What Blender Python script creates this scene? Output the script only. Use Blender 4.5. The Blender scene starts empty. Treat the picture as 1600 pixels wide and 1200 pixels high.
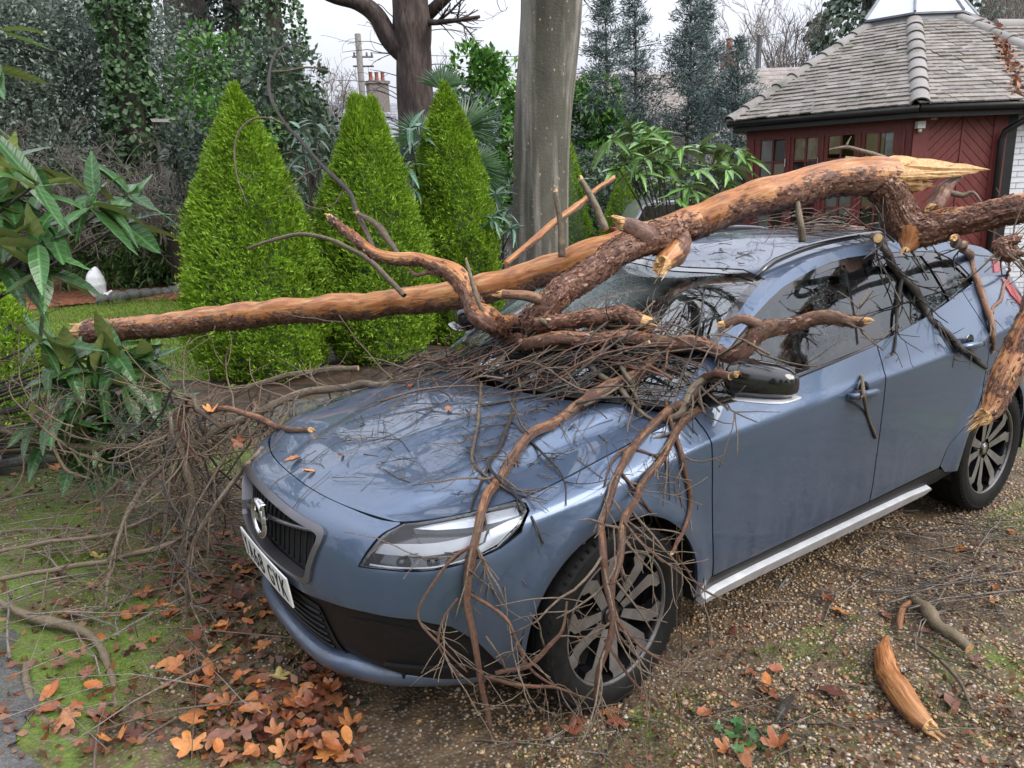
import bpy, bmesh, math, random
import numpy as np
from mathutils import Vector, Matrix, Euler, geometry, noise as mnoise

SC = bpy.context.scene
COL = SC.collection
R_ = math.radians
rnd = random.Random(7)
nrs = np.random.RandomState(11)

# ---------------------------------------------------------------- camera
CAM = np.array([2.9044, 2.5984, 1.7637]); PITCH, YAW, ROLL = -.2521, -2.1715, -.0353
_f = np.array([math.cos(PITCH)*math.cos(YAW), math.cos(PITCH)*math.sin(YAW), math.sin(PITCH)])
_r = np.array([math.sin(YAW), -math.cos(YAW), 0]); _u = np.cross(_r, _f)
RIGHT = _r*math.cos(ROLL)+_u*math.sin(ROLL); UP = -_r*math.sin(ROLL)+_u*math.cos(ROLL); FWD = _f
cam = bpy.data.objects.new('camera', bpy.data.cameras.new('camera')); COL.objects.link(cam)
cam.data.sensor_width = 36; cam.data.lens = 27.0; cam.data.clip_start = .05; cam.data.clip_end = 1500
_m = Matrix.Identity(4)
for i in range(3):
    _m[i][0] = RIGHT[i]; _m[i][1] = UP[i]; _m[i][2] = -FWD[i]; _m[i][3] = CAM[i]
cam.matrix_world = _m
SC.camera = cam
# ---------------------------------------------------------------- sky, sun, exposure
SUN_EL, SUN_AZ = R_(38), R_(115)          # azimuth measured from +X
w = bpy.data.worlds.new('World'); SC.world = w; w.use_nodes = True
nt = w.node_tree; nt.nodes.clear()
_out = nt.nodes.new('ShaderNodeOutputWorld'); _bg = nt.nodes.new('ShaderNodeBackground'); _bg.inputs['Strength'].default_value = .13
_sky = nt.nodes.new('ShaderNodeTexSky'); _sky.sky_type = 'NISHITA'; _sky.sun_disc = False
_sky.sun_elevation = SUN_EL; _sky.sun_rotation = math.pi/2-SUN_AZ; _sky.air_density = 1.0; _sky.dust_density = 4.0
_tc = nt.nodes.new('ShaderNodeTexCoord'); _nz = nt.nodes.new('ShaderNodeTexNoise'); _nz.inputs['Scale'].default_value = 1.6; _nz.inputs['Detail'].default_value = 6
_mp = nt.nodes.new('ShaderNodeMapping'); _mp.inputs['Scale'].default_value = (1, 1, 2.6)
_cr = nt.nodes.new('ShaderNodeValToRGB'); _cr.color_ramp.elements[0].position = .3; _cr.color_ramp.elements[1].position = .72
_cr.color_ramp.elements[0].color = (5.5, 5.7, 6.5, 1); _cr.color_ramp.elements[1].color = (7.4, 7.5, 8.0, 1)
_mx = nt.nodes.new('ShaderNodeMix'); _mx.data_type = 'RGBA'; _mx.inputs[0].default_value = .93
L = nt.links
L.new(_tc.outputs['Generated'], _mp.inputs[0]); L.new(_mp.outputs[0], _nz.inputs[0]); L.new(_nz.outputs[0], _cr.inputs[0])
# an overcast sky is about twice as bright overhead as near the horizon (CIE overcast distribution)
_sx = nt.nodes.new('ShaderNodeSeparateXYZ'); L.new(_tc.outputs['Generated'], _sx.inputs[0])
_mr = nt.nodes.new('ShaderNodeMapRange'); _mr.inputs['From Max'].default_value = 1; _mr.inputs['To Min'].default_value = .31; _mr.inputs['To Max'].default_value = 1.29; L.new(_sx.outputs[2], _mr.inputs['Value'])
_ml = nt.nodes.new('ShaderNodeMix'); _ml.data_type = 'RGBA'; _ml.blend_type = 'MULTIPLY'; _ml.inputs[0].default_value = 1
L.new(_cr.outputs[0], _ml.inputs[6]); L.new(_mr.outputs[0], _ml.inputs[7])
L.new(_sky.outputs[0], _mx.inputs[6]); L.new(_ml.outputs[2], _mx.inputs[7]); L.new(_mx.outputs[2], _bg.inputs[0]); L.new(_bg.outputs[0], _out.inputs[0])
sun = bpy.data.objects.new('sun', bpy.data.lights.new('sun', 'SUN')); COL.objects.link(sun)
sun.data.energy = 1.5; sun.data.angle = R_(45); sun.data.color = (1, .96, .9)
sun.rotation_euler = (math.pi/2-SUN_EL, 0, SUN_AZ+math.pi/2)
SC.view_settings.view_transform = 'Standard'; SC.view_settings.look = 'None'; SC.view_settings.gamma = 1
SC.view_settings.exposure = 1.28; SC.view_settings.use_curve_mapping = False
SC.cycles.max_bounces = 8; SC.cycles.transparent_max_bounces = 12; SC.cycles.caustics_reflective = False; SC.cycles.caustics_refractive = False
SC.cycles.use_denoising = True

# ---------------------------------------------------------------- helpers
def ray(px, py): return RIGHT*(px-800)/1200.-UP*(py-600)/1200.+FWD
def at(px, py, d): return CAM+ray(px, py)*d                 # point at depth d
def on_z(px, py, z): r = ray(px, py); return CAM+r*((z-CAM[2])/r[2])
def ground(px, py): return on_z(px, py, 0.)

def tag(o, label=None, cat=None, group=None, kind=None):
    if label: o['label'] = label
    if cat: o['category'] = cat
    if group: o['group'] = group
    if kind: o['kind'] = kind
    return o
def empty(name, loc=(0, 0, 0), rz=0):
    o = bpy.data.objects.new(name, None); COL.objects.link(o); o.location = loc; o.rotation_euler = (0, 0, rz); o.empty_display_size = .1
    return o
def link(name, me, parent=None, loc=None, rot=None, scale=None):
    o = bpy.data.objects.new(name, me); COL.objects.link(o)
    if parent is not None: o.parent = parent
    if loc is not None: o.location = loc
    if rot is not None: o.rotation_euler = rot
    if scale is not None: o.scale = scale
    return o
def mesh(name, v, f, mat=None, smooth=True, normals=None, mats=None, midx=None):
    me = bpy.data.meshes.new(name)
    v = np.asarray(v, float)
    me.from_pydata(v.tolist(), [], [tuple(int(i) for i in q) for q in f]) if not isinstance(f, np.ndarray) else fast(me, v, f)
    for m in (mats or [mat]): me.materials.append(m)
    if midx is not None: me.polygons.foreach_set('material_index', np.asarray(midx, np.int32))
    if smooth: me.polygons.foreach_set('use_smooth', np.ones(len(me.polygons), bool))
    me.update()
    if normals is not None: me.normals_split_custom_set_from_vertices([tuple(n) for n in normals])
    return me
def fast(me, v, f):
    n, k = f.shape
    me.vertices.add(len(v)); me.vertices.foreach_set('co', v.astype(np.float32).ravel())
    me.loops.add(n*k); me.loops.foreach_set('vertex_index', f.astype(np.int32).ravel())
    me.polygons.add(n); me.polygons.foreach_set('loop_start', np.arange(0, n*k, k, dtype=np.int32))
    me.update(calc_edges=True)
def obj(name, v, f, mat, parent=None, **k): return link(name, mesh(name, v, f, mat, **k), parent)
def bmobj(name, bm, mat, parent=None, smooth=True, angle=None):
    me = bpy.data.meshes.new(name); bm.to_mesh(me); bm.free()
    for m in (mat if isinstance(mat, (list, tuple)) else [mat]): me.materials.append(m)
    if smooth: me.polygons.foreach_set('use_smooth', np.ones(len(me.polygons), bool))
    if angle: me.set_sharp_from_angle(angle=R_(angle))
    return link(name, me, parent)
class MB:                                                     # collects vertices and faces
    def __init__(s): s.v = []; s.f = []; s.m = []
    def add(s, v, f, m=0):
        b = len(s.v); s.v.extend([tuple(p) for p in v]); s.f.extend([tuple(i+b for i in q) for q in f]); s.m.extend([m]*len(f))
    def box(s, c, d, rot=None, m=0):
        c = Vector(c); v = [Vector((x*d[0]/2, y*d[1]/2, z*d[2]/2)) for x in (-1, 1) for y in (-1, 1) for z in (-1, 1)]
        if rot is not None: v = [rot @ p for p in v]
        s.add([p+c for p in v], [(0, 1, 3, 2), (4, 6, 7, 5), (0, 4, 5, 1), (2, 3, 7, 6), (0, 2, 6, 4), (1, 5, 7, 3)], m)
    def tube(s, P, rad, n=6, caps=True, m=0, ph=0.):
        v, f = tube(P, rad, n, caps, ph); s.add(v, f, m)
    def lathe(s, prof, n=24, axis=2, c=(0, 0, 0), m=0):
        v = []; k = len(prof)
        for i in range(n):
            a = 2*math.pi*i/n
            for r, h in prof:
                p = [r*math.cos(a), r*math.sin(a), h]
                if axis == 1: p = [p[0], p[2], p[1]]
                if axis == 0: p = [p[2], p[0], p[1]]
                v.append((p[0]+c[0], p[1]+c[1], p[2]+c[2]))
        f = [(i*k+j, ((i+1) % n)*k+j, ((i+1) % n)*k+j+1, i*k+j+1) for i in range(n) for j in range(k-1)]
        s.add(v, f, m)
    def mesh(s, name, mats, smooth=False): 
        return mesh(name, s.v, s.f, smooth=smooth, mats=mats if isinstance(mats, (list, tuple)) else [mats], midx=s.m)
    def build(s, name, mats, parent=None, smooth=False, angle=None, bevel=0):
        me = s.mesh(name, mats, smooth)
        if bevel:
            bm = bmesh.new(); bm.from_mesh(me); bmesh.ops.bevel(bm, geom=bm.edges[:], offset=bevel, segments=1, affect='EDGES', clamp_overlap=True); bm.to_mesh(me); bm.free()
        if angle: me.set_sharp_from_angle(angle=R_(angle))
        return link(name, me, parent)
def tube(P, rad, n=6, caps=True, ph=0.):
    P = np.asarray(P, float); k = len(P); rad = np.broadcast_to(np.asarray(rad, float), (k,))
    T = np.gradient(P, axis=0); T /= np.linalg.norm(T, axis=1)[:, None]+1e-12
    a = np.array([0, 0, 1.]) if abs(T[0][2]) < .9 else np.array([1., 0, 0])
    N = np.cross(T[0], a); N /= np.linalg.norm(N); v = np.empty((k, n, 3)); an = np.arange(n)*2*math.pi/n+ph
    for i in range(k):
        N = N-T[i]*(N@T[i]); N /= np.linalg.norm(N)+1e-12; Bn = np.cross(T[i], N)
        v[i] = P[i]+rad[i]*(np.cos(an)[:, None]*N+np.sin(an)[:, None]*Bn)
    f = [(i*n+j, i*n+(j+1) % n, (i+1)*n+(j+1) % n, (i+1)*n+j) for i in range(k-1) for j in range(n)]
    v = v.reshape(-1, 3).tolist()
    if caps: f.append(tuple(range(n-1, -1, -1))); f.append(tuple((k-1)*n+j for j in range(n)))
    return v, f
def crspline(P, m=6):                                         # Catmull-Rom through points (any dimension)
    P = np.asarray(P, float); Q = np.vstack([2*P[0]-P[1], P, 2*P[-1]-P[-2]]); out = []
    for i in range(1, len(Q)-2):
        for t in np.arange(m)/m:
            out.append(.5*((2*Q[i])+(Q[i+1]-Q[i-1])*t+(2*Q[i-1]-5*Q[i]+4*Q[i+1]-Q[i+2])*t*t+(3*Q[i]-Q[i-1]-3*Q[i+1]+Q[i+2])*t**3))
    out.append(Q[-2]); return np.array(out)

# ---------------------------------------------------------------- materials
class NM:
    def __init__(s, name):
        s.m = bpy.data.materials.new(name); s.m.use_nodes = True; s.t = s.m.node_tree; s.b = s.t.nodes['Principled BSDF']; s.o = s.t.nodes['Material Output']
    def n(s, ty, **k):
        x = s.t.nodes.new(ty)
        for a, b in k.items():
            if a.startswith('_'): x.inputs[int(a[1:]) if a[1:].isdigit() else a[1:].replace('_', ' ')].default_value = b
            else: setattr(x, a, b)
        return x
    def l(s, a, b): s.t.links.new(a, b)
    def coord(s, kind='Object', scale=(1, 1, 1)):
        c = s.n('ShaderNodeTexCoord'); m = s.n('ShaderNodeMapping'); m.inputs['Scale'].default_value = scale; s.l(c.outputs[kind], m.inputs[0]); return m.outputs[0]
    def noise(s, co, scale, detail=5, rough=.55, dist=0.):
        x = s.n('ShaderNodeTexNoise'); x.inputs['Scale'].default_value = scale; x.inputs['Detail'].default_value = detail; x.inputs['Roughness'].default_value = rough; x.inputs['Distortion'].default_value = dist
        if co is not None: s.l(co, x.inputs['Vector'])
        return x.outputs[0]
    def vor(s, co, scale, feature='F1', out=0, rand=1.):
        x = s.n('ShaderNodeTexVoronoi'); x.feature = feature; x.inputs['Scale'].default_value = scale; x.inputs['Randomness'].default_value = rand
        if co is not None: s.l(co, x.inputs['Vector'])
        return x.outputs[out]
    def ramp(s, fac, stops, interp='LINEAR'):
        x = s.n('ShaderNodeValToRGB'); r = x.color_ramp; r.interpolation = interp
        while len(r.elements) < len(stops): r.elements.new(.5)
        for e, (p, c) in zip(r.elements, stops):
            e.position = p; e.color = (c, c, c, 1) if isinstance(c, (int, float)) else (*c[:3], 1)
        s.l(fac, x.inputs[0]); return x.outputs[0]
    def mix(s, fac, a, b, mode='MIX'):
        x = s.n('ShaderNodeMix', data_type='RGBA', blend_type=mode)
        for k, v in ((0, fac), (6, a), (7, b)):
            if isinstance(v, (int, float)): x.inputs[k].default_value = v if k == 0 else (v, v, v, 1)
            elif isinstance(v, tuple): x.inputs[k].default_value = (*v[:3], 1)
            else: s.l(v, x.inputs[k])
        return x.outputs[2]
    def math(s, op, a, b=None):
        x = s.n('ShaderNodeMath', operation=op)
        for i, v in enumerate((a, b)):
            if v is None: continue
            if isinstance(v, (int, float)): x.inputs[i].default_value = v
            else: s.l(v, x.inputs[i])
        return x.outputs[0]
    def bump(s, h, strength=.4, dist=.01, prev=None):
        x = s.n('ShaderNodeBump'); x.inputs['Strength'].default_value = strength; x.inputs['Distance'].default_value = dist; s.l(h, x.inputs['Height'])
        if prev is not None: s.l(prev, x.inputs['Normal'])
        s.l(x.outputs[0], s.b.inputs['Normal']); return x.outputs[0]
    def set(s, **k):
        for a, v in k.items():
            i = s.b.inputs[a.replace('_', ' ')]
            if isinstance(v, (int, float)): i.default_value = v
            elif isinstance(v, tuple): i.default_value = (*v[:3], 1)
            else: s.l(v, i)
        return s
def simple(name, col, rough=.5, metal=0., var=.15, scale=20., bump=0., coat=0., spec=.5):
    n = NM(name); co = n.coord(); f = n.noise(co, scale, 4)
    n.set(Base_Color=n.mix(1., n.ramp(f, [(.3, 1-var), (.7, 1+var)]), col, 'MULTIPLY'), Roughness=rough, Metallic=metal, Coat_Weight=coat, Specular_IOR_Level=spec)
    if bump: n.bump(f, bump, .01)
    return n.m
def leafmat(name, cols, rough=.45, trans=.25, coat=0., obj_rand=True, nscale=3.):
    # foliage: colour varies leaf by leaf through the per-island random value
    n = NM(name); g = n.n('ShaderNodeNewGeometry'); co = n.coord()
    c = n.ramp(g.outputs['Random Per Island'], [(i/(len(cols)-1) if len(cols) > 1 else 0, x) for i, x in enumerate(cols)])
    c = n.mix(1., c, n.ramp(n.noise(co, nscale, 3), [(.3, .72), (.7, 1.25)]), 'MULTIPLY')
    n.set(Base_Color=c, Roughness=rough, Coat_Weight=coat)
    if trans:
        t = n.n('ShaderNodeBsdfTranslucent'); n.l(c, t.inputs[0]); m = n.n('ShaderNodeMixShader'); m.inputs[0].default_value = trans
        n.l(n.b.outputs[0], m.inputs[1]); n.l(t.outputs[0], m.inputs[2]); n.l(m.outputs[0], n.o.inputs[0])
    return n.m
# ---------------------------------------------------------------- ground
def ground_mat():
    n = NM('gravel_and_moss'); co = n.coord()
    v = n.n('ShaderNodeTexVoronoi'); v.inputs['Scale'].default_value = 70; n.l(co, v.inputs['Vector'])
    sep = n.n('ShaderNodeSeparateColor'); n.l(v.outputs['Color'], sep.inputs[0])
    stone = n.ramp(sep.outputs[0], [(0, (.035, .028, .02)), (.25, (.10, .075, .05)), (.5, (.19, .15, .10)), (.75, (.14, .115, .095)), (1, (.30, .26, .21))])
    soil = n.mix(n.ramp(n.noise(co, 9, 6, .7), [(.35, 0.), (.7, 1.)]), (.024, .016, .009), (.145, .092, .046))
    base = n.mix(n.ramp(v.outputs['Distance'], [(.25, 0.), (.55, 1.)]), stone, soil)
    dirt = n.ramp(n.noise(co, 1.3, 7, .65, .3), [(.42, 0.), (.66, .8)])
    base = n.mix(dirt, base, soil)
    # moss where the drive is rarely driven on: patches of its own shape
    sx = n.n('ShaderNodeSeparateXYZ'); n.l(n.coord(), sx.inputs[0])
    big = n.noise(co, .9, 6, .68, .5); fine = n.noise(co, 14, 6, .75)
    front = n.ramp(n.math('MULTIPLY', sx.outputs[0], .25), [(.40, 0.), (.60, .06)])
    mm = n.math('ADD', n.math('ADD', big, n.math('MULTIPLY', fine, .35)), front)
    inx = n.math('MULTIPLY', n.math('LESS_THAN', n.math('ABSOLUTE', sx.outputs[0]), 2.3), n.math('LESS_THAN', n.math('ABSOLUTE', sx.outputs[1]), .92))   # no moss under the parked car; bare soil colour also deepens its shadow
    moss = n.math('MULTIPLY', n.ramp(mm, [(.69, 0.), (.80, .92)]), n.math('SUBTRACT', 1., inx))
    mc = n.ramp(n.noise(co, 60, 5, .8), [(.25, (.028, .050, .006)), (.55, (.095, .155, .012)), (.8, (.18, .25, .025))])
    col = n.mix(moss, base, mc)
    far = n.ramp(n.math('MULTIPLY', sx.outputs[1], -.1), [(.33, 0.), (.42, 1.)])      # planting beds behind the kerb
    bed = n.mix(n.ramp(n.noise(co, 5, 8, .7), [(.4, 0.), (.65, 1.)]), (.016, .013, .010), (.085, .045, .026))
    col = n.mix(far, col, bed)
    n.set(Base_Color=col, Roughness=n.ramp(n.noise(co, 6, 3), [(.35, .55), (.65, .9)]))
    h = n.math('ADD', n.ramp(v.outputs['Distance'], [(0, 1.), (.6, 0.)]), n.math('MULTIPLY', fine, .8))
    n.bump(h, .55, .008)
    return n.m
M_GROUND = ground_mat()
gx = np.unique(np.concatenate([np.linspace(-260, -12, 26), np.arange(-12, 8, .16), np.linspace(8, 160, 18)])); gy = np.unique(np.concatenate([np.linspace(-260, -14, 24), np.arange(-14, 7, .16), np.linspace(7, 160, 18)]))
X, Y = np.meshgrid(gx, gy, indexing='ij')
def gz(x, y):
    z = .020*np.sin(x*2.3+1.1)*np.cos(y*1.9)+.014*np.sin(x*5.1+y*3.7)+.008*np.sin(x*11+2)*np.sin(y*9.5)
    d = np.maximum(np.abs(x)-2.0, 0)+np.maximum(np.abs(y)-.98, 0)
    return z*np.clip(d/.5, 0, 1)-.004
Z = gz(X, Y); nx, ny = X.shape
idx = np.arange(nx*ny).reshape(nx, ny)
gf = np.stack([idx[:-1, :-1].ravel(), idx[1:, :-1].ravel(), idx[1:, 1:].ravel(), idx[:-1, 1:].ravel()], -1)
tag(obj('ground', np.stack([X.ravel(), Y.ravel(), Z.ravel()], -1), gf, M_GROUND), kind='structure')
# old tarmac strip by the drive edge
def tar_mat():
    n = NM('worn_tarmac'); co = n.coord(); v = n.vor(co, 140, out=1); f = n.noise(co, 7, 7, .7); sep = n.n('ShaderNodeSeparateColor'); n.l(v, sep.inputs[0])
    c = n.mix(n.ramp(f, [(.35, 0.), (.7, 1.)]), (.035, .035, .036), (.10, .095, .088)); c = n.mix(.35, c, n.ramp(sep.outputs[0], [(0, .02), (1, .18)]))
    c = n.mix(n.ramp(n.noise(co, 3.1, 6, .7), [(.52, 0.), (.66, .8)]), c, (.035, .05, .012))
    n.set(Base_Color=c, Roughness=.75); n.bump(n.vor(co, 140), .5, .006); return n.m
tv = [(2.92, 1.6), (2.95, .9), (2.99, .3), (3.02, -.2), (3.02, -.7), (3.08, -1.2), (3.16, -1.6), (3.2, -2.0)]
tw_ = [(4.6, 1.6), (4.6, .9), (4.6, .3), (4.6, -.2), (4.6, -.7), (4.6, -1.2), (4.6, -1.6), (4.6, -2.0)]
a_ = crspline([(x, y) for x, y in tv], 10); a_[:, 0] += .03*np.sin(np.arange(len(a_))*.5)+.02*np.sin(np.arange(len(a_))*.9)
vv = []; NC = 24
for (x, y) in a_:
    for k in range(NC+1):
        xx = x+(4.6-x)*k/NC; vv.append((xx, y, float(gz(np.array(xx), np.array(y)))+.002+.006*min(1, k/2)))
M1 = NC+1
tag(obj('tarmac_path', vv, [(i*M1+j, i*M1+j+1, (i+1)*M1+j+1, (i+1)*M1+j) for i in range(len(a_)-1) for j in range(NC)], tar_mat()), kind='structure')
# lawn behind the beds
def lawn_mat():
    n = NM('lawn_grass'); co = n.coord(); c = n.ramp(n.noise(co, 3, 6, .7), [(.3, (.09, .14, .015)), (.6, (.16, .24, .03)), (.8, (.22, .28, .05))])
    n.set(Base_Color=n.mix(1., c, n.ramp(n.noise(co, 90, 4), [(.3, .6), (.7, 1.3)]), 'MULTIPLY'), Roughness=.9); n.bump(n.noise(co, 120, 4), .6, .02); return n.m
lo_ = [(3.2, -5.5), (2.0, -5.35), (1.3, -5.3), (.4, -5.6), (-.6, -6.0), (-1.6, -6.6), (-1.9, -8), (-1.4, -10.2), (-.2, -11.6), (.8, -12.3), (2.2, -12.6), (4.5, -12.4), (5.5, -9), (4.5, -6)]
lp = smooth_poly0 = None
def ring_sheet(name, pts, z, mat, m=5):
    P = np.asarray(pts, float); n = len(P); out = []
    for i in range(n):
        a, b, c, d = P[i-1], P[i], P[(i+1) % n], P[(i+2) % n]
        for t in np.arange(m)/m: out.append(.5*((2*b)+(c-a)*t+(2*a-5*b+4*c-d)*t*t+(3*b-a-3*c+d)*t**3))
    out = np.array(out); c = out.mean(0)
    rings = [out*k+c*(1-k) for k in (1., .85, .6, .3)]
    v = [(x, y, z+(.03 if i else -.02)) for i, r in enumerate(rings) for x, y in r]+[(c[0], c[1], z+.03)]; N = len(out)
    f = [(i*N+j, i*N+(j+1) % N, (i+1)*N+(j+1) % N, (i+1)*N+j) for i in range(3) for j in range(N)]+[(3*N+j, 3*N+(j+1) % N, 4*N) for j in range(N)]
    return obj(name, v, f, mat)
tag(ring_sheet('lawn', lo_, .02, lawn_mat()), kind='structure')
# bed of fallen leaves at the far side of the lawn
def litter_mat():
    n = NM('leaf_litter'); co = n.coord(); v = n.n('ShaderNodeTexVoronoi'); v.inputs['Scale'].default_value = 14; n.l(co, v.inputs['Vector']); sep = n.n('ShaderNodeSeparateColor'); n.l(v.outputs['Color'], sep.inputs[0])
    n.set(Base_Color=n.ramp(sep.outputs[0], [(0, (.05, .02, .012)), (.4, (.16, .05, .022)), (.8, (.24, .085, .035)), (1, (.3, .14, .06))]), Roughness=.75); n.bump(v.outputs['Distance'], .8, .04); return n.m
tag(ring_sheet('leaf_bed', [(3.6, -12.9), (1.5, -12.9), (.2, -12.2), (-1.2, -11.2), (-2.6, -12.6), (-2.4, -17), (1, -19), (4, -18)], .03, litter_mat()), kind='structure')
# grey drive by the pavilion
tag(ring_sheet('side_drive', [(-2.2, -3), (-2.4, -6), (-5.5, -9), (-9, -13), (-12, -15), (-15, -14), (-12, -8.8), (-9, -8.4), (-6.2, -6), (-6.0, -3), (-5, 0), (-3.2, 0)], .004, tar_mat()), kind='structure')
# stone kerb between drive and bed: single stones
M_KERB = None
def kerb_mat():
    n = NM('mossy_kerb_stone'); co = n.coord(); c = n.mix(n.ramp(n.noise(co, 12, 6, .7), [(.4, 0.), (.65, 1.)]), (.06, .06, .062), (.17, .165, .16))
    n.set(Base_Color=n.mix(n.ramp(n.noise(co, 5, 6, .7), [(.48, 0.), (.62, .8)]), c, (.05, .07, .015)), Roughness=.8); n.bump(n.noise(co, 25, 6, .7), .8, .02); return n.m
M_KERB = kerb_mat()
kp = crspline([(4.3, -3.75), (3.6, -3.55), (3.0, -3.38), (2.45, -3.25), (1.95, -3.18), (1.3, -3.2), (.6, -3.3), (-.4, -3.35), (-1.6, -3.3), (-2.6, -3.2)], 3)
kerb = empty('kerb', (kp[0][0], kp[0][1], 0)); tag(kerb, kind='structure')
for i in range(len(kp)-1):
    a, b = kp[i], kp[i+1]; c = (a+b)/2; L_ = np.linalg.norm(b-a)
    bm = bmesh.new(); bmesh.ops.create_cube(bm, size=1); bmesh.ops.scale(bm, vec=(L_*.95, .15, .24), verts=bm.verts)
    bmesh.ops.bevel(bm, geom=bm.edges[:], offset=.03, segments=2, affect='EDGES')
    bmesh.ops.subdivide_edges(bm, edges=bm.edges[:], cuts=1)
    for v in bm.verts: v.co += mnoise.noise_vector(v.co*7+Vector((i*3.1, 0, 0)))*.012
    o = bmobj('kerb_stone', bm, M_KERB, kerb); o.location = (c[0]-kp[0][0], c[1]-kp[0][1], .03+.012*math.sin(i*2.1)); o.rotation_euler = (rnd.uniform(-.05, .05), rnd.uniform(-.03, .03), math.atan2(b[1]-a[1], b[0]-a[0]))
# ---------------------------------------------------------------- car surfaces
def nat_spline(T, P):
    T = np.asarray(T, float); P = np.asarray(P, float); n = len(T); h = np.diff(T)
    A = np.eye(n); b = np.zeros(P.shape)
    for i in range(1, n-1):
        A[i, i-1] = h[i-1]; A[i, i] = 2*(h[i-1]+h[i]); A[i, i+1] = h[i]
        b[i] = 6*((P[i+1]-P[i])/h[i]-(P[i]-P[i-1])/h[i-1])
    M = np.linalg.solve(A, b)
    def f(t):
        t = np.clip(np.asarray(t, float), T[0], T[-1]); i = np.clip(np.searchsorted(T, t)-1, 0, n-2)
        a = (T[i+1]-t); c = (t-T[i]); hh = h[i]
        if P.ndim > 1: a = a[..., None]; c = c[..., None]; hh = hh[..., None]
        return (M[i]*a**3+M[i+1]*c**3)/(6*hh)+(P[i]/hh-M[i]*hh/6)*a+(P[i+1]/hh-M[i+1]*hh/6)*c
    return f
def pchip_cols(T, P, t):
    # T (n,), P (m,n,3) -> values at t (m,)
    h = np.diff(T); d = np.diff(P, axis=1)/h[None, :, None]
    m = np.zeros_like(P)
    same = d[:, 1:]*d[:, :-1] > 0
    w1 = (2*h[1:]+h[:-1])[None, :, None]; w2 = (h[1:]+2*h[:-1])[None, :, None]
    with np.errstate(divide='ignore', invalid='ignore'):
        hm = (w1+w2)/(w1/d[:, :-1]+w2/d[:, 1:])
    m[:, 1:-1] = np.where(same, hm, 0)
    m[:, 0] = d[:, 0]; m[:, -1] = d[:, -1]
    t = np.clip(t, T[0], T[-1]); i = np.clip(np.searchsorted(T, t)-1, 0, len(T)-2); k = np.arange(len(t))
    hh = h[i][:, None]; s = ((t-T[i])/h[i])[:, None]
    return ((1+2*s)*(1-s)**2*P[k, i]+s*(1-s)**2*hh*m[k, i]+s*s*(3-2*s)*P[k, i+1]+s*s*(s-1)*hh*m[k, i+1])
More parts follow.
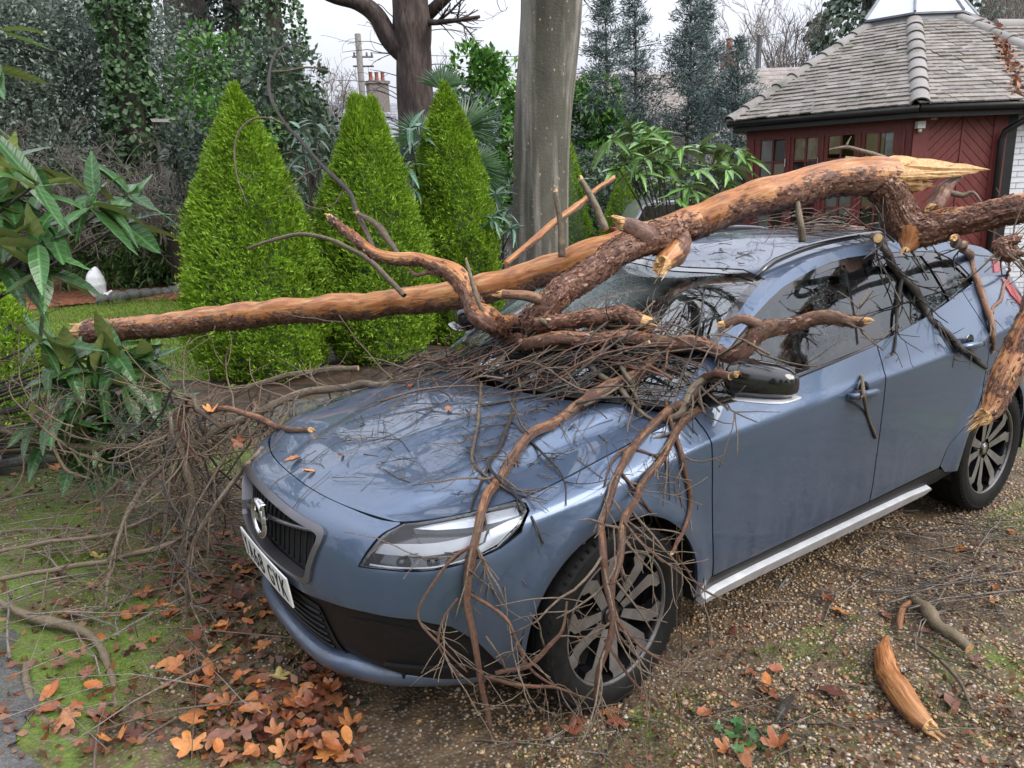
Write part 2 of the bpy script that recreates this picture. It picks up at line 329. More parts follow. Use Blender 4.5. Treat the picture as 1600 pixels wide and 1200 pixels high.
# rows of the lower body: bottom edge up to bonnet edge / window sill, front centre round to rear centre
US = [0, .25, .45, .64, .80, .98, 1.16, 1.46, 1.93, 2.48, 3.08, 3.63, 4.10, 4.43, 4.72, 4.98, 5.29, 5.59]
_px = [2.215, 2.200, 2.155, 2.075, 1.965, 1.800, 1.620, 1.323, .85, .3, -.3, -.85, -1.323, -1.65, -1.90, -2.05, -2.115, -2.125]
_py = [0, .25, .45, .625, .745, .825, .862, .884, .878, .872, .874, .880, .884, .855, .775, .59, .30, 0]
def _row(dx, dy, z):
    z = np.asarray(z, float)
    return np.stack([np.asarray(_px)+np.asarray(dx), np.asarray(_py)+np.asarray(dy), z], -1)
_F = lambda a, b, c: [a]*4+[a*.8+b*.2, b*.7+a*.3, b, b, b, b, b, b, b, b, b*.5+c*.5, c, c, c]
ROWS = np.stack([
 _row([-.10,-.10,-.10,-.09,-.07,-.03,0,0,0,0,0,0,0,.01,.03,.05,.06,.06], [0,0,-.01,-.03,-.05,-.05,-.05,-.05,-.055,-.055,-.055,-.055,-.05,-.05,-.05,-.03,0,0], [.20,.20,.205,.21,.215,.22,.22,.22,.215,.215,.22,.225,.23,.24,.25,.26,.27,.27]),
 _row([-.035,-.035,-.04,-.045,-.045,-.02,0,0,0,0,0,0,0,.01,.02,.03,.03,.03], [0,0,0,-.015,-.03,-.025,-.02,-.015,-.018,-.018,-.018,-.018,-.015,-.02,-.02,-.01,0,0], [.30]*9+[.30,.305,.31,.32,.33,.34,.35,.35,.35]),
 _row([-.012,-.012,-.015,-.02,-.02,-.01,0,0,0,0,0,0,0,0,.01,.01,.01,.01], [0,0,0,-.005,-.01,-.008,-.005,-.002,-.004,-.004,-.004,-.004,-.002,-.006,-.01,-.005,0,0], [.40]*9+[.41,.42,.43,.44,.45,.45,.45,.45,.45]),
 _row([.010,.010,.008,.004,0,0,0,0,0,0,0,0,0,0,0,0,0,0], [0]*18, [.52,.52,.52,.52,.52,.53,.53,.54,.54,.55,.56,.57,.58,.58,.58,.58,.58,.58]),
 _row([.000,.000,-.004,-.006,-.005,0,0,0,0,0,0,0,0,0,0,0,0,0], [0,0,0,0,-.002,-.004,-.004,-.002,.002,.002,.002,.002,.002,-.002,0,0,0,0], [.64,.64,.64,.64,.645,.655,.665,.68,.70,.71,.72,.73,.74,.74,.74,.74,.74,.74]),
 _row([-.022,-.022,-.026,-.035,-.035,-.02,0,0,0,0,0,0,0,.0,.01,.015,.02,.02], [0,0,-.002,-.008,-.016,-.02,-.016,-.010,-.004,-.003,-.003,-.003,-.004,-.012,-.01,-.01,0,0], [.715,.715,.712,.708,.71,.735,.765,.805,.858,.885,.905,.935,.965,.97,.96,.95,.95,.95]),
 _row([-.052,-.052,-.056,-.062,-.065,-.04,-.01,0,0,0,0,0,0,.01,.03,.04,.05,.05], [0,0,-.004,-.014,-.030,-.034,-.034,-.032,-.026,-.024,-.022,-.022,-.022,-.03,-.03,-.02,0,0], [.757,.756,.752,.745,.745,.768,.795,.838,.893,.920,.940,.970,1.0,1.01,.99,.98,.97,.97]),
 _row([-.115,-.115,-.115,-.102,-.105,-.09,-.03,0,.02,0,0,0,0,.02,.06,.08,.10,.10], [0,0,-.004,-.04,-.065,-.085,-.095,-.105,-.075,-.066,-.072,-.115,-.185,-.20,-.125,-.09,0,0], [.790,.788,.782,.775,.790,.806,.820,.872,.962,1.005,1.052,1.128,1.205,1.20,1.14,1.09,1.06,1.06]),
])
VS = np.array([0, .1, .2, .32, .45, .575, .63, .76])
_rowf = [nat_spline(US, r) for r in ROWS]
def arch_flare(x, z):
    f = 0
    for cx in (1.323, -1.323):
        d = np.hypot(x-cx, z-.34)
        f = f+.020*np.exp(-((d-.385)/.055)**2)
    return f
def B(uv):
    uv = np.asarray(uv, float); u = np.abs(uv[:, 0]); sg = np.where(uv[:, 0] < 0, -1., 1.)
    P = np.stack([f(u) for f in _rowf], 1)
    P[:, :, 1] = np.maximum(P[:, :, 1], 0)
    p = pchip_cols(VS, P, uv[:, 1])
    p[:, 1] += arch_flare(p[:, 0], p[:, 2])*(p[:, 1] > .6)
    p[:, 1] *= sg
    return p
# glasshouse side: y as a function of (x, z); domain point = (x, z), negative flag by sign s
def Yg(x, z):
    y = .812-.40*(z-1.0)-.28*np.maximum(z-1.0, 0)**2
    y = y-.07*np.clip(-x-.6, 0, 9)**2-.10*np.clip(x-.45, 0, 9)**2
    return y
def G(side):
    def f(xz):
        xz = np.asarray(xz, float); return np.stack([xz[:, 0], side*Yg(xz[:, 0], xz[:, 1]), xz[:, 1]], -1)
    return f
CANT_T = [0, .26, .50, .72, .95, 1.36, 1.76, 2.16, 2.56, 2.82, 3.10, 3.32]
_cx = [.93, .715, .495, .30, .09, -.30, -.70, -1.10, -1.50, -1.75, -1.94, -2.05]
_cz = [.985, 1.110, 1.232, 1.330, 1.392, 1.437, 1.448, 1.428, 1.375, 1.318, 1.15, 1.0]
_cant = nat_spline(CANT_T, np.stack([_cx, [float(Yg(a, b)) for a, b in zip(_cx, _cz)], _cz], -1))
_mid = nat_spline(CANT_T, np.stack([[1.235, .98, .735, .50, .22, -.25, -.70, -1.10, -1.52, -1.80, -2.0, -2.11], [0]*12, [1.0, 1.135, 1.262, 1.372, 1.430, 1.478, 1.485, 1.465, 1.412, 1.360, 1.16, 1.0]], -1))
def U(tw):
    tw = np.asarray(tw, float); a = np.abs(tw[:, 1])[:, None]
    c = _cant(tw[:, 0]); m = _mid(tw[:, 0]); g = a**2.3
    p = m+(c-m)*g; p[:, 1] = c[:, 1]*tw[:, 1]
    p[:, 2] -= .030*np.exp(-((p[:, 0]-.28)**2+(p[:, 1]-.16)**2)/.045)+.016*np.exp(-((p[:, 0]-.05)**2*.6+(p[:, 1]-.36)**2)/.02)   # crushed in by the trunk
    return p
# bonnet: p along (0 front edge, 1 cowl), w across
HOOD_P = [0, .12, .3, .55, .8, 1]
def _he(p): return B(np.stack([.64+1.30*np.asarray(p, float), np.full(np.shape(p), .76)], -1))
_hm = nat_spline(HOOD_P, [[2.10,0,.789],[2.02,0,.822],[1.87,0,.868],[1.64,0,.918],[1.40,0,.962],[1.245,0,.985]])
def hood(pw):
    pw = np.asarray(pw, float); a = np.abs(pw[:, 1])[:, None]; P = pw[:, 0]
    e = _he(P); m = _hm(P); g = a**2.4
    q = m+(e-m)*g; q[:, 1] = e[:, 1]*pw[:, 1]
    aa = np.abs(pw[:, 1]); fade = np.clip((P-.02)/.16, 0, 1)**.8*np.clip((1.10-P)/.2, 0, 1)      # two creases a side
    s1 = 1/(1+np.exp((aa-(.20+.26*P))/.016)); s2 = 1/(1+np.exp((aa-(.82-.06*np.sin(math.pi*np.clip(P, 0, 1))))/.018)); bev = .046*fade
    q[:, 2] = m[:, 2]-(m[:, 2]-e[:, 2]-bev)*aa**1.7-bev*(1-s2)-.011*fade*(1-s1)*(1-aa**2)
    q[:, 2] -= .022*np.exp(-((q[:, 0]-1.14)**2+(q[:, 1]+.06)**2)/.03)+.007*np.exp(-((q[:, 0]-1.55)**2+(q[:, 1]-.42)**2*.5)/.012)
    return q
# ---------------------------------------------------------------- the car
def pip(P, poly):
    x, y = P[:, 0], P[:, 1]; c = np.zeros(len(P), bool); n = len(poly)
    for i in range(n):
        x1, y1 = poly[i]; x2, y2 = poly[(i+1) % n]
        if y1 == y2: continue
        k = ((y1 > y) != (y2 > y)) & (x < (x2-x1)*(y-y1)/(y2-y1)+x1); c ^= k
    return c
def segd(P, poly):
    d = np.full(len(P), 1e9); n = len(poly)
    for i in range(n):
        a = poly[i]; b = poly[(i+1) % n]; ab = b-a; t = np.clip(((P-a)@ab)/(ab@ab+1e-12), 0, 1)
        d = np.minimum(d, np.linalg.norm(P-(a+t[:, None]*ab), axis=1))
    return d
def densify(poly, step, closed=True):
    out = []; n = len(poly)
    for i in range(n if closed else n-1):
        a = poly[i]; b = poly[(i+1) % n]; k = max(1, int(math.ceil(np.linalg.norm(b-a)/step)))
        for j in range(k): out.append(a+(b-a)*j/k)
    return np.array(out)
def smooth_poly(poly, m=4):                                   # closed Catmull-Rom
    P = np.asarray(poly, float); n = len(P); out = []
    for i in range(n):
        a, b, c, d = P[i-1], P[i], P[(i+1) % n], P[(i+2) % n]
        for t in np.arange(m)/m:
            out.append(.5*((2*b)+(c-a)*t+(2*a-5*b+4*c-d)*t*t+(3*b-a-3*c+d)*t**3))
    return np.array(out)
def surf_normals(S, D, off, ref):
    e = 2e-3
    du = S(D+[e, 0])-S(D-[e, 0]); dv = S(D+[0, e])-S(D-[0, e]); n = np.cross(du, dv); n /= np.linalg.norm(n, axis=1)[:, None]+1e-12
    p = S(D); s = np.sign(((p-ref)*n).sum(1)); s[s == 0] = 1
    return p+n*s[:, None]*off, n*s[:, None]
def panel(name, S, poly, mat, parent, holes=(), sc=(1, 1), step=.035, off=0., flange=.016, ref=(0, 0, .45)):
    sc = np.array(sc, float); poly = np.asarray(poly, float)*sc; holes = [np.asarray(h, float)*sc for h in holes]
    rings = [densify(poly, step)]+[densify(h, step) for h in holes]
    lo, hi = poly.min(0), poly.max(0)
    gx = np.arange(lo[0]+step*.5, hi[0], step); gy = np.arange(lo[1]+step*.5, hi[1], step)
    g = np.stack(np.meshgrid(gx, gy, indexing='ij'), -1).reshape(-1, 2)
    if len(g):
        k = pip(g, rings[0]) & (segd(g, rings[0]) > step*.45)
        for h in rings[1:]: k &= ~pip(g, h) & (segd(g, h) > step*.45)
        g = g[k]
    V = []; E = []
    for r in rings:
        b = len(V); V += [Vector(p) for p in r]; E += [(b+i, b+(i+1) % len(r)) for i in range(len(r))]
    V += [Vector(p) for p in g]
    ov, oe, of, _, _, _ = geometry.delaunay_2d_cdt(V, E, [], 0, 1e-7)
    D = np.array([tuple(p) for p in ov]); F = np.array([tuple(q) for q in of])
    cen = D[F].mean(1); k = pip(cen, rings[0])
    for h in rings[1:]: k &= ~pip(cen, h)
    F = F[k]
    p, n = surf_normals(S, D/sc, off, np.array(ref))
    tri = p[F]; fn = np.cross(tri[:, 1]-tri[:, 0], tri[:, 2]-tri[:, 0]); flip = (fn*n[F].mean(1)).sum(1) < 0
    F[flip] = F[flip][:, ::-1]
    faces = [tuple(t) for t in F]; verts = p.tolist(); nor = n.tolist()
    if flange:
        ed = {}
        for t in faces:
            for a, b in ((t[0], t[1]), (t[1], t[2]), (t[2], t[0])):
                if (b, a) in ed: del ed[(b, a)]
                else: ed[(a, b)] = 1
        cen = np.zeros(3)
        for a, b in ed:
            o = np.cross(p[b]-p[a], n[a]); o /= np.linalg.norm(o)+1e-12; i = len(verts)
            verts += [p[a], p[b], p[b]-n[b]*flange, p[a]-n[a]*flange]; nor += [o]*4; faces.append((i+1, i, i+3, i+2))
    return obj(name, verts, faces, mat, parent, normals=nor)
def arc(cx, cy, r, a0, a1, n=14): return [(cx+r*math.cos(R_(a0+(a1-a0)*i/n)), cy+r*math.sin(R_(a0+(a1-a0)*i/n))) for i in range(n+1)]

# materials of the car
def paint_mat():
    n = NM('metallic_blue_paint'); co = n.coord()
    flake = n.vor(co, 900., out=1); sep = n.n('ShaderNodeSeparateColor'); n.l(flake, sep.inputs[0])
    base = n.mix(n.math('MULTIPLY', sep.outputs[0], .35), (.066, .101, .166), (.106, .152, .238))
    sx = n.n('ShaderNodeSeparateXYZ'); n.l(n.coord(), sx.inputs[0])
    low = n.ramp(sx.outputs[2], [(.28, 1.), (.78, 0.)])                     # road dirt thrown up by the wheels
    streak = n.noise(n.coord(scale=(9, 9, 1.2)), 2.2, 8, .7)
    spots = n.noise(co, 38., 6, .75)
    d = n.math('MULTIPLY', low, n.ramp(streak, [(.36, 0.), (.75, .75)]))
    d = n.math('ADD', d, n.math('MULTIPLY', n.ramp(spots, [(.60, 0.), (.80, .5)]), n.ramp(sx.outputs[2], [(.3, .9), (1.0, .25)])))
    d = n.math('MINIMUM', d, .6)
    n.set(Base_Color=n.mix(d, base, (.075, .07, .062)), Metallic=n.ramp(d, [(0, .62), (.7, .1)]), Roughness=n.ramp(d, [(0, .40), (.7, .62)]),
          Coat_Weight=n.ramp(d, [(0, 1.), (.7, .25)]), Coat_Roughness=.022, Coat_IOR=1.5)
    dv = n.n('ShaderNodeTexVoronoi'); dv.inputs['Scale'].default_value = 150; n.l(co, dv.inputs['Vector'])
    big = n.n('ShaderNodeTexVoronoi'); big.inputs['Scale'].default_value = 58; n.l(co, big.inputs['Vector'])
    drops = n.math('ADD', n.ramp(dv.outputs[0], [(.0, 1.), (.34, 0.)]), n.ramp(big.outputs[0], [(.0, 1.), (.30, 0.)]))
    drops = n.math('MULTIPLY', drops, n.ramp(n.noise(co, 7., 3), [(.48, 0.), (.62, 1.)]))
    up = n.n('ShaderNodeNewGeometry'); us = n.n('ShaderNodeSeparateXYZ'); n.l(up.outputs['Normal'], us.inputs[0])
    drops = n.math('MULTIPLY', drops, n.ramp(us.outputs[2], [(.15, .25), (.6, 1.)]))
    b = n.n('ShaderNodeBump'); b.inputs['Strength'].default_value = .30; b.inputs['Distance'].default_value = .004; n.l(drops, b.inputs['Height']); n.l(b.outputs[0], n.b.inputs['Coat Normal'])
    return n.m
def glass_mat(name, tint, ior=1.75, crack=False):
    n = NM(name); t = n.t; co = n.coord()
    tr = n.n('ShaderNodeBsdfTransparent'); tr.inputs[0].default_value = (*tint, 1)
    gl = n.n('ShaderNodeBsdfGlossy'); gl.inputs[0].default_value = (.93, .97, 1, 1); gl.inputs['Roughness'].default_value = .02
    fr = n.n('ShaderNodeFresnel'); fr.inputs[0].default_value = ior
    dv = n.vor(co, 120.); drops = n.math('MULTIPLY', n.ramp(dv, [(0, 1.), (.33, 0.)]), n.ramp(n.noise(co, 5., 4), [(.50, 0.), (.66, 1.)]))
    bp = n.n('ShaderNodeBump'); bp.inputs['Strength'].default_value = .22; bp.inputs['Distance'].default_value = .003; n.l(drops, bp.inputs['Height'])
    n.l(bp.outputs[0], gl.inputs['Normal']); n.l(bp.outputs[0], fr.inputs['Normal'])
    ms = n.n('ShaderNodeMixShader'); n.l(fr.outputs[0], ms.inputs[0]); n.l(tr.outputs[0], ms.inputs[1]); n.l(gl.outputs[0], ms.inputs[2])
    film = n.n('ShaderNodeBsdfDiffuse'); film.inputs[0].default_value = (.42, .50, .50, 1)
    m2 = n.n('ShaderNodeMixShader'); n.l(ms.outputs[0], m2.inputs[1]); n.l(film.outputs[0], m2.inputs[2])
    fac = n.ramp(n.noise(co, 9., 6, .7), [(.45, 0.), (.85, .11)])
    if crack:
        sx = n.n('ShaderNodeVectorMath', operation='DISTANCE'); n.l(co, sx.inputs[0]); sx.inputs[1].default_value = (.62, -.26, 1.30)
        fall = n.ramp(sx.outputs['Value'], [(.10, 1.), (.60, 0.)])
        e1 = n.vor(co, 26., 'DISTANCE_TO_EDGE'); e2 = n.vor(co, 70., 'DISTANCE_TO_EDGE')
        lines = n.math('MAXIMUM', n.ramp(e1, [(0, 1.), (.055, 0.)]), n.math('MULTIPLY', n.ramp(e2, [(0, 1.), (.09, 0.)]), .7))
        fac = n.math('ADD', fac, n.math('MULTIPLY', fall, n.math('ADD', n.math('MULTIPLY', lines, .6), .42)))
    n.l(fac, m2.inputs[0]); n.l(m2.outputs[0], n.o.inputs[0]); t.nodes.remove(n.b)
    return n.m
M_PAINT = paint_mat()
M_BLK = simple('black_plastic', (.010, .010, .011), .5, var=.3, scale=60, bump=.05, spec=.3)
M_GBLK = simple('gloss_black', (.008, .008, .009), .12, coat=1., var=.1)
M_RUB = simple('tyre_rubber', (.008, .008, .008), .7, var=.4, scale=30, bump=.1, spec=.2)
M_SILV = simple('brushed_silver', (.56, .57, .59), .4, .45, var=.15, scale=14)
M_CHR = simple('chrome', (.62, .63, .65), .12, 1., var=.05)
M_RIM = simple('machined_alloy', (.23, .22, .215), .38, .7, var=.25, scale=18)
M_SATIN = simple('satin_grille_frame', (.20, .195, .21), .3, .85, var=.1, scale=9)
M_GAP = simple('dark_underbody', (.010, .010, .010), .85)
M_INT = simple('dark_trim', (.018, .019, .021), .6, var=.3, scale=40)
M_SEAT = simple('grey_seat_cloth', (.032, .035, .04), .8, var=.3, scale=80)
M_PLATE = simple('white_plate', (.72, .72, .70), .35, var=.06)
M_INK = simple('plate_black', (.012, .012, .012), .4)
M_GLASS = glass_mat('side_glass', (.17, .20, .20), 2.0)
M_SCREEN = glass_mat('windscreen_glass', (.36, .43, .43), 2.35, crack=True)
M_REDL = simple('red_lens', (.30, .008, .010), .25, coat=.5)
def lens_mat():
    n = NM('clear_lens'); tr = n.n('ShaderNodeBsdfTransparent'); tr.inputs[0].default_value = (.93, .95, .97, 1)
    gl = n.n('ShaderNodeBsdfGlossy'); gl.inputs['Roughness'].default_value = .03; fr = n.n('ShaderNodeFresnel'); fr.inputs[0].default_value = 1.55
    ms = n.n('ShaderNodeMixShader'); n.l(fr.outputs[0], ms.inputs[0]); n.l(tr.outputs[0], ms.inputs[1]); n.l(gl.outputs[0], ms.inputs[2]); n.l(ms.outputs[0], n.o.inputs[0]); n.t.nodes.remove(n.b)
    return n.m
M_LENS = lens_mat()
M_REFL = simple('lamp_reflector', (.74, .76, .79), .22, .35, var=.06, scale=30, coat=1.)
M_DRL = simple('lamp_light_bar', (.66, .68, .70), .3, 0., var=.06)

car = empty('parked_car')
tag(car, 'crushed blue estate car with shattered windscreen under the fallen tree, white front number plate', 'car')
SB = (1., 1.25)                                               # u is metres, v is about 0.8 m over its range
def side_poly(pts, s=1):                                      # side view points (x, z) -> (u, v) on the lower body
    P = np.asarray(pts, float); D = np.stack([np.interp(-P[:, 0], -np.array(_px[5:14]), US[5:14]), np.interp(P[:, 1], [.2, .3, .4, .55, .7, .9], [0, .1, .2, .32, .45, .6])], -1)
    for _ in range(14):
        q = B(D); e = 1e-3; qv = (B(D+[0, e])-q)/e; D[:, 0] += (q[:, 0]-P[:, 0])*.9; D[:, 1] = np.clip(D[:, 1]+.8*(P[:, 1]-q[:, 2])/np.maximum(qv[:, 2], .3), -.02, .76)
    return [(s*a, b) for a, b in D]
ARCH_R = .372
def archpts(cx, a0, a1, n=18, r=ARCH_R): return arc(cx, .335, r, a0, a1, n)

for s in (1, -1):
    mir = lambda P: [(s*u, v) for u, v in P]
    # headlamp outline on the lower body
    lamp = mir([(.572, .480), (.66, .490), (.80, .492), (.92, .505), (1.02, .530), (1.085, .585), (1.118, .655), (1.112, .715), (1.07, .756), (.97, .759), (.86, .758), (.76, .755), (.668, .744), (.625, .665), (.592, .560)])
    # front wing
    wing = mir([(1.09, .762), (1.32, .762), (1.5, .762), (1.7, .762), (1.895, .762), (1.893, .70), (1.898, .63), (1.901, .50), (1.903, .43), (1.915, .30), (1.935, .13), (1.90, .10)])
    aw = side_poly(archpts(1.323, 188, 62, 22), s)
    wing = wing+aw+mir([(1.128, .50), (1.094, .548), (1.100, .578), (1.129, .648), (1.124, .718)])
    panel('front_wing', B, wing, M_PAINT, car, sc=SB, step=.03)
    # doors
    fd = mir([(1.902, .762), (2.2, .762), (2.5, .762), (2.8, .762), (3.03, .762), (3.025, .66), (3.01, .575), (2.995, .45), (2.985, .30), (2.98, .135), (2.6, .13), (2.2, .125), (1.945, .128), (1.922, .30), (1.91, .43), (1.908, .50), (1.905, .63), (1.90, .70)])
    fdoor = panel('front_door', B, fd, M_PAINT, car, sc=SB, step=.035)
    ar = side_poly(archpts(-1.323, 165, 35, 18), s)
    rq_edge = [(3.63, .235), (3.70, .275), (3.80, .345), (3.86, .42), (3.90, .50), (3.915, .575), (3.915, .63), (3.905, .70), (3.895, .762)]
    rd = mir([(3.038, .762), (3.3, .762), (3.6, .762), (3.895, .762)]+rq_edge[::-1]+[(3.60, .20), (3.57, .145), (3.3, .14), (2.988, .135), (2.993, .30), (3.003, .45), (3.018, .575), (3.033, .66)])
    rdoor = panel('rear_door', B, rd, M_PAINT, car, sc=SB, step=.035)
    ara = side_poly(archpts(-1.323, -4, 184, 22), s)
    q = mir([(u+.007, v) for u, v in rq_edge][::-1])+mir([(3.608, .20), (3.585, .15), (3.64, .11)])+ara+mir([(4.43, .11), (4.75, .12), (5.0, .14), (5.3, .15), (5.59, .15), (5.59, .45), (5.59, .62), (5.59, .762), (5.3, .762), (5.0, .762), (4.7, .762), (4.4, .762), (4.1, .762)])
    panel('rear_quarter_panel', B, q, M_PAINT, car, sc=SB, step=.04)
    # sill: black strip and silver skid trim
    panel('side_sill', B, mir([(1.83, .09), (1.93, .118), (2.2, .117), (2.6, .122), (3.0, .126), (3.58, .135), (3.70, .10), (3.62, .045), (3.0, .04), (2.4, .035), (1.90, .03)]), M_BLK, car, sc=SB, off=-.004)
    panel('sill_trim', B, mir([(1.90, .004), (1.91, .035), (1.97, .058), (2.2, .068), (2.6, .072), (3.0, .074), (3.35, .073), (3.52, .062), (3.545, .045), (3.50, .015), (3.1, -.0), (2.5, 0), (2.0, 0)]), M_SILV, car, sc=SB, off=.022, flange=.03)
    # door handles
    for px, pz, dr in ((-.045, .880, fdoor), (-.925, .958, rdoor)):
        m = MB(); y0 = .872*s
        m.tube([(px-.095, y0+s*.010, pz-.010), (px-.085, y0+s*.030, pz-.008), (px-.03, y0+s*.040, pz), (px+.05, y0+s*.038, pz+.004), (px+.085, y0+s*.026, pz+.002), (px+.095, y0+s*.006, pz)], [.012, .015, .017, .017, .015, .012], 10)
        h = m.build('door_handle', M_PAINT, dr, smooth=True)
        m = MB(); m.lathe([(0, .004*s), (.034, .004*s), (.040, .008*s), (.042, 0)], 16, 1, (px, y0+s*.004, pz+.008)); m.build('handle_recess', M_GBLK, dr, smooth=True)
    # glasshouse
    Gs = G(s)
    dlo = [(.965, .968), (.72, 1.108), (.474, 1.232), (.33, 1.288), (.211, 1.327), (.09, 1.352), (-.025, 1.374), (-.16, 1.391), (-.303, 1.402), (-.5, 1.402), (-.712, 1.398), (-.938, 1.384), (-1.064, 1.372), (-1.17, 1.338), (-1.267, 1.290), (-1.33, 1.235), (-1.362, 1.19), (-1.34, 1.170), (-1.25, 1.155), (-1.10, 1.130), (-.812, 1.089), (-.327, 1.050), (-.144, 1.037), (.238, 1.008), (.6, .985)]
    # side frame between sills and cant rail (body colour), window cut out
    cant = [tuple(_cant(t)[[0, 2]]) for t in np.linspace(0.02, 3.3, 40)]
    low = [(x, np.interp(-x, [-.95, -.85, -.3, .3, .85, 1.323, 1.65, 1.9, 2.05], [.955, .962, 1.005, 1.052, 1.128, 1.205, 1.20, 1.14, 1.0])-.003) for x in np.linspace(-2.02, .92, 26)]
    panel('window_surround', Gs, cant+low, M_PAINT, car, holes=[dlo], step=.035, ref=(0, 0, .9), flange=.02)
    panel('window_frame_trim', Gs, dlo, M_GBLK, car, holes=[
        [(.86, 1.005), (.70, 1.095), (.474, 1.210), (.33, 1.265), (.211, 1.303), (.09, 1.330), (-.025, 1.351), (-.16, 1.368), (-.268, 1.376), (-.235, 1.28), (-.150, 1.060), (-.144, 1.056), (.238, 1.026), (.6, 1.002)],
        [(-.395, 1.381), (-.5, 1.382), (-.712, 1.378), (-.92, 1.366), (-.955, 1.30), (-1.0, 1.165), (-1.005, 1.137), (-.812, 1.108), (-.348, 1.070)],
        [(-1.035, 1.352), (-1.07, 1.348), (-1.16, 1.315), (-1.25, 1.268), (-1.31, 1.215), (-1.33, 1.190), (-1.25, 1.174), (-1.12, 1.154), (-1.10, 1.20)]], step=.04, off=-.004, ref=(0, 0, .9), flange=.012)
    panel('window', Gs, [(.88, .99), (.70, 1.105), (.474, 1.22), (.211, 1.313), (-.025, 1.36), (-.30, 1.385), (-.14, 1.04), (.238, 1.015), (.6, .99)], M_GLASS, fdoor, step=.06, off=-.010, ref=(0, 0, .9), flange=0)
    panel('window', Gs, [(-.36, 1.39), (-.712, 1.388), (-.94, 1.375), (-1.03, 1.12), (-.812, 1.095), (-.32, 1.058)], M_GLASS, rdoor, step=.06, off=-.010, ref=(0, 0, .9), flange=0)
    panel('quarter_window', Gs, [(-1.02, 1.36), (-1.07, 1.36), (-1.16, 1.325), (-1.26, 1.278), (-1.345, 1.19), (-1.25, 1.165), (-1.09, 1.14)], M_GLASS, car, step=.06, off=-.010, ref=(0, 0, .9), flange=0)
    m = MB(); bx = [(.95, .0), (-.02, 0), (-.3, 0), (-.327, 0), (-.812, 0), (-1.10, 0), (-1.34, 0)]
    pts = [(.94, .972), (.6, .980), (.238, 1.003), (-.144, 1.032), (-.327, 1.045), (-.812, 1.084), (-1.10, 1.125), (-1.25, 1.150), (-1.345, 1.168)]
    c = crspline(pts, 5); m.tube([(x, s*(float(Yg(x, z))+.004), z) for x, z in c], .007, 6); m.build('sill_moulding', M_CHR if False else M_GBLK, car, smooth=True)
    # roof rail
    tt = np.linspace(.80, 2.35, 24); rp = U(np.stack([tt, np.full(24, s*.89)], -1)); lift = .020*np.clip(np.minimum((tt-.80)/.14, (2.35-tt)/.14), 0, 1)**.6
    rp[:, 2] += lift+.004; m = MB(); m.tube(rp, [.010+.006*min(1, abs(l)/.03) for l in lift], 8); m.build('roof_rail', M_GBLK, car, smooth=True)
    # door mirror
    mp = empty('door_mirror'); mp.parent = car
    bm = bmesh.new(); bmesh.ops.create_uvsphere(bm, u_segments=28, v_segments=18, radius=1)
    for v in bm.verts:
        x, y, z = v.co
        sq = lambda a, p: math.copysign(abs(a)**p, a)
        x, y, z = sq(x, .7), sq(y, .62), sq(z, .72)
        x = x*.088 if x > 0 else x*.030
        tp = 1-.22*(y+1)*.5                                   # tapers outward
        v.co = (.742+x*tp-.045*y*.5, s*(.978+y*.122), 1.088+z*(.074*tp)+.012*(1-y)*0)
    bmobj('mirror_cap', bm, M_GBLK, mp)
    bm = bmesh.new(); bmesh.ops.create_uvsphere(bm, u_segments=20, v_segments=10, radius=1)
    for v in bm.verts:
        x, y, z = v.co; x, y, z = math.copysign(abs(x)**.6, x), math.copysign(abs(y)**.6, y), z
        v.co = (.752+x*.078-.02*y, s*(.998+y*.100), 1.028+z*.008+.008*y)
    bmobj('mirror_indicator_strip', bm, M_SILV, mp)
    m = MB(); m.tube([(.83, s*.80, 1.0), (.80, s*.85, 1.01), (.765, s*.90, 1.03)], [.030, .026, .028], 10); m.build('mirror_arm', M_GBLK, mp, smooth=True)
    m = MB(); m.box((.712, s*.98, 1.088), (.006, .19, .115)); m.build('mirror_glass', M_CHR, mp)
    panel('mirror_sail', Gs, [(.955, .966), (.80, 1.058), (.77, 1.06), (.70, .985), (.74, .972)], M_GBLK, car, step=.03, off=.004, ref=(0, 0, .9))
    # headlight: bowl behind a clear lens
    hl = empty('headlight'); hl.parent = car
    cl = np.mean(lamp, 0); shr = lambda k: [tuple(cl+(np.array(p)-cl)*k) for p in lamp]
    panel('lens', B, shr(.985), M_LENS, hl, sc=SB, step=.025, off=.001, flange=0)
    panel('lamp_bowl', B, shr(1.02), M_GBLK, hl, sc=SB, step=.03, off=-.045, flange=0)
    panel('lamp_rim', B, shr(1.0), M_GBLK, hl, holes=[shr(.955)], sc=SB, step=.025, off=.0, flange=.05)
    panel('upper_reflector', B, mir([(.70, .726), (.78, .698), (.88, .682), (1.0, .672), (1.088, .674), (1.076, .742), (.97, .749), (.86, .748), (.76, .743)]), M_REFL, hl, sc=SB, step=.02, off=-.016, flange=.03)
    panel('light_bar', B, mir([(.606, .562), (.70, .568), (.85, .572), (.962, .577), (.962, .632), (.85, .624), (.70, .614), (.614, .602)]), M_DRL, hl, sc=SB, step=.02, off=-.014, flange=.03)
    panel('outer_reflector', B, mir([(.93, .518), (1.02, .543), (1.075, .592), (1.10, .652), (1.094, .668), (1.04, .664), (.972, .640), (.972, .572), (.93, .556)]), M_REFL, hl, sc=SB, step=.02, off=-.022, flange=.03)
    panel('lower_chrome_strip', B, mir([(.60, .492), (.70, .499), (.82, .502), (.93, .515), (.93, .524), (.82, .512), (.70, .509), (.60, .502)]), M_REFL, hl, sc=SB, step=.02, off=-.012, flange=.02)
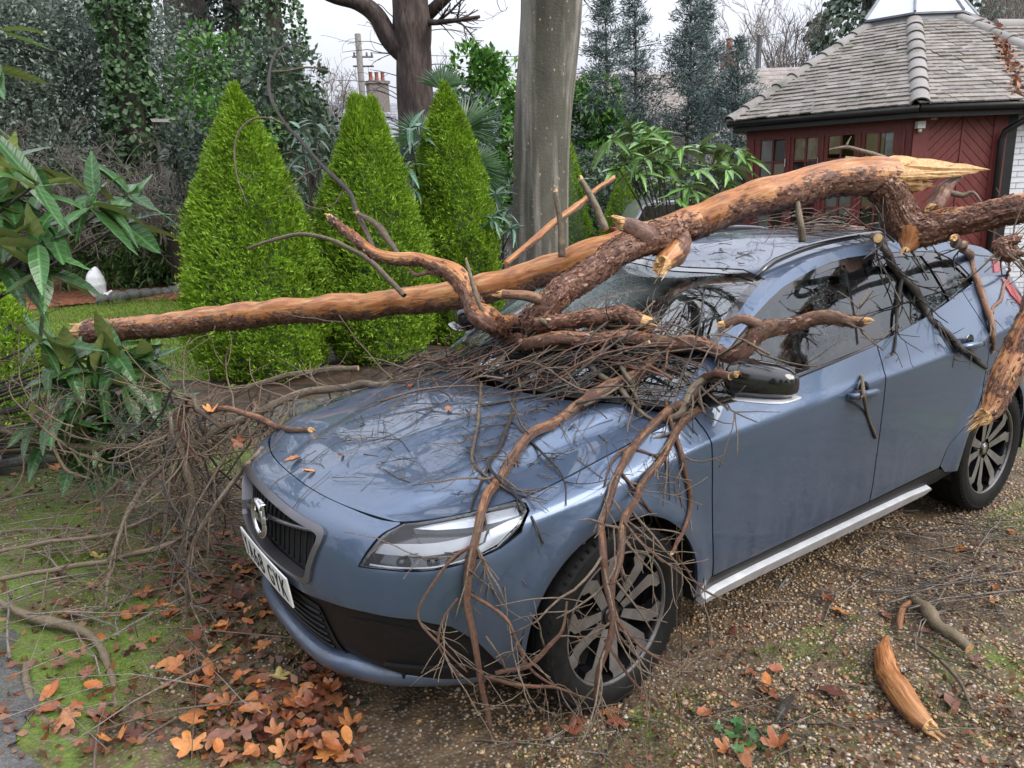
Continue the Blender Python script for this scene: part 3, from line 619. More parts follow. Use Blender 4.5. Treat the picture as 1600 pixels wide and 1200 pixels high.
    for uu, vv in ((.70, .537), (.80, .540)):
        p = B(np.array([[s*uu, vv]]))[0]; pn = surf_normals(B, np.array([[s*uu, vv]]), 0, np.array([0, 0, .45]))[1][0]
        bm = bmesh.new(); bmesh.ops.create_uvsphere(bm, u_segments=16, v_segments=10, radius=.019)
        for v in bm.verts: v.co = v.co+Vector(p-pn*.030)
        bmobj('projector', bm, M_GBLK, hl)
    # tail light (hugs the rear corner)
    panel('tail_light', B, mir([(4.45, .62), (4.7, .60), (4.9, .62), (4.88, .755), (4.5, .755), (4.42, .70)]), M_REDL, car, sc=SB, step=.03, off=.006)
    panel('tail_light_stem', Gs, [(-1.66, 1.215), (-1.76, 1.21), (-1.82, 1.24), (-1.77, 1.285), (-1.72, 1.275)], M_REDL, car, step=.03, off=.006, ref=(0, 0, .9))

# bonnet
SH = (1.2, .75)
panel('bonnet', hood, [(.005, -.985), (.004, -.7), (.004, -.4), (.004, 0), (.004, .4), (.004, .7), (.005, .985), (.12, .988), (.3, .99), (.55, .99), (.8, .99), (.985, .99), (.985, 0), (.985, -.99), (.8, -.99), (.55, -.99), (.3, -.99), (.12, -.988)], M_PAINT, car, sc=SH, step=.03, flange=.02)
panel('scuttle_panel', U, [(-.0, -1), (.07, -1), (.07, 0), (.07, 1), (0, 1), (0, 0)], M_BLK, car, sc=(1, .75), step=.05, off=-.006)
# front bumper with openings
gr = [(-.335, .345), (-.17, .338), (0, .335), (.17, .338), (.335, .345), (.362, .40), (.385, .48), (.400, .560), (.385, .592), (.30, .598), (0, .604), (-.30, .598), (-.385, .592), (-.400, .560), (-.385, .48), (-.362, .40)]
lowr_old = [(-.98, .145), (-.88, .235), (-.74, .295), (-.55, .306), (-.44, .300), (-.30, .285), (0, .28), (.30, .285), (.44, .300), (.55, .306), (.74, .295), (.88, .235), (.98, .145), (1.02, .07), (.9, .035), (.64, .03), (.3, .03), (0, .03), (-.3, .03), (-.64, .03), (-.9, .035), (-1.02, .07)]
lampL = [(.566, .474), (.66, .484), (.80, .486), (.92, .499), (1.025, .523), (1.10, .562)]
edge = [(1.128, .50)]
LOWE = [(1.045, .06), (.985, .135), (.93, .215), (.86, .280), (.76, .312), (.60, .314), (.44, .304), (.30, .288), (0, .282)]
def bumper_poly():
    right = [(0, .757), (.25, .757), (.45, .757), (.60, .757), (.652, .757), (.655, .745), (.615, .665), (.583, .562)]+lampL+[(1.118, .54)]
    wb = side_poly([(1.323+ARCH_R*math.cos(R_(t)), .335+ARCH_R*math.sin(R_(t))) for t in np.linspace(62, -6, 14)], 1)
    return right+wb+LOWE[:-1]
bp = bumper_poly(); bp = bp+[LOWE[-1]]+[(-u, v) for u, v in bp[::-1] if u > 0]
bump_o = panel('front_bumper', B, bp, M_PAINT, car, holes=[smooth_poly(gr, 3)], sc=SB, step=.03)
val = [(1.10, .10)]+[(u, v+.012) for u, v in LOWE[:-1]]; val = val+[(0, .294)]+[(-u, v) for u, v in val[::-1]]+[(-1.09, 0), (-.8, 0), (-.4, 0), (0, 0), (.4, 0), (.8, 0), (1.09, 0)]
panel('lower_valance', B, val, M_BLK, car, sc=SB, step=.03, off=-.016, flange=0)
panel('lower_intake', B, [(-.40, .06), (-.36, .25), (0, .262), (.36, .25), (.40, .06), (0, .05)], M_GAP, car, sc=SB, step=.04, off=-.010, flange=0)
for k in range(6):
    v = .085+k*.028; p = B(np.stack([np.linspace(-.36, .36, 13), np.full(13, v)], -1)); p[:, 0] -= .004
    m = MB(); m.tube(p, .006, 5); m.build('intake_bar', M_BLK, car, smooth=True)
for s in (1, -1):
    panel('fog_recess', B, [(s*u, v) for u, v in [(.50, .10), (.50, .255), (.62, .272), (.74, .262), (.84, .21), (.90, .12), (.74, .085)]], M_BLK, car, sc=SB, step=.04, off=-.0125, flange=.02)
    panel('fog_bar', B, [(s*u, v) for u, v in [(.60, .085), (.76, .085), (.93, .105), (.95, .125), (.76, .108), (.60, .104)]], M_BLK, car, sc=SB, step=.03, off=.0, flange=.02)
# front lip
lipc = crspline([(1.70, .79, .235), (1.82, .735, .215), (1.985, .605, .20), (2.10, .46, .195), (2.170, .29, .198), (2.192, 0, .205), (2.170, -.29, .198), (2.10, -.46, .195), (1.985, -.605, .20), (1.82, -.735, .215), (1.70, -.79, .235)], 8)
lv = []; lf = []
T = np.gradient(lipc, axis=0); T /= np.linalg.norm(T, axis=1)[:, None]; Nn = np.cross(T, [0, 0, 1.]); 
Nn *= np.where((Nn[:, :1]*(lipc[:, :1]-1)+Nn[:, 1:2]*lipc[:, 1:2]) < 0, -1, 1)
prof = [(-.075, .062), (-.018, .058), (0, .048), (.006, .030), (.002, .010), (-.012, 0), (-.09, .004)]
for c, n_, i in zip(lipc, Nn, range(len(lipc))):
    wd = 1.+.25*math.exp(-((abs(c[1])-.45)/.10)**2)
    for a, b in prof: lv.append(c+n_*a*wd+np.array([0, 0, b*wd]))
K = len(prof)
for i in range(len(lipc)-1):
    for j in range(K-1): lf.append((i*K+j, (i+1)*K+j, (i+1)*K+j+1, i*K+j+1))
obj('front_lip', lv, lf, M_PAINT, car)
# grille
g0 = empty('grille'); g0.parent = car
grs = np.array(gr); gc = np.array([0, .47])
panel('mesh_backing', B, [tuple(gc+(p-gc)*1.02) for p in grs], M_GAP, g0, sc=SB, step=.04, off=-.045, flange=0)
panel('grille_frame', B, smooth_poly([tuple(gc+(p-gc)*np.array([1.03, 1.05])) for p in grs], 3), M_SATIN, g0, holes=[smooth_poly([tuple(gc+[0, -.006]+(p-gc)*np.array([.962, .895])) for p in grs], 3)], sc=SB, step=.02, off=.010, flange=.045)
for k in range(18):
    u = -.36+k*.72/17; v0 = .362; v1 = .575
    p = B(np.stack([np.full(8, u), np.linspace(v0, v1, 8)], -1)); p[:, 0] -= .034; m = MB(); m.tube(p, .005, 5); m.build('grille_bar', M_GAP, g0, smooth=True)
ec = B(np.array([[0, .475]]))[0]+np.array([.012, 0, 0])
m = MB()
for i in range(40):
    pass
ringp = [(ec[0]+.004, .062*math.cos(a), ec[2]+.062*math.sin(a)) for a in np.linspace(0, 2*math.pi, 33)]
m.tube(ringp, .0125, 10, caps=False); m.box((ec[0], 0, ec[2]), (.012, .11, .03))
a = R_(45); m.tube([(ec[0]+.006, .058*math.cos(a), ec[2]+.058*math.sin(a)), (ec[0]+.006, .100*math.cos(a), ec[2]+.100*math.sin(a))], .009, 8)
ah = np.array([0, math.cos(a), math.sin(a)]); pe = np.array([0, -math.sin(a), math.cos(a)]); tip = np.array([ec[0]+.006, 0, ec[2]])+ah*.104
m.tube([tip-ah*.002, tip-ah*.03+pe*.03], .008, 6); m.tube([tip-ah*.002, tip-ah*.03-pe*.03], .008, 6)
m.build('emblem', M_CHR, g0, smooth=True, angle=40)
m = MB(); e0 = B(np.array([[-.39, .575]]))[0]; 
for uu in (-1, 1):
    p = B(np.stack([np.linspace(0, uu*.36, 6), np.linspace(.475, .475+(.10 if uu > 0 else -.10), 6)], -1)); p[:, 0] -= .012; m.tube(p, .008, 6)
m.build('diagonal_bar', M_SATIN, g0, smooth=True)
# number plate
pl = empty('number_plate'); pl.parent = car
PXc = 2.236
def plate_pt(y, z): return Vector((PXc-.20*y*y*.35+(z-.475)*.12, y, z))
vv = []; ff = []
for i in range(17):
    for j in (0, 1):
        y = -.26+.52*i/16; vv.append(plate_pt(y, .419+.111*j)); 
n0 = len(vv); vv += [p-Vector((.006, 0, 0)) for p in vv]
for i in range(16):
    a_, b_, c_, d_ = 2*i, 2*i+2, 2*i+3, 2*i+1
    ff.append((a_, b_, c_, d_)); ff.append((n0+a_, n0+d_, n0+c_, n0+b_)); ff.append((d_, c_, n0+c_, n0+d_)); ff.append((a_, n0+a_, n0+b_, b_))
ff += [(0, 1, n0+1, n0), (32, n0+32, n0+33, 33)]
obj('plate', vv, ff, M_PLATE, pl, smooth=False)
def glyph(ch, size=.1, off=.0006, ext=.0006):
    cu = bpy.data.curves.new('txt', 'FONT'); cu.body = ch; cu.size = size; cu.extrude = ext; cu.resolution_u = 3; cu.offset = off
    to = bpy.data.objects.new('txt', cu); COL.objects.link(to); bpy.context.view_layer.update()
    tm = bpy.data.meshes.new_from_object(to.evaluated_get(bpy.context.evaluated_depsgraph_get())); bpy.data.objects.remove(to)
    return tm
for ch, yc in zip('YA68GYK', (-.212, -.148, -.084, -.020, .084, .148, .212)):
    tm = glyph(ch); X = [v.co.x for v in tm.vertices]; Z = [v.co.y for v in tm.vertices]; X0, X1, Z0, Z1 = min(X), max(X), min(Z), max(Z)
    for v in tm.vertices: v.co = plate_pt(yc+((v.co.x-X0)/(X1-X0)-.5)*.050, .4745+((v.co.y-Z0)/(Z1-Z0)-.5)*.079)+Vector((.0012+v.co.z, 0, 0))
    tm.materials.clear(); tm.materials.append(M_INK); link('plate_character', tm, pl)
# roof, windscreen, tailgate glass
wl = .925
panel('windscreen', U, [(.045, -wl), (.045, 0), (.045, wl), (.4, wl+.005), (.78, wl-.01), (.84, .75), (.855, .4), (.86, 0), (.855, -.4), (.84, -.75), (.78, -wl+.01), (.4, -wl-.005)], M_SCREEN, car, sc=(1, .75), step=.045, off=-.006, flange=0, ref=(0, 0, .8))
panel('screen_border', U, [(.03, -.945), (.03, 0), (.03, .945), (.4, .945), (.79, .94), (.875, .75), (.888, .4), (.893, 0), (.888, -.4), (.875, -.75), (.79, -.94), (.4, -.945)], M_GBLK, car, holes=[[(.11, -.90), (.10, 0), (.11, .90), (.4, .905), (.77, .895), (.815, .74), (.83, .4), (.835, 0), (.83, -.4), (.815, -.74), (.77, -.895), (.4, -.905)]], sc=(1, .75), step=.045, off=-.003, flange=0, ref=(0, 0, .8))
for s in (1, -1):
    panel('windscreen_pillar', U, [(0, s*.945), (.2, s*.945), (.4, s*.945), (.6, s*.944), (.79, s*.94), (.90, s*.94), (.90, s*1.0), (.6, s*1.0), (.4, s*1.0), (.2, s*1.0), (0, s*1.0)], M_PAINT, car, sc=(1, .75), step=.03, ref=(0, 0, .8))
panel('roof', U, [(.795, -.938), (.877, -.75), (.89, -.4), (.895, 0), (.89, .4), (.877, .75), (.795, .938), (.90, .94), (.902, 1.0), (1.3, 1.0), (1.8, 1.0), (2.3, 1.0), (2.80, 1.0), (2.82, 0), (2.80, -1), (2.3, -1), (1.8, -1), (1.3, -1), (.902, -1), (.90, -.94)], M_PAINT, car, sc=(1, .75), step=.05, ref=(0, 0, .8))
panel('rear_window', U, [(2.86, -.86), (2.86, 0), (2.86, .86), (3.2, .86), (3.2, 0), (3.2, -.86)], M_GLASS, car, sc=(1, .75), step=.06, off=-.004, flange=0, ref=(0, 0, .8))
panel('tailgate', U, [(2.825, -1), (2.825, 0), (2.825, 1), (3.32, 1), (3.32, 0), (3.32, -1)], M_PAINT, car, holes=[[(2.87, -.85), (2.87, 0), (2.87, .85), (3.19, .85), (3.19, 0), (3.19, -.85)]], sc=(1, .75), step=.06, ref=(0, 0, .8))
m = MB(); m.tube([(1.02, .45, 1.04), (1.10, -.05, 1.065), (1.06, -.5, 1.05)], .009, 6); m.tube([(1.00, -.1, 1.05), (.97, .2, 1.085), (.90, .60, 1.07)], .009, 6); m.build('wipers', M_BLK, car, smooth=True).name = 'wiper'
# dark inner shell, wheel wells, floor
for s in (1, -1):
    inner = [(s*u, v) for u, v in [(0, .05), (.9, .04), (1.9, .04), (3, .04), (4, .05), (5, .1), (5.59, .12), (5.59, .74), (4.6, .74), (3.6, .74), (2.6, .74), (1.9, .74), (1.2, .74), (.7, .73), (0, .74)]]
    holes = [side_poly(archpts(cx, 190, -10, 22, .385), s) for cx in (1.323, -1.323)]
    holes = [[(u, v) for u, v in h]+[(s*(1.32 if i == 0 else 4.1)+s*.36, .062), (s*(1.32 if i == 0 else 4.1)-s*.36, .062)] for i, h in enumerate(holes)]
    panel('inner_shell', B, inner, M_GAP, car, holes=holes, sc=SB, step=.06, off=-.055, flange=0)
    for cx in (1.323, -1.323):
        m = MB(); a = np.linspace(-12, 192, 21); v = []
        for t in a:
            for y in (.865, .55): v.append((cx+.395*math.cos(R_(t)), s*y, .335+.395*math.sin(R_(t))))
        m.add(v, [(2*i, 2*i+2, 2*i+3, 2*i+1) for i in range(20)])
        v = [(cx, s*.56, .335)]+[(cx+.40*math.cos(R_(t)), s*.56, .335+.40*math.sin(R_(t))) for t in a]
        m.add(v, [(0, i+1, i+2) for i in range(20)]); m.build('wheel_well', M_GAP, car)
m = MB(); m.box((0, 0, .26), (1.8, 1.5, .10)); m.box((1.85, 0, .30), (.30, 1.2, .12)); m.box((-1.85, 0, .34), (.30, 1.2, .10)); m.box((1.32, 0, .40), (.9, 1.05, .3)); m.box((-1.32, 0, .42), (.9, 1.05, .2)); m.build('underbody', M_GAP, car)
# interior
m = MB(); m.box((.78, 0, .86), (.34, 1.36, .22)); m.box((.62, 0, .80), (.14, 1.36, .18)); m.build('dashboard', M_INT, car, bevel=.03, smooth=True)
m = MB(); m.box((.2, 0, .60), (1.0, .22, .28)); m.build('centre_console', M_INT, car, bevel=.03)
def seat(x, y, wd, nh):
    t = empty('seat', (x, y, 0)); t.parent = car
    def rb(name, c, d, rx):
        bm = bmesh.new(); bmesh.ops.create_cube(bm, size=1)
        bmesh.ops.scale(bm, vec=d, verts=bm.verts); bmesh.ops.bevel(bm, geom=bm.edges[:], offset=min(d)*.42, segments=4, affect='EDGES'); bmesh.ops.rotate(bm, matrix=Matrix.Rotation(rx, 3, 'Y'), verts=bm.verts); bmesh.ops.translate(bm, vec=c, verts=bm.verts); bmobj(name, bm, M_SEAT, t)
    rb('cushion', (.1, 0, .52), (.50, wd, .17), 0); rb('backrest', (-.22, 0, .83), (.16, wd, .62), -.30)
    for k in range(nh): rb('headrest', (-.345, (k-(nh-1)/2)*.46, 1.21), (.10, .26, .18), -.25)
seat(.05, .37, .50, 1); seat(.05, -.37, .50, 1); seat(-.85, 0, 1.24, 2)
m = MB(); a = np.linspace(0, 2*math.pi, 25); m.tube([(.48-.09*math.sin(t), -.37+.185*math.cos(t), .93+.165*math.sin(t)) for t in a], .016, 8, caps=False); m.tube([(.48, -.53, .93), (.49, -.37, .92), (.48, -.21, .93)], .02, 6); m.tube([(.49, -.37, .92), (.66, -.37, .86)], .03, 8); m.build('steering_wheel', M_INT, car, smooth=True)
m = MB(); m.box((.46, 0, 1.30), (.03, .21, .065)); m.build('rear_view_mirror', M_GBLK, car, bevel=.012)
# wheels
def wheel(loc, side, steer=0, spin=0):
    w = empty('wheel', loc); w.parent = car; w.rotation_euler = (0, 0, steer+(0 if side > 0 else math.pi))
    R0 = .332; m = MB()                                        # axis is y, outer face +y
    m.lathe([(.232, -.09), (.262, -.108), (.30, -.112), (.322, -.103), (R0, -.085), (R0, -.045), (R0-.006, -.043), (R0-.006, -.037), (R0, -.035), (R0, 0-.004), (R0-.006, -.003), (R0-.006, .003), (R0, .004), (R0, .035), (R0-.006, .037), (R0-.006, .043), (R0, .045), (R0, .085), (.322, .101), (.312, .106), (.308, .1045), (.290, .110), (.270, .1085), (.250, .103), (.238, .094), (.230, .086)], 64, 1)
    n0 = len(m.v)
    for i in range(64):                                        # shoulder tread blocks
        a = 2*math.pi*(i+.5)/64; 
        for sy in (-1, 1):
            c = Vector((math.cos(a)*.3222, sy*.092, math.sin(a)*.327)); rt = Matrix.Rotation(-a, 3, 'Y'); m.box(c, (.010, .018, .008), rt)
    m.build('tyre', M_RUB, w, smooth=True, angle=35)
    rim = empty('rim'); rim.parent = w
    m = MB(); m.lathe([(.241, .093), (.239, .098), (.234, .098), (.231, .090)], 64, 1); m.build('rim_lip', M_RIM, rim, smooth=True, angle=40)
    m = MB(); m.lathe([(.231, .090), (.224, .070), (.216, -.09)], 64, 1); m.build('rim_barrel', M_GBLK, rim, smooth=True, angle=40)
    m = MB(); m.lathe([(.217, -.02), (.06, -.03), (0, -.03)], 48, 1); m.lathe([(.165, -.012), (.150, -.006), (.06, -.006)], 40, 1); m.build('brake_disc', M_GAP, rim)
    for k in range(5):
        a0 = spin+2*math.pi*k/5
        for h in (1, -1):
            m = MB(); 
            def pt(r, t, y): return (r*math.sin(a0)+t*math.cos(a0), y, r*math.cos(a0)-t*math.sin(a0))
            # one arm of the V: slim at the hub, opening out, then kinking along the rim
            inner = [(.050, .003), (.10, .009), (.15, .016), (.190, .022), (.208, .044), (.228, .050)]
            outer = [(.048, .034), (.10, .047), (.15, .059), (.174, .068), (.186, .096), (.222, .108)]
            yy = [.064, .072, .078, .082, .084, .086]
            n = len(inner)
            top = [pt(r, h*t, y) for (r, t), y in zip(inner, yy)]+[pt(r, h*t, y) for (r, t), y in zip(outer, yy)]
            f = [(i, i+1, n+i+1, n+i) if h > 0 else (i, n+i, n+i+1, i+1) for i in range(n-1)]
            m.add(top, f, 0)
            bot = [(p[0], p[1]-.035, p[2]) for p in top]; b = top+bot; N2 = 2*n
            sd = []
            for i in range(n-1): sd += [(i, N2+i, N2+i+1, i+1), (n+i, n+i+1, N2+n+i+1, N2+n+i)]
            m.add(b, sd, 1); m.build('spoke', [M_RIM, M_GBLK], rim)
    m = MB(); m.lathe([(0, .070), (.03, .070), (.034, .066), (.036, .058), (.058, .054), (.066, .045), (.070, .0)], 32, 1); m.build('wheel_hub', M_GBLK, rim, smooth=True, angle=40)
    m = MB(); m.lathe([(0, .0715), (.020, .0715), (.022, .070)], 24, 1); m.build('hub_cap_badge', M_CHR, rim, smooth=True)
    for k in range(5):
        a = spin+2*math.pi*(k+.5)/5; m = MB(); m.lathe([(0, .050), (.009, .050), (.010, .040)], 8, 1, (.050*math.sin(a), .006, .050*math.cos(a))); m.build('wheel_nut', M_GAP, rim)
    return w
for s in (1, -1):
    wheel((1.323, s*.775, .330), s, R_(4), .35); wheel((-1.323, s*.775, .330), s, 0, .12)
# ---------------------------------------------------------------- pavilion with tiled roof
def wood_red():
    n = NM('red_stained_timber'); co = n.coord(scale=(8, 8, 1.2)); g = n.noise(co, 6, 7, .65)
    n.set(Base_Color=n.ramp(g, [(.3, (.11, .020, .018)), (.6, (.175, .036, .031)), (.85, (.22, .058, .046))]), Roughness=.5); n.bump(g, .25, .004); return n.m
def tile_mat(name, cols):
    n = NM(name); g = n.n('ShaderNodeNewGeometry'); oi = n.n('ShaderNodeObjectInfo'); co = n.coord('Object') if False else None
    tc = n.n('ShaderNodeNewGeometry'); P = tc.outputs['Position']
    r = n.math('FRACT', n.math('ADD', g.outputs['Random Per Island'], oi.outputs['Random']))
    c = n.ramp(r, [(i/(len(cols)-1), x) for i, x in enumerate(cols)])
    c = n.mix(n.ramp(n.noise(P, 18, 7, .75), [(.50, 0.), (.70, .6)]), c, (.33, .31, .26))        # pale lichen
    c = n.mix(n.ramp(n.noise(P, 2.1, 7, .7), [(.52, 0.), (.68, .7)]), c, (.045, .055, .02))       # moss
    n.set(Base_Color=c, Roughness=.72); n.bump(n.noise(P, 60, 4), .35, .006); return n.m
M_RED = wood_red()
M_TILE = tile_mat('clay_roof_tiles', [(.135, .118, .108), (.21, .188, .172), (.175, .150, .132), (.26, .237, .218), (.145, .130, .128)])
M_HIP = tile_mat('hip_tile_grey', [(.20, .185, .175), (.25, .235, .23)])
M_FASC = simple('black_fascia', (.012, .012, .013), .4, var=.3, scale=10)
M_WHITEB = simple('white_painted_brick', (.70, .72, .76), .6, var=.10, scale=9, bump=.25)
M_MORT = simple('white_mortar', (.55, .57, .60), .8, var=.1)
M_LEAD = simple('lead_flashing', (.20, .215, .24), .5, .3, var=.2, scale=6)
M_POLY = simple('lantern_glazing', (.60, .66, .76), .15, 0., var=.04, scale=2, coat=1.)
M_WGL = None
def pane_mat():
    n = NM('window_pane'); tr = n.n('ShaderNodeBsdfTransparent'); tr.inputs[0].default_value = (.85, .88, .88, 1); gl = n.n('ShaderNodeBsdfGlossy'); gl.inputs['Roughness'].default_value = .02
    fr = n.n('ShaderNodeFresnel'); fr.inputs[0].default_value = 1.6; ms = n.n('ShaderNodeMixShader'); n.l(fr.outputs[0], ms.inputs[0]); n.l(tr.outputs[0], ms.inputs[1]); n.l(gl.outputs[0], ms.inputs[2]); n.l(ms.outputs[0], n.o.inputs[0]); n.t.nodes.remove(n.b); return n.m
M_WGL = pane_mat()
M_WARM = simple('warm_interior_wall', (.62, .47, .27), .8, var=.1, scale=2)
M_CURT = simple('pale_curtain', (.62, .63, .60), .85, var=.15, scale=8)
PC = np.array([-10.33, -4.82]); PR = 3.492; EZ = 2.60; RH = 1.9; RK = .75
def pcor(k, r=PR, z=EZ):
    a = R_(32.5+45*k)
    if k % 8 == 6: a = R_(-50.5); r = r*.66+(.02 if r < PR else 0)
    return np.array([PC[0]+r*math.cos(a), PC[1]+r*math.sin(a), z])
pav = empty('garden_pavilion', (PC[0], PC[1], 0)); tag(pav, 'octagonal red timber pavilion with mossy tiled roof and glazed lantern', 'building')
def prt(name, mb, mats, parent=pav, **k):
    o = mb.build(name, mats, parent, **k); 
    if parent is pav: o.location = (-PC[0], -PC[1], 0)
    return o
# roof deck and tiles
WR = PR*.915
tmb = MB(); tmb.box((0, 0, 0), (.161, .235, .019)); tile_me = [tmb.mesh('roof_tile', M_TILE)]
for q in range(3):
    t2 = MB(); t2.box((0, 0, 0), (.161, .235, .019), Euler((0, rnd.uniform(-.03, .03), rnd.uniform(-.03, .03))).to_matrix())
    t2.v = [(x+.004*math.sin(x*90+q), y, z+(.004 if y < 0 and x > 0 else 0)*(q-1)) for x, y, z in t2.v]; tile_me.append(t2.mesh('roof_tile', M_TILE))
n_ind = 0; rest = MB()
deck = MB()
for k in range(8):
    a, b = pcor(k), pcor(k+1); ta = a+(np.append(PC, EZ)-a)*RK+np.array([0, 0, RH*RK]); tb = b+(np.append(PC, EZ)-b)*RK+np.array([0, 0, RH*RK])
    if k == 0: e_ = (b-a)/np.linalg.norm(b-a); u_ = ta+tb-a-b; u_ /= np.linalg.norm(u_); tb = a+e_*2.12+u_*float(np.dot(ta-a, u_)); b = a+e_*1.27
    deck.add([a, b, tb, ta], [(0, 1, 2, 3)])
prt('roof_deck', deck, M_FASC)
def tile_face(a, b, ta, tb, individual, lim=None):
    global n_ind
    e = (b-a); W = np.linalg.norm(e); e = e/W; up = (ta+tb)/2-(a+b)/2; up = up-e*np.dot(up, e); SL = np.linalg.norm(up); up = up/SL; nn = np.cross(e, up); nn = nn if nn[2] > 0 else -nn
    rows = int(SL/.116)
    for r in range(rows):
        s = r*.116; f = s/SL; L0 = np.dot(a+(ta-a)*f-a, e); L1 = W-np.dot(b-(b+(tb-b)*f), e); off = (r % 2)*.0825
        x = -off+L0-.05
        while x < L1+.02:
            cx = x+.0825; x += .165
            if cx < L0+.03 or cx > L1-.03 or (lim and cx > lim(s)): continue
            c = a+e*cx+up*(s+.055)+nn*(.034+rnd.uniform(-.004, .005)+.004*math.sin(cx*2.1+r*.9)); rot = Matrix((e, up, nn)).transposed().to_3x3() @ Euler((-R_(7.0)+rnd.uniform(-.025, .025), rnd.uniform(-.015, .015), rnd.uniform(-.02, .02))).to_matrix()
            if individual and n_ind < 300:
                o = link('roof_tile', tile_me[rnd.randrange(4)], roof); o.matrix_local = Matrix.Translation(Vector(c)-Vector((PC[0], PC[1], 0))) @ rot.to_4x4(); n_ind += 1
            else: rest.box(c, (.161, .235, .019), rot)
roof = empty('tiled_roof'); roof.parent = pav
def topc(p): return p+(np.append(PC, EZ)-p)*RK+np.array([0, 0, RH*RK])
A_, B_, C_ = pcor(7), pcor(8), pcor(9)
_e = (C_-B_)/np.linalg.norm(C_-B_); _u = topc(B_)+topc(C_)-B_-C_; _u /= np.linalg.norm(_u); _SL = float(np.dot(topc(B_)-B_, _u))
tile_face(B_, B_+_e*1.27, topc(B_), B_+_e*2.12+_u*_SL, True)
tile_face(A_, B_, topc(A_), topc(B_), True)
for k in (1, 2, 5, 6): tile_face(pcor(k), pcor(k+1), topc(pcor(k)), topc(pcor(k+1)), False)
o = rest.build('roof_tile_courses', M_TILE, roof); o.location = (-PC[0], -PC[1], 0); tag(o, kind='stuff')
for k in range(8):                                            # half round hip tiles
    p0 = pcor(k); p1 = topc(p0); d = p1-p0; Lh = np.linalg.norm(d); d = d/Lh; sd = np.cross(d, [0, 0, 1.]); sd /= np.linalg.norm(sd); nn = np.cross(sd, d); N = 9
    for i in range(N):
        s0 = Lh*i/N-.04; s1 = Lh*(i+1)/N+.02; mb = MB(); v = []
        for s, rr, h in ((s0, .128, .030), (s1, .112, .014)):
            for j in range(11):
                an = math.pi*j/10; v.append(p0+d*s+sd*math.cos(an)*rr+nn*(math.sin(an)*rr*.8+h-.02))
            for j in range(11):
                an = math.pi*j/10; v.append(p0+d*s+sd*math.cos(an)*(rr-.018)+nn*(math.sin(an)*(rr-.018)*.8+h-.02))
        f = [(j, j+1, 22+j+1, 22+j) for j in range(10)]+[(11+j, 22+11+j, 22+12+j, 12+j) for j in range(10)]+[(j, 11+j, 12+j, j+1) for j in range(10)]+[(22+j, 22+j+1, 22+12+j, 22+11+j) for j in range(10)]
        mb.add(v, f); o = mb.build('hip_tile', M_HIP, roof, smooth=True, angle=40); o.location = (-PC[0], -PC[1], 0)
# lantern
lan = empty('roof_lantern'); lan.parent = pav
LZ = EZ+RH*RK; LR = PR*(1-RK)+.06
mb = MB()
for k in range(8):
    a = pcor(k, LR+.03, LZ-.10); b = pcor(k+1, LR+.03, LZ-.10); a2 = pcor(k, LR, LZ+.07); b2 = pcor(k+1, LR, LZ+.07); mb.add([a, b, b2, a2], [(0, 1, 2, 3)])
    a3 = pcor(k, LR+.05, LZ+.07); b3 = pcor(k+1, LR+.05, LZ+.07); a4 = pcor(k, LR+.05, LZ+.10); b4 = pcor(k+1, LR+.05, LZ+.10); mb.add([a3, b3, b4, a4], [(0, 1, 2, 3)]); mb.add([a2, b2, b3, a3], [(0, 1, 2, 3)])
o = mb.build('lantern_curb', M_LEAD, lan); o.location = (-PC[0], -PC[1], 0)
apex = np.array([PC[0], PC[1], LZ+1.28])
for k in range(8):
    a = pcor(k, LR+.04, LZ+.10); b = pcor(k+1, LR+.04, LZ+.10); o = obj('glazing_panel', [a, b, apex], [(0, 1, 2)], M_POLY, lan); o.location = (-PC[0], -PC[1], 0)
    mb = MB(); mb.tube([a+[0, 0, .01], apex], .022, 6); o = mb.build('glazing_bar', M_LEAD, lan); o.location = (-PC[0], -PC[1], 0)
# fascia, gutter, walls
mb = MB(); g = MB()
for k in range(8):
    a = pcor(k, PR-.03); b = pcor(k+1, PR-.03); mb.add([a+[0, 0, .0], b+[0, 0, .0], b-[0, 0, .16], a-[0, 0, .16]], [(0, 1, 2, 3)])
    i0 = pcor(k, WR-.02, EZ-.15); i1 = pcor(k+1, WR-.02, EZ-.15); mb.add([a-[0, 0, .15], b-[0, 0, .15], i1, i0], [(0, 1, 2, 3)])
prt('fascia', mb, M_FASC)
for k in (7, 0, 1, 6):
    a = pcor(k, PR+.035, EZ-.045); b = pcor(k+1, PR+.035, EZ-.045); g = MB(); g.tube([a, b], .050, 8); prt('gutter', g, M_FASC, smooth=True)
floorz = 0.
def wallpt(a, b, t, z, off=0.): 
    e = b-a; nn = np.array([e[1], -e[0], 0]); nn /= np.linalg.norm(nn); p = a+e*t+nn*off; p[2] = z; return p
wa, wb = pcor(7, WR, 0), pcor(8, WR, 0); we = wb-wa; WL = np.linalg.norm(we); wn = np.array([we[1], -we[0], 0])/WL
def wt(px, py=240):
    r = ray(px, py); s = np.dot(wa-CAM, wn)/np.dot(r, wn); return float(np.dot(CAM+r*s-wa, we)/WL)     # metres along the window wall
def wbox(m, t0, t1, z0, z1, d0, d1):
    v = [wallpt(wa, wb, t/WL, z, d) for t in (t0, t1) for d in (d0, d1) for z in (z0, z1)]
    m.add(v, [(0, 1, 3, 2), (4, 6, 7, 5), (0, 4, 5, 1), (2, 3, 7, 6), (0, 2, 6, 4), (1, 5, 7, 3)])
ws = 1 if np.dot(wn, np.append(CAM[:2]-PC, 0)) > 0 else -1
def WB(name, t0, t1, z0, z1, d0, d1, mat, parent=pav): m = MB(); wbox(m, t0, t1, z0, z1, ws*d0, ws*d1); o = m.build(name, mat, parent); o.location = (-PC[0], -PC[1], 0); return o
TOP = EZ-.15
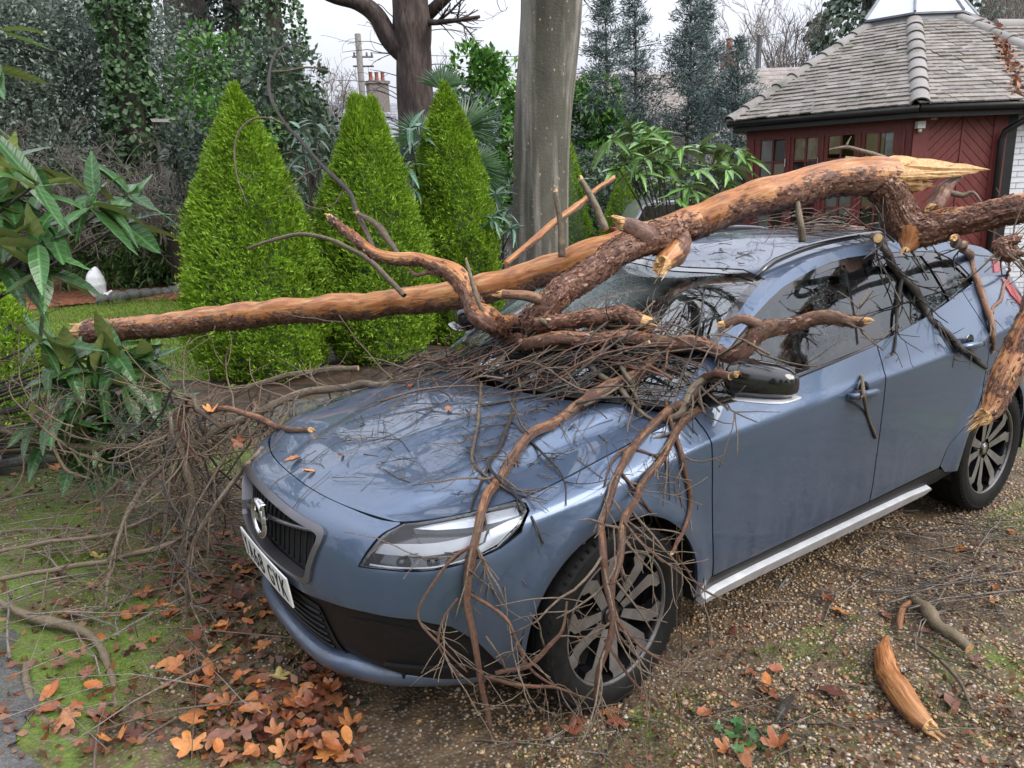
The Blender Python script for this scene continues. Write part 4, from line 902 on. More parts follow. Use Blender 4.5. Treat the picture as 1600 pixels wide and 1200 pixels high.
sashes = [(wt(1188), wt(1226)), (wt(1240), wt(1277)), (wt(1293), wt(1334)), (wt(1350), wt(1394))]
WB('wall_panel', 0, WL, 0, .90, -.06, 0, M_RED); WB('window_head', 0, WL, 2.30, TOP, -.06, .004, M_RED); WB('window_sill', -.02, WL+.02, .90, .96, -.06, .05, M_RED)
ed = [0]+[x for s in sashes for x in s]+[WL]
for i, (t0, t1) in enumerate([(ed[0], ed[1]), (ed[2], ed[3]), (ed[4], ed[5]), (ed[6], ed[7]), (ed[8], ed[9])]):
    WB('window_post', t0, t1, .96, 2.30, -.05, .002, M_RED)
    c = (t0+t1)/2; WB('cover_strip', c-.018, c+.018, .97, 2.32, .002, .022, M_RED)
for t0, t1 in sashes:
    wd = empty('casement_window'); wd.parent = pav; tm = (t0+t1)/2
    WB('glazing_bar', tm-.014, tm+.014, .96, 2.30, -.035, -.003, M_RED, wd)
    zs = [.96, 1.30, 1.64, 1.98, 2.30]
    for z in zs[1:-1]: WB('glazing_bar', t0, t1, z-.013, z+.013, -.034, -.006, M_RED, wd)
    for z0, z1 in zip(zs[:-1], zs[1:]):
        for x0, x1 in ((t0, tm-.014), (tm+.014, t1)):
            m = MB(); m.add([wallpt(wa, wb, x0/WL, z0+.013, -ws*.02), wallpt(wa, wb, x1/WL, z0+.013, -ws*.02), wallpt(wa, wb, x1/WL, z1-.013, -ws*.02), wallpt(wa, wb, x0/WL, z1-.013, -ws*.02)], [(0, 1, 2, 3)]); o = m.build('pane', M_WGL, wd); o.location = (-PC[0], -PC[1], 0)
    WB('handle', t1+.02, t1+.03, 1.9, 2.02, .0, .03, M_CHR if 'M_CHR' in globals() else M_LEAD, wd)
# room behind the panes
WB('pane_lightener', sashes[1][0], sashes[1][1], 1.99, 2.3, -.05, -.035, M_WARM); WB('pane_lightener', sashes[2][0], (sashes[2][0]+sashes[2][1])/2, 2.05, 2.3, -.05, -.035, M_WARM); WB('pane_lightener', sashes[2][0], sashes[2][1], 1.2, 1.85, -.052, -.037, M_CURT); WB('pane_lightener', sashes[3][0], (sashes[3][0]+sashes[3][1])/2+.06, 1.3, 2.3, -.05, -.035, M_WARM); WB('pane_lightener', (sashes[0][0]+sashes[0][1])/2, sashes[0][1], 1.4, 1.95, -.05, -.035, M_WARM)  # pale boards added close behind the glass to lighten the dark panes
WB('curtain', sashes[0][0]-.04, (sashes[0][0]+sashes[0][1])/2-.02, .95, 2.3, -.06, -.035, M_CURT); WB('curtain', sashes[3][1]-.12, sashes[3][1]+.04, .95, 2.3, -.07, -.052, M_CURT)
WB('interior_wall', -.3, WL+.3, .2, 2.42, -.85, -.75, M_WARM); WB('interior_shelf', .5, 1.2, .9, 2.05, -.7, -.6, M_RED); WB('interior_cabinet', 1.5, 2.1, .9, 1.9, -.7, -.55, M_CURT)
WB('room_floor', -.2, WL+.2, .02, .06, -2.3, -.1, M_WARM); WB('room_ceiling', -.2, WL+.2, 2.42, 2.445, -2.3, -.1, M_CURT)
mb = MB()
for k in range(1, 7): mb.add([pcor(k, WR, 0), pcor(k+1, WR, 0), pcor(k+1, WR, TOP), pcor(k, WR, TOP)], [(0, 1, 2, 3)])
prt('rear_wall', mb, M_RED)
# boarded wall beside the windows: chevron boards
va, vb = pcor(8, WR, 0), pcor(9, WR, 0); ve = (vb-va)/np.linalg.norm(vb-va); vn = np.array([ve[1], -ve[0], 0]); vn = vn if np.dot(vn, np.append(CAM[:2]-PC, 0)) > 0 else -vn
def VB(name, x0, x1, z0, z1, d0, d1, mat, parent=pav, bevel=0):
    m = MB(); v = [va+ve*x+vn*d+np.array([0, 0, z]) for x in (x0, x1) for d in (d0, d1) for z in (z0, z1)]
    m.add(v, [(0, 1, 3, 2), (4, 6, 7, 5), (0, 4, 5, 1), (2, 3, 7, 6), (0, 2, 6, 4), (1, 5, 7, 3)]); o = m.build(name, mat, parent); o.location = (-PC[0], -PC[1], 0); return o
VB('board_backing', 0, 1.35, 0, TOP, -.06, -.01, M_FASC)
VB('corner_board', -.04, .17, 0, TOP, -.005, .03, M_RED); VB('corner_board', .60, .625, 0, TOP, -.005, .028, M_RED); VB('corner_board', 1.02, 1.20, 0, TOP, -.005, .03, M_RED)
def clip(poly, ax, val, keep):
    out = []
    for i in range(len(poly)):
        p, q_ = poly[i], poly[(i+1) % len(poly)]; a = (p[ax]-val)*keep; b = (q_[ax]-val)*keep
        if a >= 0: out.append(p)
        if a*b < 0: t = a/(a-b); out.append(tuple(p[j]+(q_[j]-p[j])*t for j in range(2)))
    return out
for x0, x1, sg in ((.17, .60, 1), (.625, 1.02, -1)):
    for i in range(-8, 30):
        z = i*.135; w_ = .125; sl = 1.0*sg; poly = [(x0, z), (x1, z+sl*(x1-x0)), (x1, z+sl*(x1-x0)+w_), (x0, z+w_)]
        poly = clip(poly, 1, 0., 1); poly = clip(poly, 1, TOP, -1) if len(poly) > 2 else poly
        if len(poly) < 3: continue
        fr = [va+ve*x+vn*.016+np.array([0, 0, zz]) for x, zz in poly]; bk = [p-vn*.02 for p in fr]; k = len(fr); m = MB()
        m.add(fr+bk, [tuple(range(k))]+[(j, k+j, k+(j+1) % k, (j+1) % k) for j in range(k)]); o = m.build('board', M_RED, pav); o.location = (-PC[0], -PC[1], 0)
m = MB(); dp = va+ve*1.10+vn*.09; m.tube([dp+ve*.28+vn*.26+np.array([0, 0, EZ-.06]), dp+ve*.26+vn*.26+np.array([0, 0, EZ-.16]), dp+ve*.02+vn*.02+np.array([0, 0, EZ-.36]), dp+np.array([0, 0, EZ-.46]), dp+np.array([0, 0, 0])], .042, 8); prt('downpipe', m, M_FASC, smooth=True)
m = MB(); m.box(Vector(va+ve*.02+vn*.05+np.array([0, 0, TOP-.09])), (.10, .12, .09), Matrix.Rotation(math.atan2(ve[1], ve[0]), 3, 'Z')); o = prt('security_light', m, M_CURT); 
m = MB(); m.lathe([(0, -.03), (.022, -.02), (.028, 0), (.02, .02), (0, .025)], 10, 2, tuple(va+ve*.02+vn*.07+np.array([0, 0, TOP-.16]))); prt('motion_sensor', m, M_CURT, smooth=True)
# white brick wing with its own roof
wing = empty('brick_wing', tuple(va+ve*1.3)); tag(wing, 'white painted brick wing with black framed window joined to the pavilion', 'building')
wo = va+ve*1.21-vn*.03; wo[2] = 0
def WO(name, x0, x1, z0, z1, d0, d1, mat, parent=wing):
    m = MB(); v = [wo+ve*x+vn*d+np.array([0, 0, z]) for x in (x0, x1) for d in (d0, d1) for z in (z0, z1)]
    m.add(v, [(0, 1, 3, 2), (4, 6, 7, 5), (0, 4, 5, 1), (2, 3, 7, 6), (0, 2, 6, 4), (1, 5, 7, 3)]); o = m.build(name, mat, parent); o.location = tuple(-np.array(wing.location)); return o
WO('wall', 0, .52, 0, 2.45, -.25, 0, M_MORT)
bm_ = MB(); bm_.box((0, 0, 0), (.212, .02, .064)); bme = bm_.mesh('brick', M_WHITEB); bm_ = MB(); bm_.box((0, 0, 0), (.098, .02, .064)); bmh = bm_.mesh('brick', M_WHITEB)
rz = math.atan2(ve[1], ve[0])
for r in range(32):
    z = .035+r*.075; x = 0. if r % 2 == 0 else -.11
    for i in range(4):
        x0, x1 = max(x, 0), min(x+.212, .515); x += .222
        if x1-x0 < .06: continue
        c = wo+ve*((x0+x1)/2)+vn*.005+np.array([0, 0, z]); o = link('brick', bme, wing, tuple(c-np.array(wing.location)), (0, 0, rz)); o.scale = ((x1-x0)/.212, 1, 1)
WO('window_frame', .52, .60, 0.1, 2.42, -.1, .03, M_FASC); WO('window_frame', .60, 2.4, 2.30, 2.42, -.1, .03, M_FASC); WO('window_frame', .60, 2.4, 1.62, 1.69, -.1, .02, M_FASC); WO('window_frame', 1.2, 1.27, .1, 2.3, -.1, .02, M_FASC)
WO('pane', .60, 2.4, .1, 2.30, -.06, -.05, M_WGL); WO('wall_behind', .5, 2.6, 0, 2.4, -1.2, -1.1, M_CURT); WO('wall', 2.4, 5, 0, 2.45, -.25, 0, M_MORT)
WO('fascia', -.1, 5, 2.45, 2.58, -.2, .22, M_FASC)
# wing roof: rises away from the camera, meets the pavilion in a leaf filled valley
ra = B_+ve*1.27-np.array([0, 0, .02]); rb = ra+ve*5; upv = (topc(B_)+topc(C_)-B_-C_); upv /= np.linalg.norm(upv); rta = ra+ve*.80+upv*2.45; rtb = rb+upv*2.45
m = MB(); m.add([ra, rb, rtb, rta], [(0, 1, 2, 3)]); o = m.build('roof_deck', M_FASC, wing); o.location = tuple(-np.array(wing.location))
rest = MB(); n_ind = 999; _r = roof
tile_face(ra, rb, rta, rtb, False); o = rest.build('roof_tile_courses', M_TILE, wing); o.location = tuple(-np.array(wing.location)); tag(o, kind='stuff')
for i in range(12):
    m = MB(); p = rta+ve*(i*.42); m.tube([p+np.array([0, 0, .0]), p+ve*.45+np.array([0, 0, -.01])], [.125, .115], 12); o = m.build('ridge_tile', M_HIP, wing, smooth=True, angle=50); o.location = tuple(-np.array(wing.location))
VAL = (ra.copy(), rta.copy(), ve.copy(), upv.copy(), vn.copy())
# ---------------------------------------------------------------- plants
def unit(a): return a/(np.linalg.norm(a, axis=-1, keepdims=True)+1e-9)
def rdir(n): return unit(nrs.normal(size=(n, 3)))
def leaves(P, D, L, W, fold=.18, droop=0.):
    # one folded diamond per leaf
    n = len(P); D = unit(D); S = unit(np.cross(D, rdir(n))); N = np.cross(S, D); L = np.broadcast_to(L, (n,))[:, None]; W = np.broadcast_to(W, (n,))[:, None]
    mid = P+D*L*.48; tip = P+D*L; tip[:, 2] -= (L[:, 0]*droop)
    v = np.stack([P, mid+S*W*.5+N*W*fold, tip, mid-S*W*.5+N*W*fold], 1).reshape(-1, 3)
    i = np.arange(n)*4; return v, np.stack([i, i+1, i+2, i+3], -1)
def cloud(name, P, D, L, W, mat, parent=None, **k):
    v, f = leaves(P, D, L, W, **k); return obj(name, v, f, mat, parent, smooth=False)
def blob_points(clumps, dens):                                # clumps: (centre, radii, n)
    P = []; D = []
    for c, r, n in clumps:
        d = rdir(n); rr = nrs.uniform(.62, 1.05, (n, 1))**.6; c = np.array(c); r = np.array(r)
        P.append(c+d*r*rr); D.append(unit(d*.9+rdir(n)*.7+np.array([0, 0, .15])))
    return np.concatenate(P), np.concatenate(D)
def shrub(name, label, cat, base, w, h, nclump, nleaf, L, W, mat, group=None, bottom=.0, depth=None, stem=True, seed=1, droop=.1, shape=1.):
    rs = random.Random(seed); o = empty(name, tuple(base)); tag(o, label, cat, group); cl = []
    depth = depth or w
    for i in range(nclump):
        t = rs.random(); z = bottom*h+(1-bottom)*h*(t**.8); env = math.sqrt(max(.05, 1-(abs(2*(z/h)-.85)/1.25)**2))*shape
        a = rs.uniform(0, 2*math.pi); rr = math.sqrt(rs.random())*.82
        cx, cy = math.cos(a)*rr*w/2*env, math.sin(a)*rr*depth/2*env; s = rs.uniform(.13, .26)
        cl.append(((cx, cy, min(z, h*.93)), (s*w*.75, s*depth*.75, s*h*.62), max(8, int(nleaf/nclump*rs.uniform(.6, 1.4)))))
    P, D = blob_points(cl, 1); P[:, 2] = np.maximum(P[:, 2], .03)
    k = len(P); v, f = leaves(P, D, nrs.uniform(.7, 1.25, k)*L, nrs.uniform(.75, 1.2, k)*W, droop=droop); obj('foliage', v, f, mat, o, smooth=False)
    if stem:
        for i in range(4):
            c = cl[i % len(cl)][0]; m = MB(); m.tube(crspline([(rs.uniform(-.1, .1)*w, rs.uniform(-.1, .1)*w, -.02), (c[0]*.3, c[1]*.3, c[2]*.45), c], 4), np.linspace(.018, .006, 9)*max(1, h/2), 6); m.build('stem', M_BARKD, o, smooth=True)
    return o
def bark_mat(name, cols, scale=1., rough=.8, bump=.6, wet=.0):
    n = NM(name); co = n.coord(scale=(1, 1, .28)); g = n.noise(co, 9*scale, 8, .7, .4); v = n.vor(n.coord(scale=(1, 1, .2)), 22*scale, 'F1')
    n.set(Base_Color=n.mix(1., n.ramp(g, [(i/(len(cols)-1)*.5+.25, c) for i, c in enumerate(cols)]), n.ramp(v, [(0, .65), (.6, 1.1)]), 'MULTIPLY'), Roughness=rough); n.bump(n.math('ADD', g, n.math('MULTIPLY', v, .6)), bump, .03); return n.m
M_BARKD = bark_mat('dark_bark', [(.022, .018, .015), (.055, .045, .038), (.10, .085, .075)])
M_TWIG = bark_mat('grey_twig', [(.08, .068, .058), (.16, .14, .12), (.25, .225, .20)], 4., .8, .2)
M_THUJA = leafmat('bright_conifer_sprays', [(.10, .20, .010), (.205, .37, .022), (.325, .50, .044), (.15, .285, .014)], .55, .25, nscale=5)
M_EVER = leafmat('dark_evergreen_leaves', [(.030, .056, .038), (.062, .105, .068), (.11, .16, .108), (.17, .22, .16)], .35, .15)
M_SAGE = leafmat('sage_evergreen_leaves', [(.075, .102, .083), (.13, .172, .136), (.19, .24, .195), (.25, .30, .25)], .45, .15)
M_IVY = leafmat('ivy_leaves', [(.024, .060, .025), (.052, .115, .044), (.095, .175, .07), (.14, .23, .11)], .3, .15)
M_LAUREL = leafmat('laurel_leaves', [(.036, .11, .018), (.065, .19, .028), (.11, .27, .045), (.16, .33, .06)], .3, .25)
M_SMOKE = leafmat('grey_green_leaves', [(.035, .055, .045), (.06, .085, .068), (.09, .12, .095), (.13, .15, .12)], .45, .15)
M_BLUE = leafmat('blue_cedar_needles', [(.055, .085, .086), (.105, .15, .145), (.16, .215, .205)], .6, .1)
M_BAMB = leafmat('bamboo_leaves', [(.05, .11, .025), (.09, .19, .05), (.15, .28, .08), (.22, .35, .13)], .35, .25)
M_LOQ = leafmat('loquat_leaf', [(.014, .040, .014), (.022, .058, .018), (.035, .075, .022)], .28, .15, coat=.3)
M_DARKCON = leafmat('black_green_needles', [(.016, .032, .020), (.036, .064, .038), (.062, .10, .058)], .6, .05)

# --- clipped conical conifers
def cone_tree(name, label, base, h, w, n, seed, twin=False, cat='conifer', full=1.75):
    rs = np.random.RandomState(seed); o = empty(name, tuple(base)); tag(o, label, cat, None)
    def prof(t): return np.clip(1.08*(1-t**full), 0, 1)*np.clip(.80+t*1.2, 0, 1)*np.clip((1.02-t)/.06, .25, 1)
    t = np.linspace(0, .985, 26); m = MB(); m.lathe([(max(.01, .44*w*prof(np.array(x))*.80), x*h*.97+.03) for x in t], 18); m.build('light_block_core', M_DARKCON, o, smooth=True)  # solid dark core added inside the foliage to block light
    u = rs.rand(n); tt = 1-np.sqrt(1-u*.985) if False else rs.rand(n)**.85
    keep = rs.rand(n) < (prof(tt)+.12); tt = tt[keep]; k = len(tt); a = rs.rand(k)*2*np.pi
    lump = 1+.060*np.sin(a*3+tt*9+seed)+.055*np.sin(a*5-tt*17+seed*2)+.04*np.sin(a*9+tt*31)
    r = .5*w*prof(tt)*lump*rs.uniform(.80, 1.02, k)*(1+.10*(rs.rand(k) > .96))
    out = np.stack([np.cos(a), np.sin(a), np.zeros(k)], -1)
    P = out*r[:, None]; P[:, 2] = tt*h+rs.uniform(-.02, .02, k)
    D = unit(out*.75+np.array([0, 0, .75])+rs.normal(size=(k, 3))*.38)
    V = []; F = []; b = 0
    for j, (da, sc) in enumerate(((0, 1.), (.55, .72), (-.55, .72))):
        S = unit(np.cross(D, out+.01)); Dj = unit(D*math.cos(da)+S*math.sin(da)); Pj = P+D*(.012*j)
        v, f = leaves(Pj, Dj, rs.uniform(.036, .085, k)*sc, rs.uniform(.009, .016, k), fold=.3); V.append(v); F.append(f+b); b += len(v)
    me = obj('foliage', np.concatenate(V), np.concatenate(F), M_THUJA, o, smooth=False)
    m = MB(); m.tube([(0, 0, -.02), (0, 0, h*.4)], [.05, .03], 8); m.build('trunk', M_BARKD, o)
    if twin:
        q = int(n*.12); tt = rs.rand(q); a = rs.rand(q)*6.28; c = np.where(rs.rand(q)[:, None] < .5, np.array([[.10, .06]]), np.array([[-.12, -.02]])); r = .13*(1-tt)
        P = np.stack([c[:, 0]+np.cos(a)*r, c[:, 1]+np.sin(a)*r, h*.86+tt*h*.13], -1); D = unit(np.stack([np.cos(a)*.4, np.sin(a)*.4, np.ones(q)], -1)+rs.normal(size=(q, 3))*.25)
        v, f = leaves(P, D, rs.uniform(.07, .12, q), rs.uniform(.012, .02, q), fold=.3); obj('twin_tips', v, f, M_THUJA, o, smooth=False)
    return o
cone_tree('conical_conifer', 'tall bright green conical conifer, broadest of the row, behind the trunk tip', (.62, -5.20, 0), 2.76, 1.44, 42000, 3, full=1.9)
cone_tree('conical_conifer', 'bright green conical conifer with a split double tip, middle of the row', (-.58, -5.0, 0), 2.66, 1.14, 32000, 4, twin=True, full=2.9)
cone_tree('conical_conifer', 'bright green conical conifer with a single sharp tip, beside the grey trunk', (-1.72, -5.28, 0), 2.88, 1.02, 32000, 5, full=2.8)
cone_tree('conical_conifer', 'small far conical conifer half hidden behind the grey beech trunk', tuple(np.append(at(884, 300, 17)[:2], 0)), 2.95, 1.15, 9000, 6)
cone_tree('conical_conifer', 'low rounded conical conifer under the rhododendron leaves', tuple(np.append(at(973, 300, 15.5)[:2], 0)), 2.0, 1.0, 8000, 7)
cone_tree('conical_conifer', 'bright green clipped conifer under the loquat leaves by the kerb', tuple(np.append(at(-8, 560, 6.0)[:2], 0)), 1.30, 1.0, 14000, 8)

# --- branching generator
def grow(m, P, d, L, r, depth, rs, n=5, curl=.35, up=.0, kids=(3, 5), kl=.6, kr=.6, minr=.0015, jit=.25, ang=(.5, 1.1)):
    d = np.array(d, float)/np.linalg.norm(d); k = max(3, int(L/max(r*9, .03))) if L/max(r*9, .03) < 14 else 14; pts = [np.array(P, float)]; ax = np.array([rs.gauss(0, 1) for _ in range(3)])
    for i in range(k):
        d = d+np.array([rs.gauss(0, jit) for _ in range(3)])*.35+np.cross(ax, d)*curl*.12+np.array([0, 0, up*.1]); d /= np.linalg.norm(d); pts.append(pts[-1]+d*L/k)
    pts = np.array(pts); rr = np.linspace(r, max(minr, r*.45 if depth else minr), len(pts)); v, f = tube(pts, rr, n, caps=depth == 0 or True); m.add(v, f)
    if depth > 0:
        for j in range(rs.randint(*kids)):
            t = rs.uniform(.25, .98); i = min(len(pts)-2, int(t*(len(pts)-1))); td = pts[i+1]-pts[i]; td /= np.linalg.norm(td)+1e-9
            pe = np.cross(td, np.array([rs.gauss(0, 1) for _ in range(3)])); pe /= np.linalg.norm(pe)+1e-9; a = rs.uniform(*ang); dd = td*math.cos(a)+pe*math.sin(a)
            grow(m, pts[i], dd, L*kl*rs.uniform(.6, 1.15), max(minr, rr[i]*kr), depth-1, rs, max(3, n-1), curl, up, kids, kl, kr, minr, jit, ang)
    return pts
# --- standing trees
def ring_trunk(P, rad, n=28, seed=0, amp=.05, per=(3, 5, 8)):
    P = np.asarray(P, float); v, f = tube(P, rad, n, False); v = np.array(v).reshape(len(P), n, 3)
    a = np.arange(n)*2*math.pi/n
    for i in range(len(P)):
        s = 1+amp*np.sin(per[0]*a+i*.11+seed)+amp*.6*np.sin(per[1]*a-i*.17+seed*2)+amp*.4*np.sin(per[2]*a+i*.31)
        v[i] = P[i]+(v[i]-P[i])*s[:, None]
    return v.reshape(-1, 3), f
def beech_mat():
    n = NM('grey_beech_bark'); co = n.coord(); g = n.noise(n.coord(scale=(1, 1, .35)), 5, 8, .7, .3); sx = n.n('ShaderNodeSeparateXYZ'); n.l(n.coord(), sx.inputs[0])
    st = n.ramp(n.noise(n.coord(scale=(1, 1, .05)), 3.2, 5, .6), [(.46, 0.), (.56, 1.)])      # dark rain streaks
    c = n.mix(st, n.ramp(g, [(.3, (.20, .185, .162)), (.7, (.34, .315, .282))]), n.ramp(g, [(.3, (.055, .054, .040)), (.7, (.115, .110, .085))]))
    sp = n.ramp(n.vor(n.coord(scale=(1, 1, .6)), 15), [(.10, 1.), (.19, 0.)]); sp = n.math('MULTIPLY', sp, n.ramp(n.noise(co, 3, 3), [(.42, 0.), (.6, 1.)]))
    c = n.mix(sp, c, (.42, .38, .28)); c = n.mix(n.ramp(n.noise(co, 1.3, 5, .6), [(.55, 0.), (.75, .5)]), c, (.06, .075, .03))
    n.set(Base_Color=c, Roughness=.75); n.bump(n.math('ADD', n.noise(co, 30, 6, .7), n.math('MULTIPLY', n.noise(n.coord(scale=(1, 1, 6)), 11, 5), .3)), .5, .025); return n.m
M_BEECH = beech_mat()
bt = empty('beech_tree', (-3.9, -6.5, 0)); tag(bt, 'smooth grey beech trunk with pale specks behind the conical conifers', 'tree')
zz = np.array([-.05, .15, .4, .8, 1.3, 2.0, 2.8, 3.4, 4.0, 4.4, 4.9, 6, 7.5, 9]); cxp = np.array([.0, 0, .0, .01, .02, .04, .10, .17, .24, .27, .25, .2, .1, .1]); rad = np.array([.62, .52, .455, .42, .40, .392, .395, .405, .415, .43, .40, .36, .30, .24])
rp_ = crspline(np.stack([cxp*RIGHT[0], cxp*RIGHT[1], zz], -1), 6); rr_ = np.interp(rp_[:, 2], zz, rad)
v, f = ring_trunk(rp_, rr_, 40, 2, .03); obj('trunk', v, f, M_BEECH, bt)
rs = random.Random(12)
def limbs(parent, specs, mat, rs, depth=3, name='limb', **k):
    for P, d, L_, r in specs:
        m = MB(); grow(m, P, d, L_, r, depth, rs, 8, **k); m.build(name, mat, parent, smooth=True)
limbs(bt, [((.1, -.05, 4.6), (.6, .9, 1.0), 4.2, .17), ((.0, 0, 6.2), (-.5, 1.0, .7), 4.5, .15), ((0, 0, 6.8), (1.2, .1, .8), 4.2, .15), ((0, 0, 7.8), (.2, -1, .8), 4, .13), ((0, 0, 8.6), (-.8, .2, 1.2), 4.5, .16), ((0, 0, 8.8), (.5, .6, 1.4), 4.5, .16), ((0, 0, 5.6), (-1.1, .3, .5), 3.8, .12), ((.1, 0, 5.4), (1.4, .45, .45), 5.2, .15), ((.1, 0, 6.4), (1.4, -.2, .35), 5.6, .15), ((.1, 0, 7.2), (1.3, .8, .35), 5.6, .14), ((.1, 0, 5.9), (1.2, 1.3, .5), 5.0, .13), ((.1, .1, 6.6), (1.0, 1.3, .42), 8.0, .20), ((.1, .1, 7.4), (1.35, 1.1, .42), 8.0, .20), ((.1, .1, 6.9), (.75, 1.6, .45), 8.0, .18)], M_BEECH, rs, 3, kids=(4, 7), kl=.55, kr=.55, minr=.006, up=.3, curl=.5)
# drooping twigs that reach down into view beside the trunk
for px, py, d, dx in ((778, -18, 10.2, -.3), (800, -25, 10.4, .3), (905, -20, 10.5, .5), (925, -25, 10.7, .2)):
    m = MB(); P = at(px, py, d)-np.array(bt.location); grow(m, P, np.array([0, 0, -1.])+RIGHT*dx*.6, .75, .007, 2, rs, 4, kids=(2, 4), kl=.55, kr=.65, minr=.0025, curl=.9); m.build('twig', M_BARKD, bt, smooth=True)
# dark knobbly chestnut
kn = np.append(at(655, 250, 17.5)[:2], 0); kt = empty('chestnut_tree', tuple(kn)); tag(kt, 'dark furrowed tree trunk with a bent limb and sprouting shoots, beyond the conifers', 'tree')
zz = np.array([-.1, .5, 1.5, 2.5, 2.75, 3.0, 3.4, 4.2, 4.8, 5.2, 5.7, 7, 9]); cxp = np.array([0, 0, .02, .03, .03, .02, 0, .0, .02, .03, .02, .05, .05]); rad = np.array([.55, .47, .42, .40, .45, .41, .375, .36, .37, .42, .40, .36, .3])
rp_ = crspline(np.stack([cxp*RIGHT[0], cxp*RIGHT[1], zz], -1), 7); v, f = ring_trunk(rp_, np.interp(rp_[:, 2], zz, rad), 44, 5, .07, (4, 7, 13)); 
M_CHEST = bark_mat('furrowed_bark', [(.018, .012, .012), (.055, .038, .034), (.115, .088, .078)], .8, .85, 1.)
obj('trunk', v, f, M_CHEST, kt)
m = MB(); lp = crspline([np.array([0, 0, 4.55]), -RIGHT*.45+[0, 0, 4.95], -RIGHT*.75+[0, 0, 5.45], -RIGHT*1.15+[0, 0, 5.72], -RIGHT*1.9+[0, 0, 5.95], -RIGHT*3.2+[0, 0, 6.9]], 6); v, f = ring_trunk(lp, np.linspace(.24, .13, len(lp)), 20, 3, .06); obj('limb', v, f, M_CHEST, kt)
limbs(kt, [(RIGHT*.2+np.array([0, 0, 5.3]), RIGHT*1.+np.array([0, 0, .8]), 3.0, .15), (-RIGHT*1.6+np.array([0, 0, 5.9]), -RIGHT*.2+np.array([0, 0, 1]), 3, .12), ((0, 0, 8.5), (.2, .4, 1), 4, .2)], M_CHEST, rs, 3, kids=(4, 7), kl=.55, kr=.5, minr=.008, up=.3)
for i in range(26):
    z = rs.uniform(2.9, 5.6); sd = rs.choice((-1, 1)); m = MB(); P = RIGHT*sd*.36+np.array([0, 0, z]); grow(m, P, RIGHT*sd*rs.uniform(.5, 1.2)+np.array([rs.uniform(-.3, .3), rs.uniform(-.3, .3), rs.uniform(-.1, 1.1)]), rs.uniform(.5, 1.5), .011, 1, rs, 4, kids=(1, 4), kl=.5, minr=.004, curl=.6); m.build('shoot', M_CHEST, kt, smooth=True)

# --- bare trees on the skyline
def bare_tree(px, d, h, label, seed, spread=.35, n0=4, cat='tree', base_py=300, thick=.010, lean=0):
    b = np.append(at(px, base_py, d)[:2], 0); o = empty('bare_tree', tuple(b)); tag(o, label, cat, 'bare trees on the skyline'); rs = random.Random(seed)
    m = MB(); pts = grow(m, (0, 0, -.1), (lean*RIGHT[0], lean*RIGHT[1], 1), h*.55, h*thick, 0, rs, 7, curl=.2, jit=.12); m.build('trunk', M_TWIG, o, smooth=True)
    m = MB()
    for i in range(n0*3):
        t = rs.uniform(.35, 1.); P = pts[min(len(pts)-1, int(t*(len(pts)-1)))]; a = rs.uniform(0, 6.28); grow(m, P, (math.cos(a)*spread, math.sin(a)*spread, 1), h*.45*rs.uniform(.6, 1.1), h*thick*.45, 3, rs, 4, kids=(3, 6), kl=.52, kr=.55, minr=max(.004, d*.00022), up=.5, curl=.4, ang=(.3, .8))
    m.build('branches', M_TWIG, o, smooth=True).name = 'crown'
bare_tree(507, 34, 7.0, 'slim bare sapling left of the utility pole', 1, .25); bare_tree(540, 36, 8.2, 'bare tree with upright twigs just left of the utility pole', 2, .3)
bare_tree(735, 42, 7.6, 'fine bare bushy tree between chestnut and beech trunks', 3, .6); bare_tree(912, 30, 6.0, 'bare tree right beside the beech trunk', 4, .6)
bare_tree(1200, 32, 9.6, 'tall bare tree with fine twigs behind the blue cedars', 5, .5, 5); bare_tree(1150, 36, 9.6, 'bare tree rising behind the red brick chimney', 6, .45); bare_tree(1255, 30, 6.8, 'bare tree right above the pavilion hip', 7, .5); bare_tree(1300, 34, 8.0, 'bare tree left of the ivy clad trunk behind the pavilion', 9, .5)
bare_tree(1590, 26, 8.5, 'bare tree behind the lantern and the wing ridge', 8, .6); bare_tree(1555, 24, 7.8, 'dark bare tree right of the glazed lantern', 18, .4)

# --- ivy clad and dark evergreen background on the left
def ivy_column(px, d, w, h, label, seed, n=5000, mat=None, L=.13, W=.12):
    b = np.append(at(px, 300, d)[:2], 0); o = empty('ivy_clad_tree', tuple(b)); tag(o, label, 'tree'); rs = np.random.RandomState(seed)
    m = MB(); m.tube([(0, 0, -.1), (.05, 0, h*.5), (0, .1, h)], [w*.28, w*.22, w*.16], 12); m.build('trunk', M_BARKD, o, smooth=True)
    a = rs.rand(n)*6.28; z = rs.rand(n)*h; lump = 1+.25*np.sin(z*2.1+seed)+.2*np.sin(a*2+z*1.3); r = w*.5*lump*rs.uniform(.75, 1.05, n); out = np.stack([np.cos(a), np.sin(a), np.zeros(n)], -1); P = out*r[:, None]; P[:, 2] = z
    D = unit(out*.7+np.array([0, 0, -.7])+rs.normal(size=(n, 3))*.4); cloud('foliage', P, D, rs.uniform(.7, 1.2, n)*L, rs.uniform(.7, 1.2, n)*W, mat or M_IVY, o, fold=.1); return o
ivy_column(228, 15.5, 1.0, 8.5, 'ivy covered trunk beside the bird table', 1, 6500)
ivy_column(456, 21, 1.15, 9.0, 'ivy covered column of a tree against the sky, left of the bare saplings', 2, 6000)
ivy_column(400, 23, 1.6, 10, 'thick dark evergreen trunk clad to the top, behind the green bush', 3, 6500, M_DARKCON)
ivy_column(330, 24, 3.2, 11, 'broad black green conifer at the back, behind the ivy trunks', 4, 9000, M_DARKCON, .22, .06)
ivy_column(30, 22, 4.0, 11, 'dark conifer mass at the garden corner behind the grey shrub', 5, 9000, M_DARKCON, .25, .07)
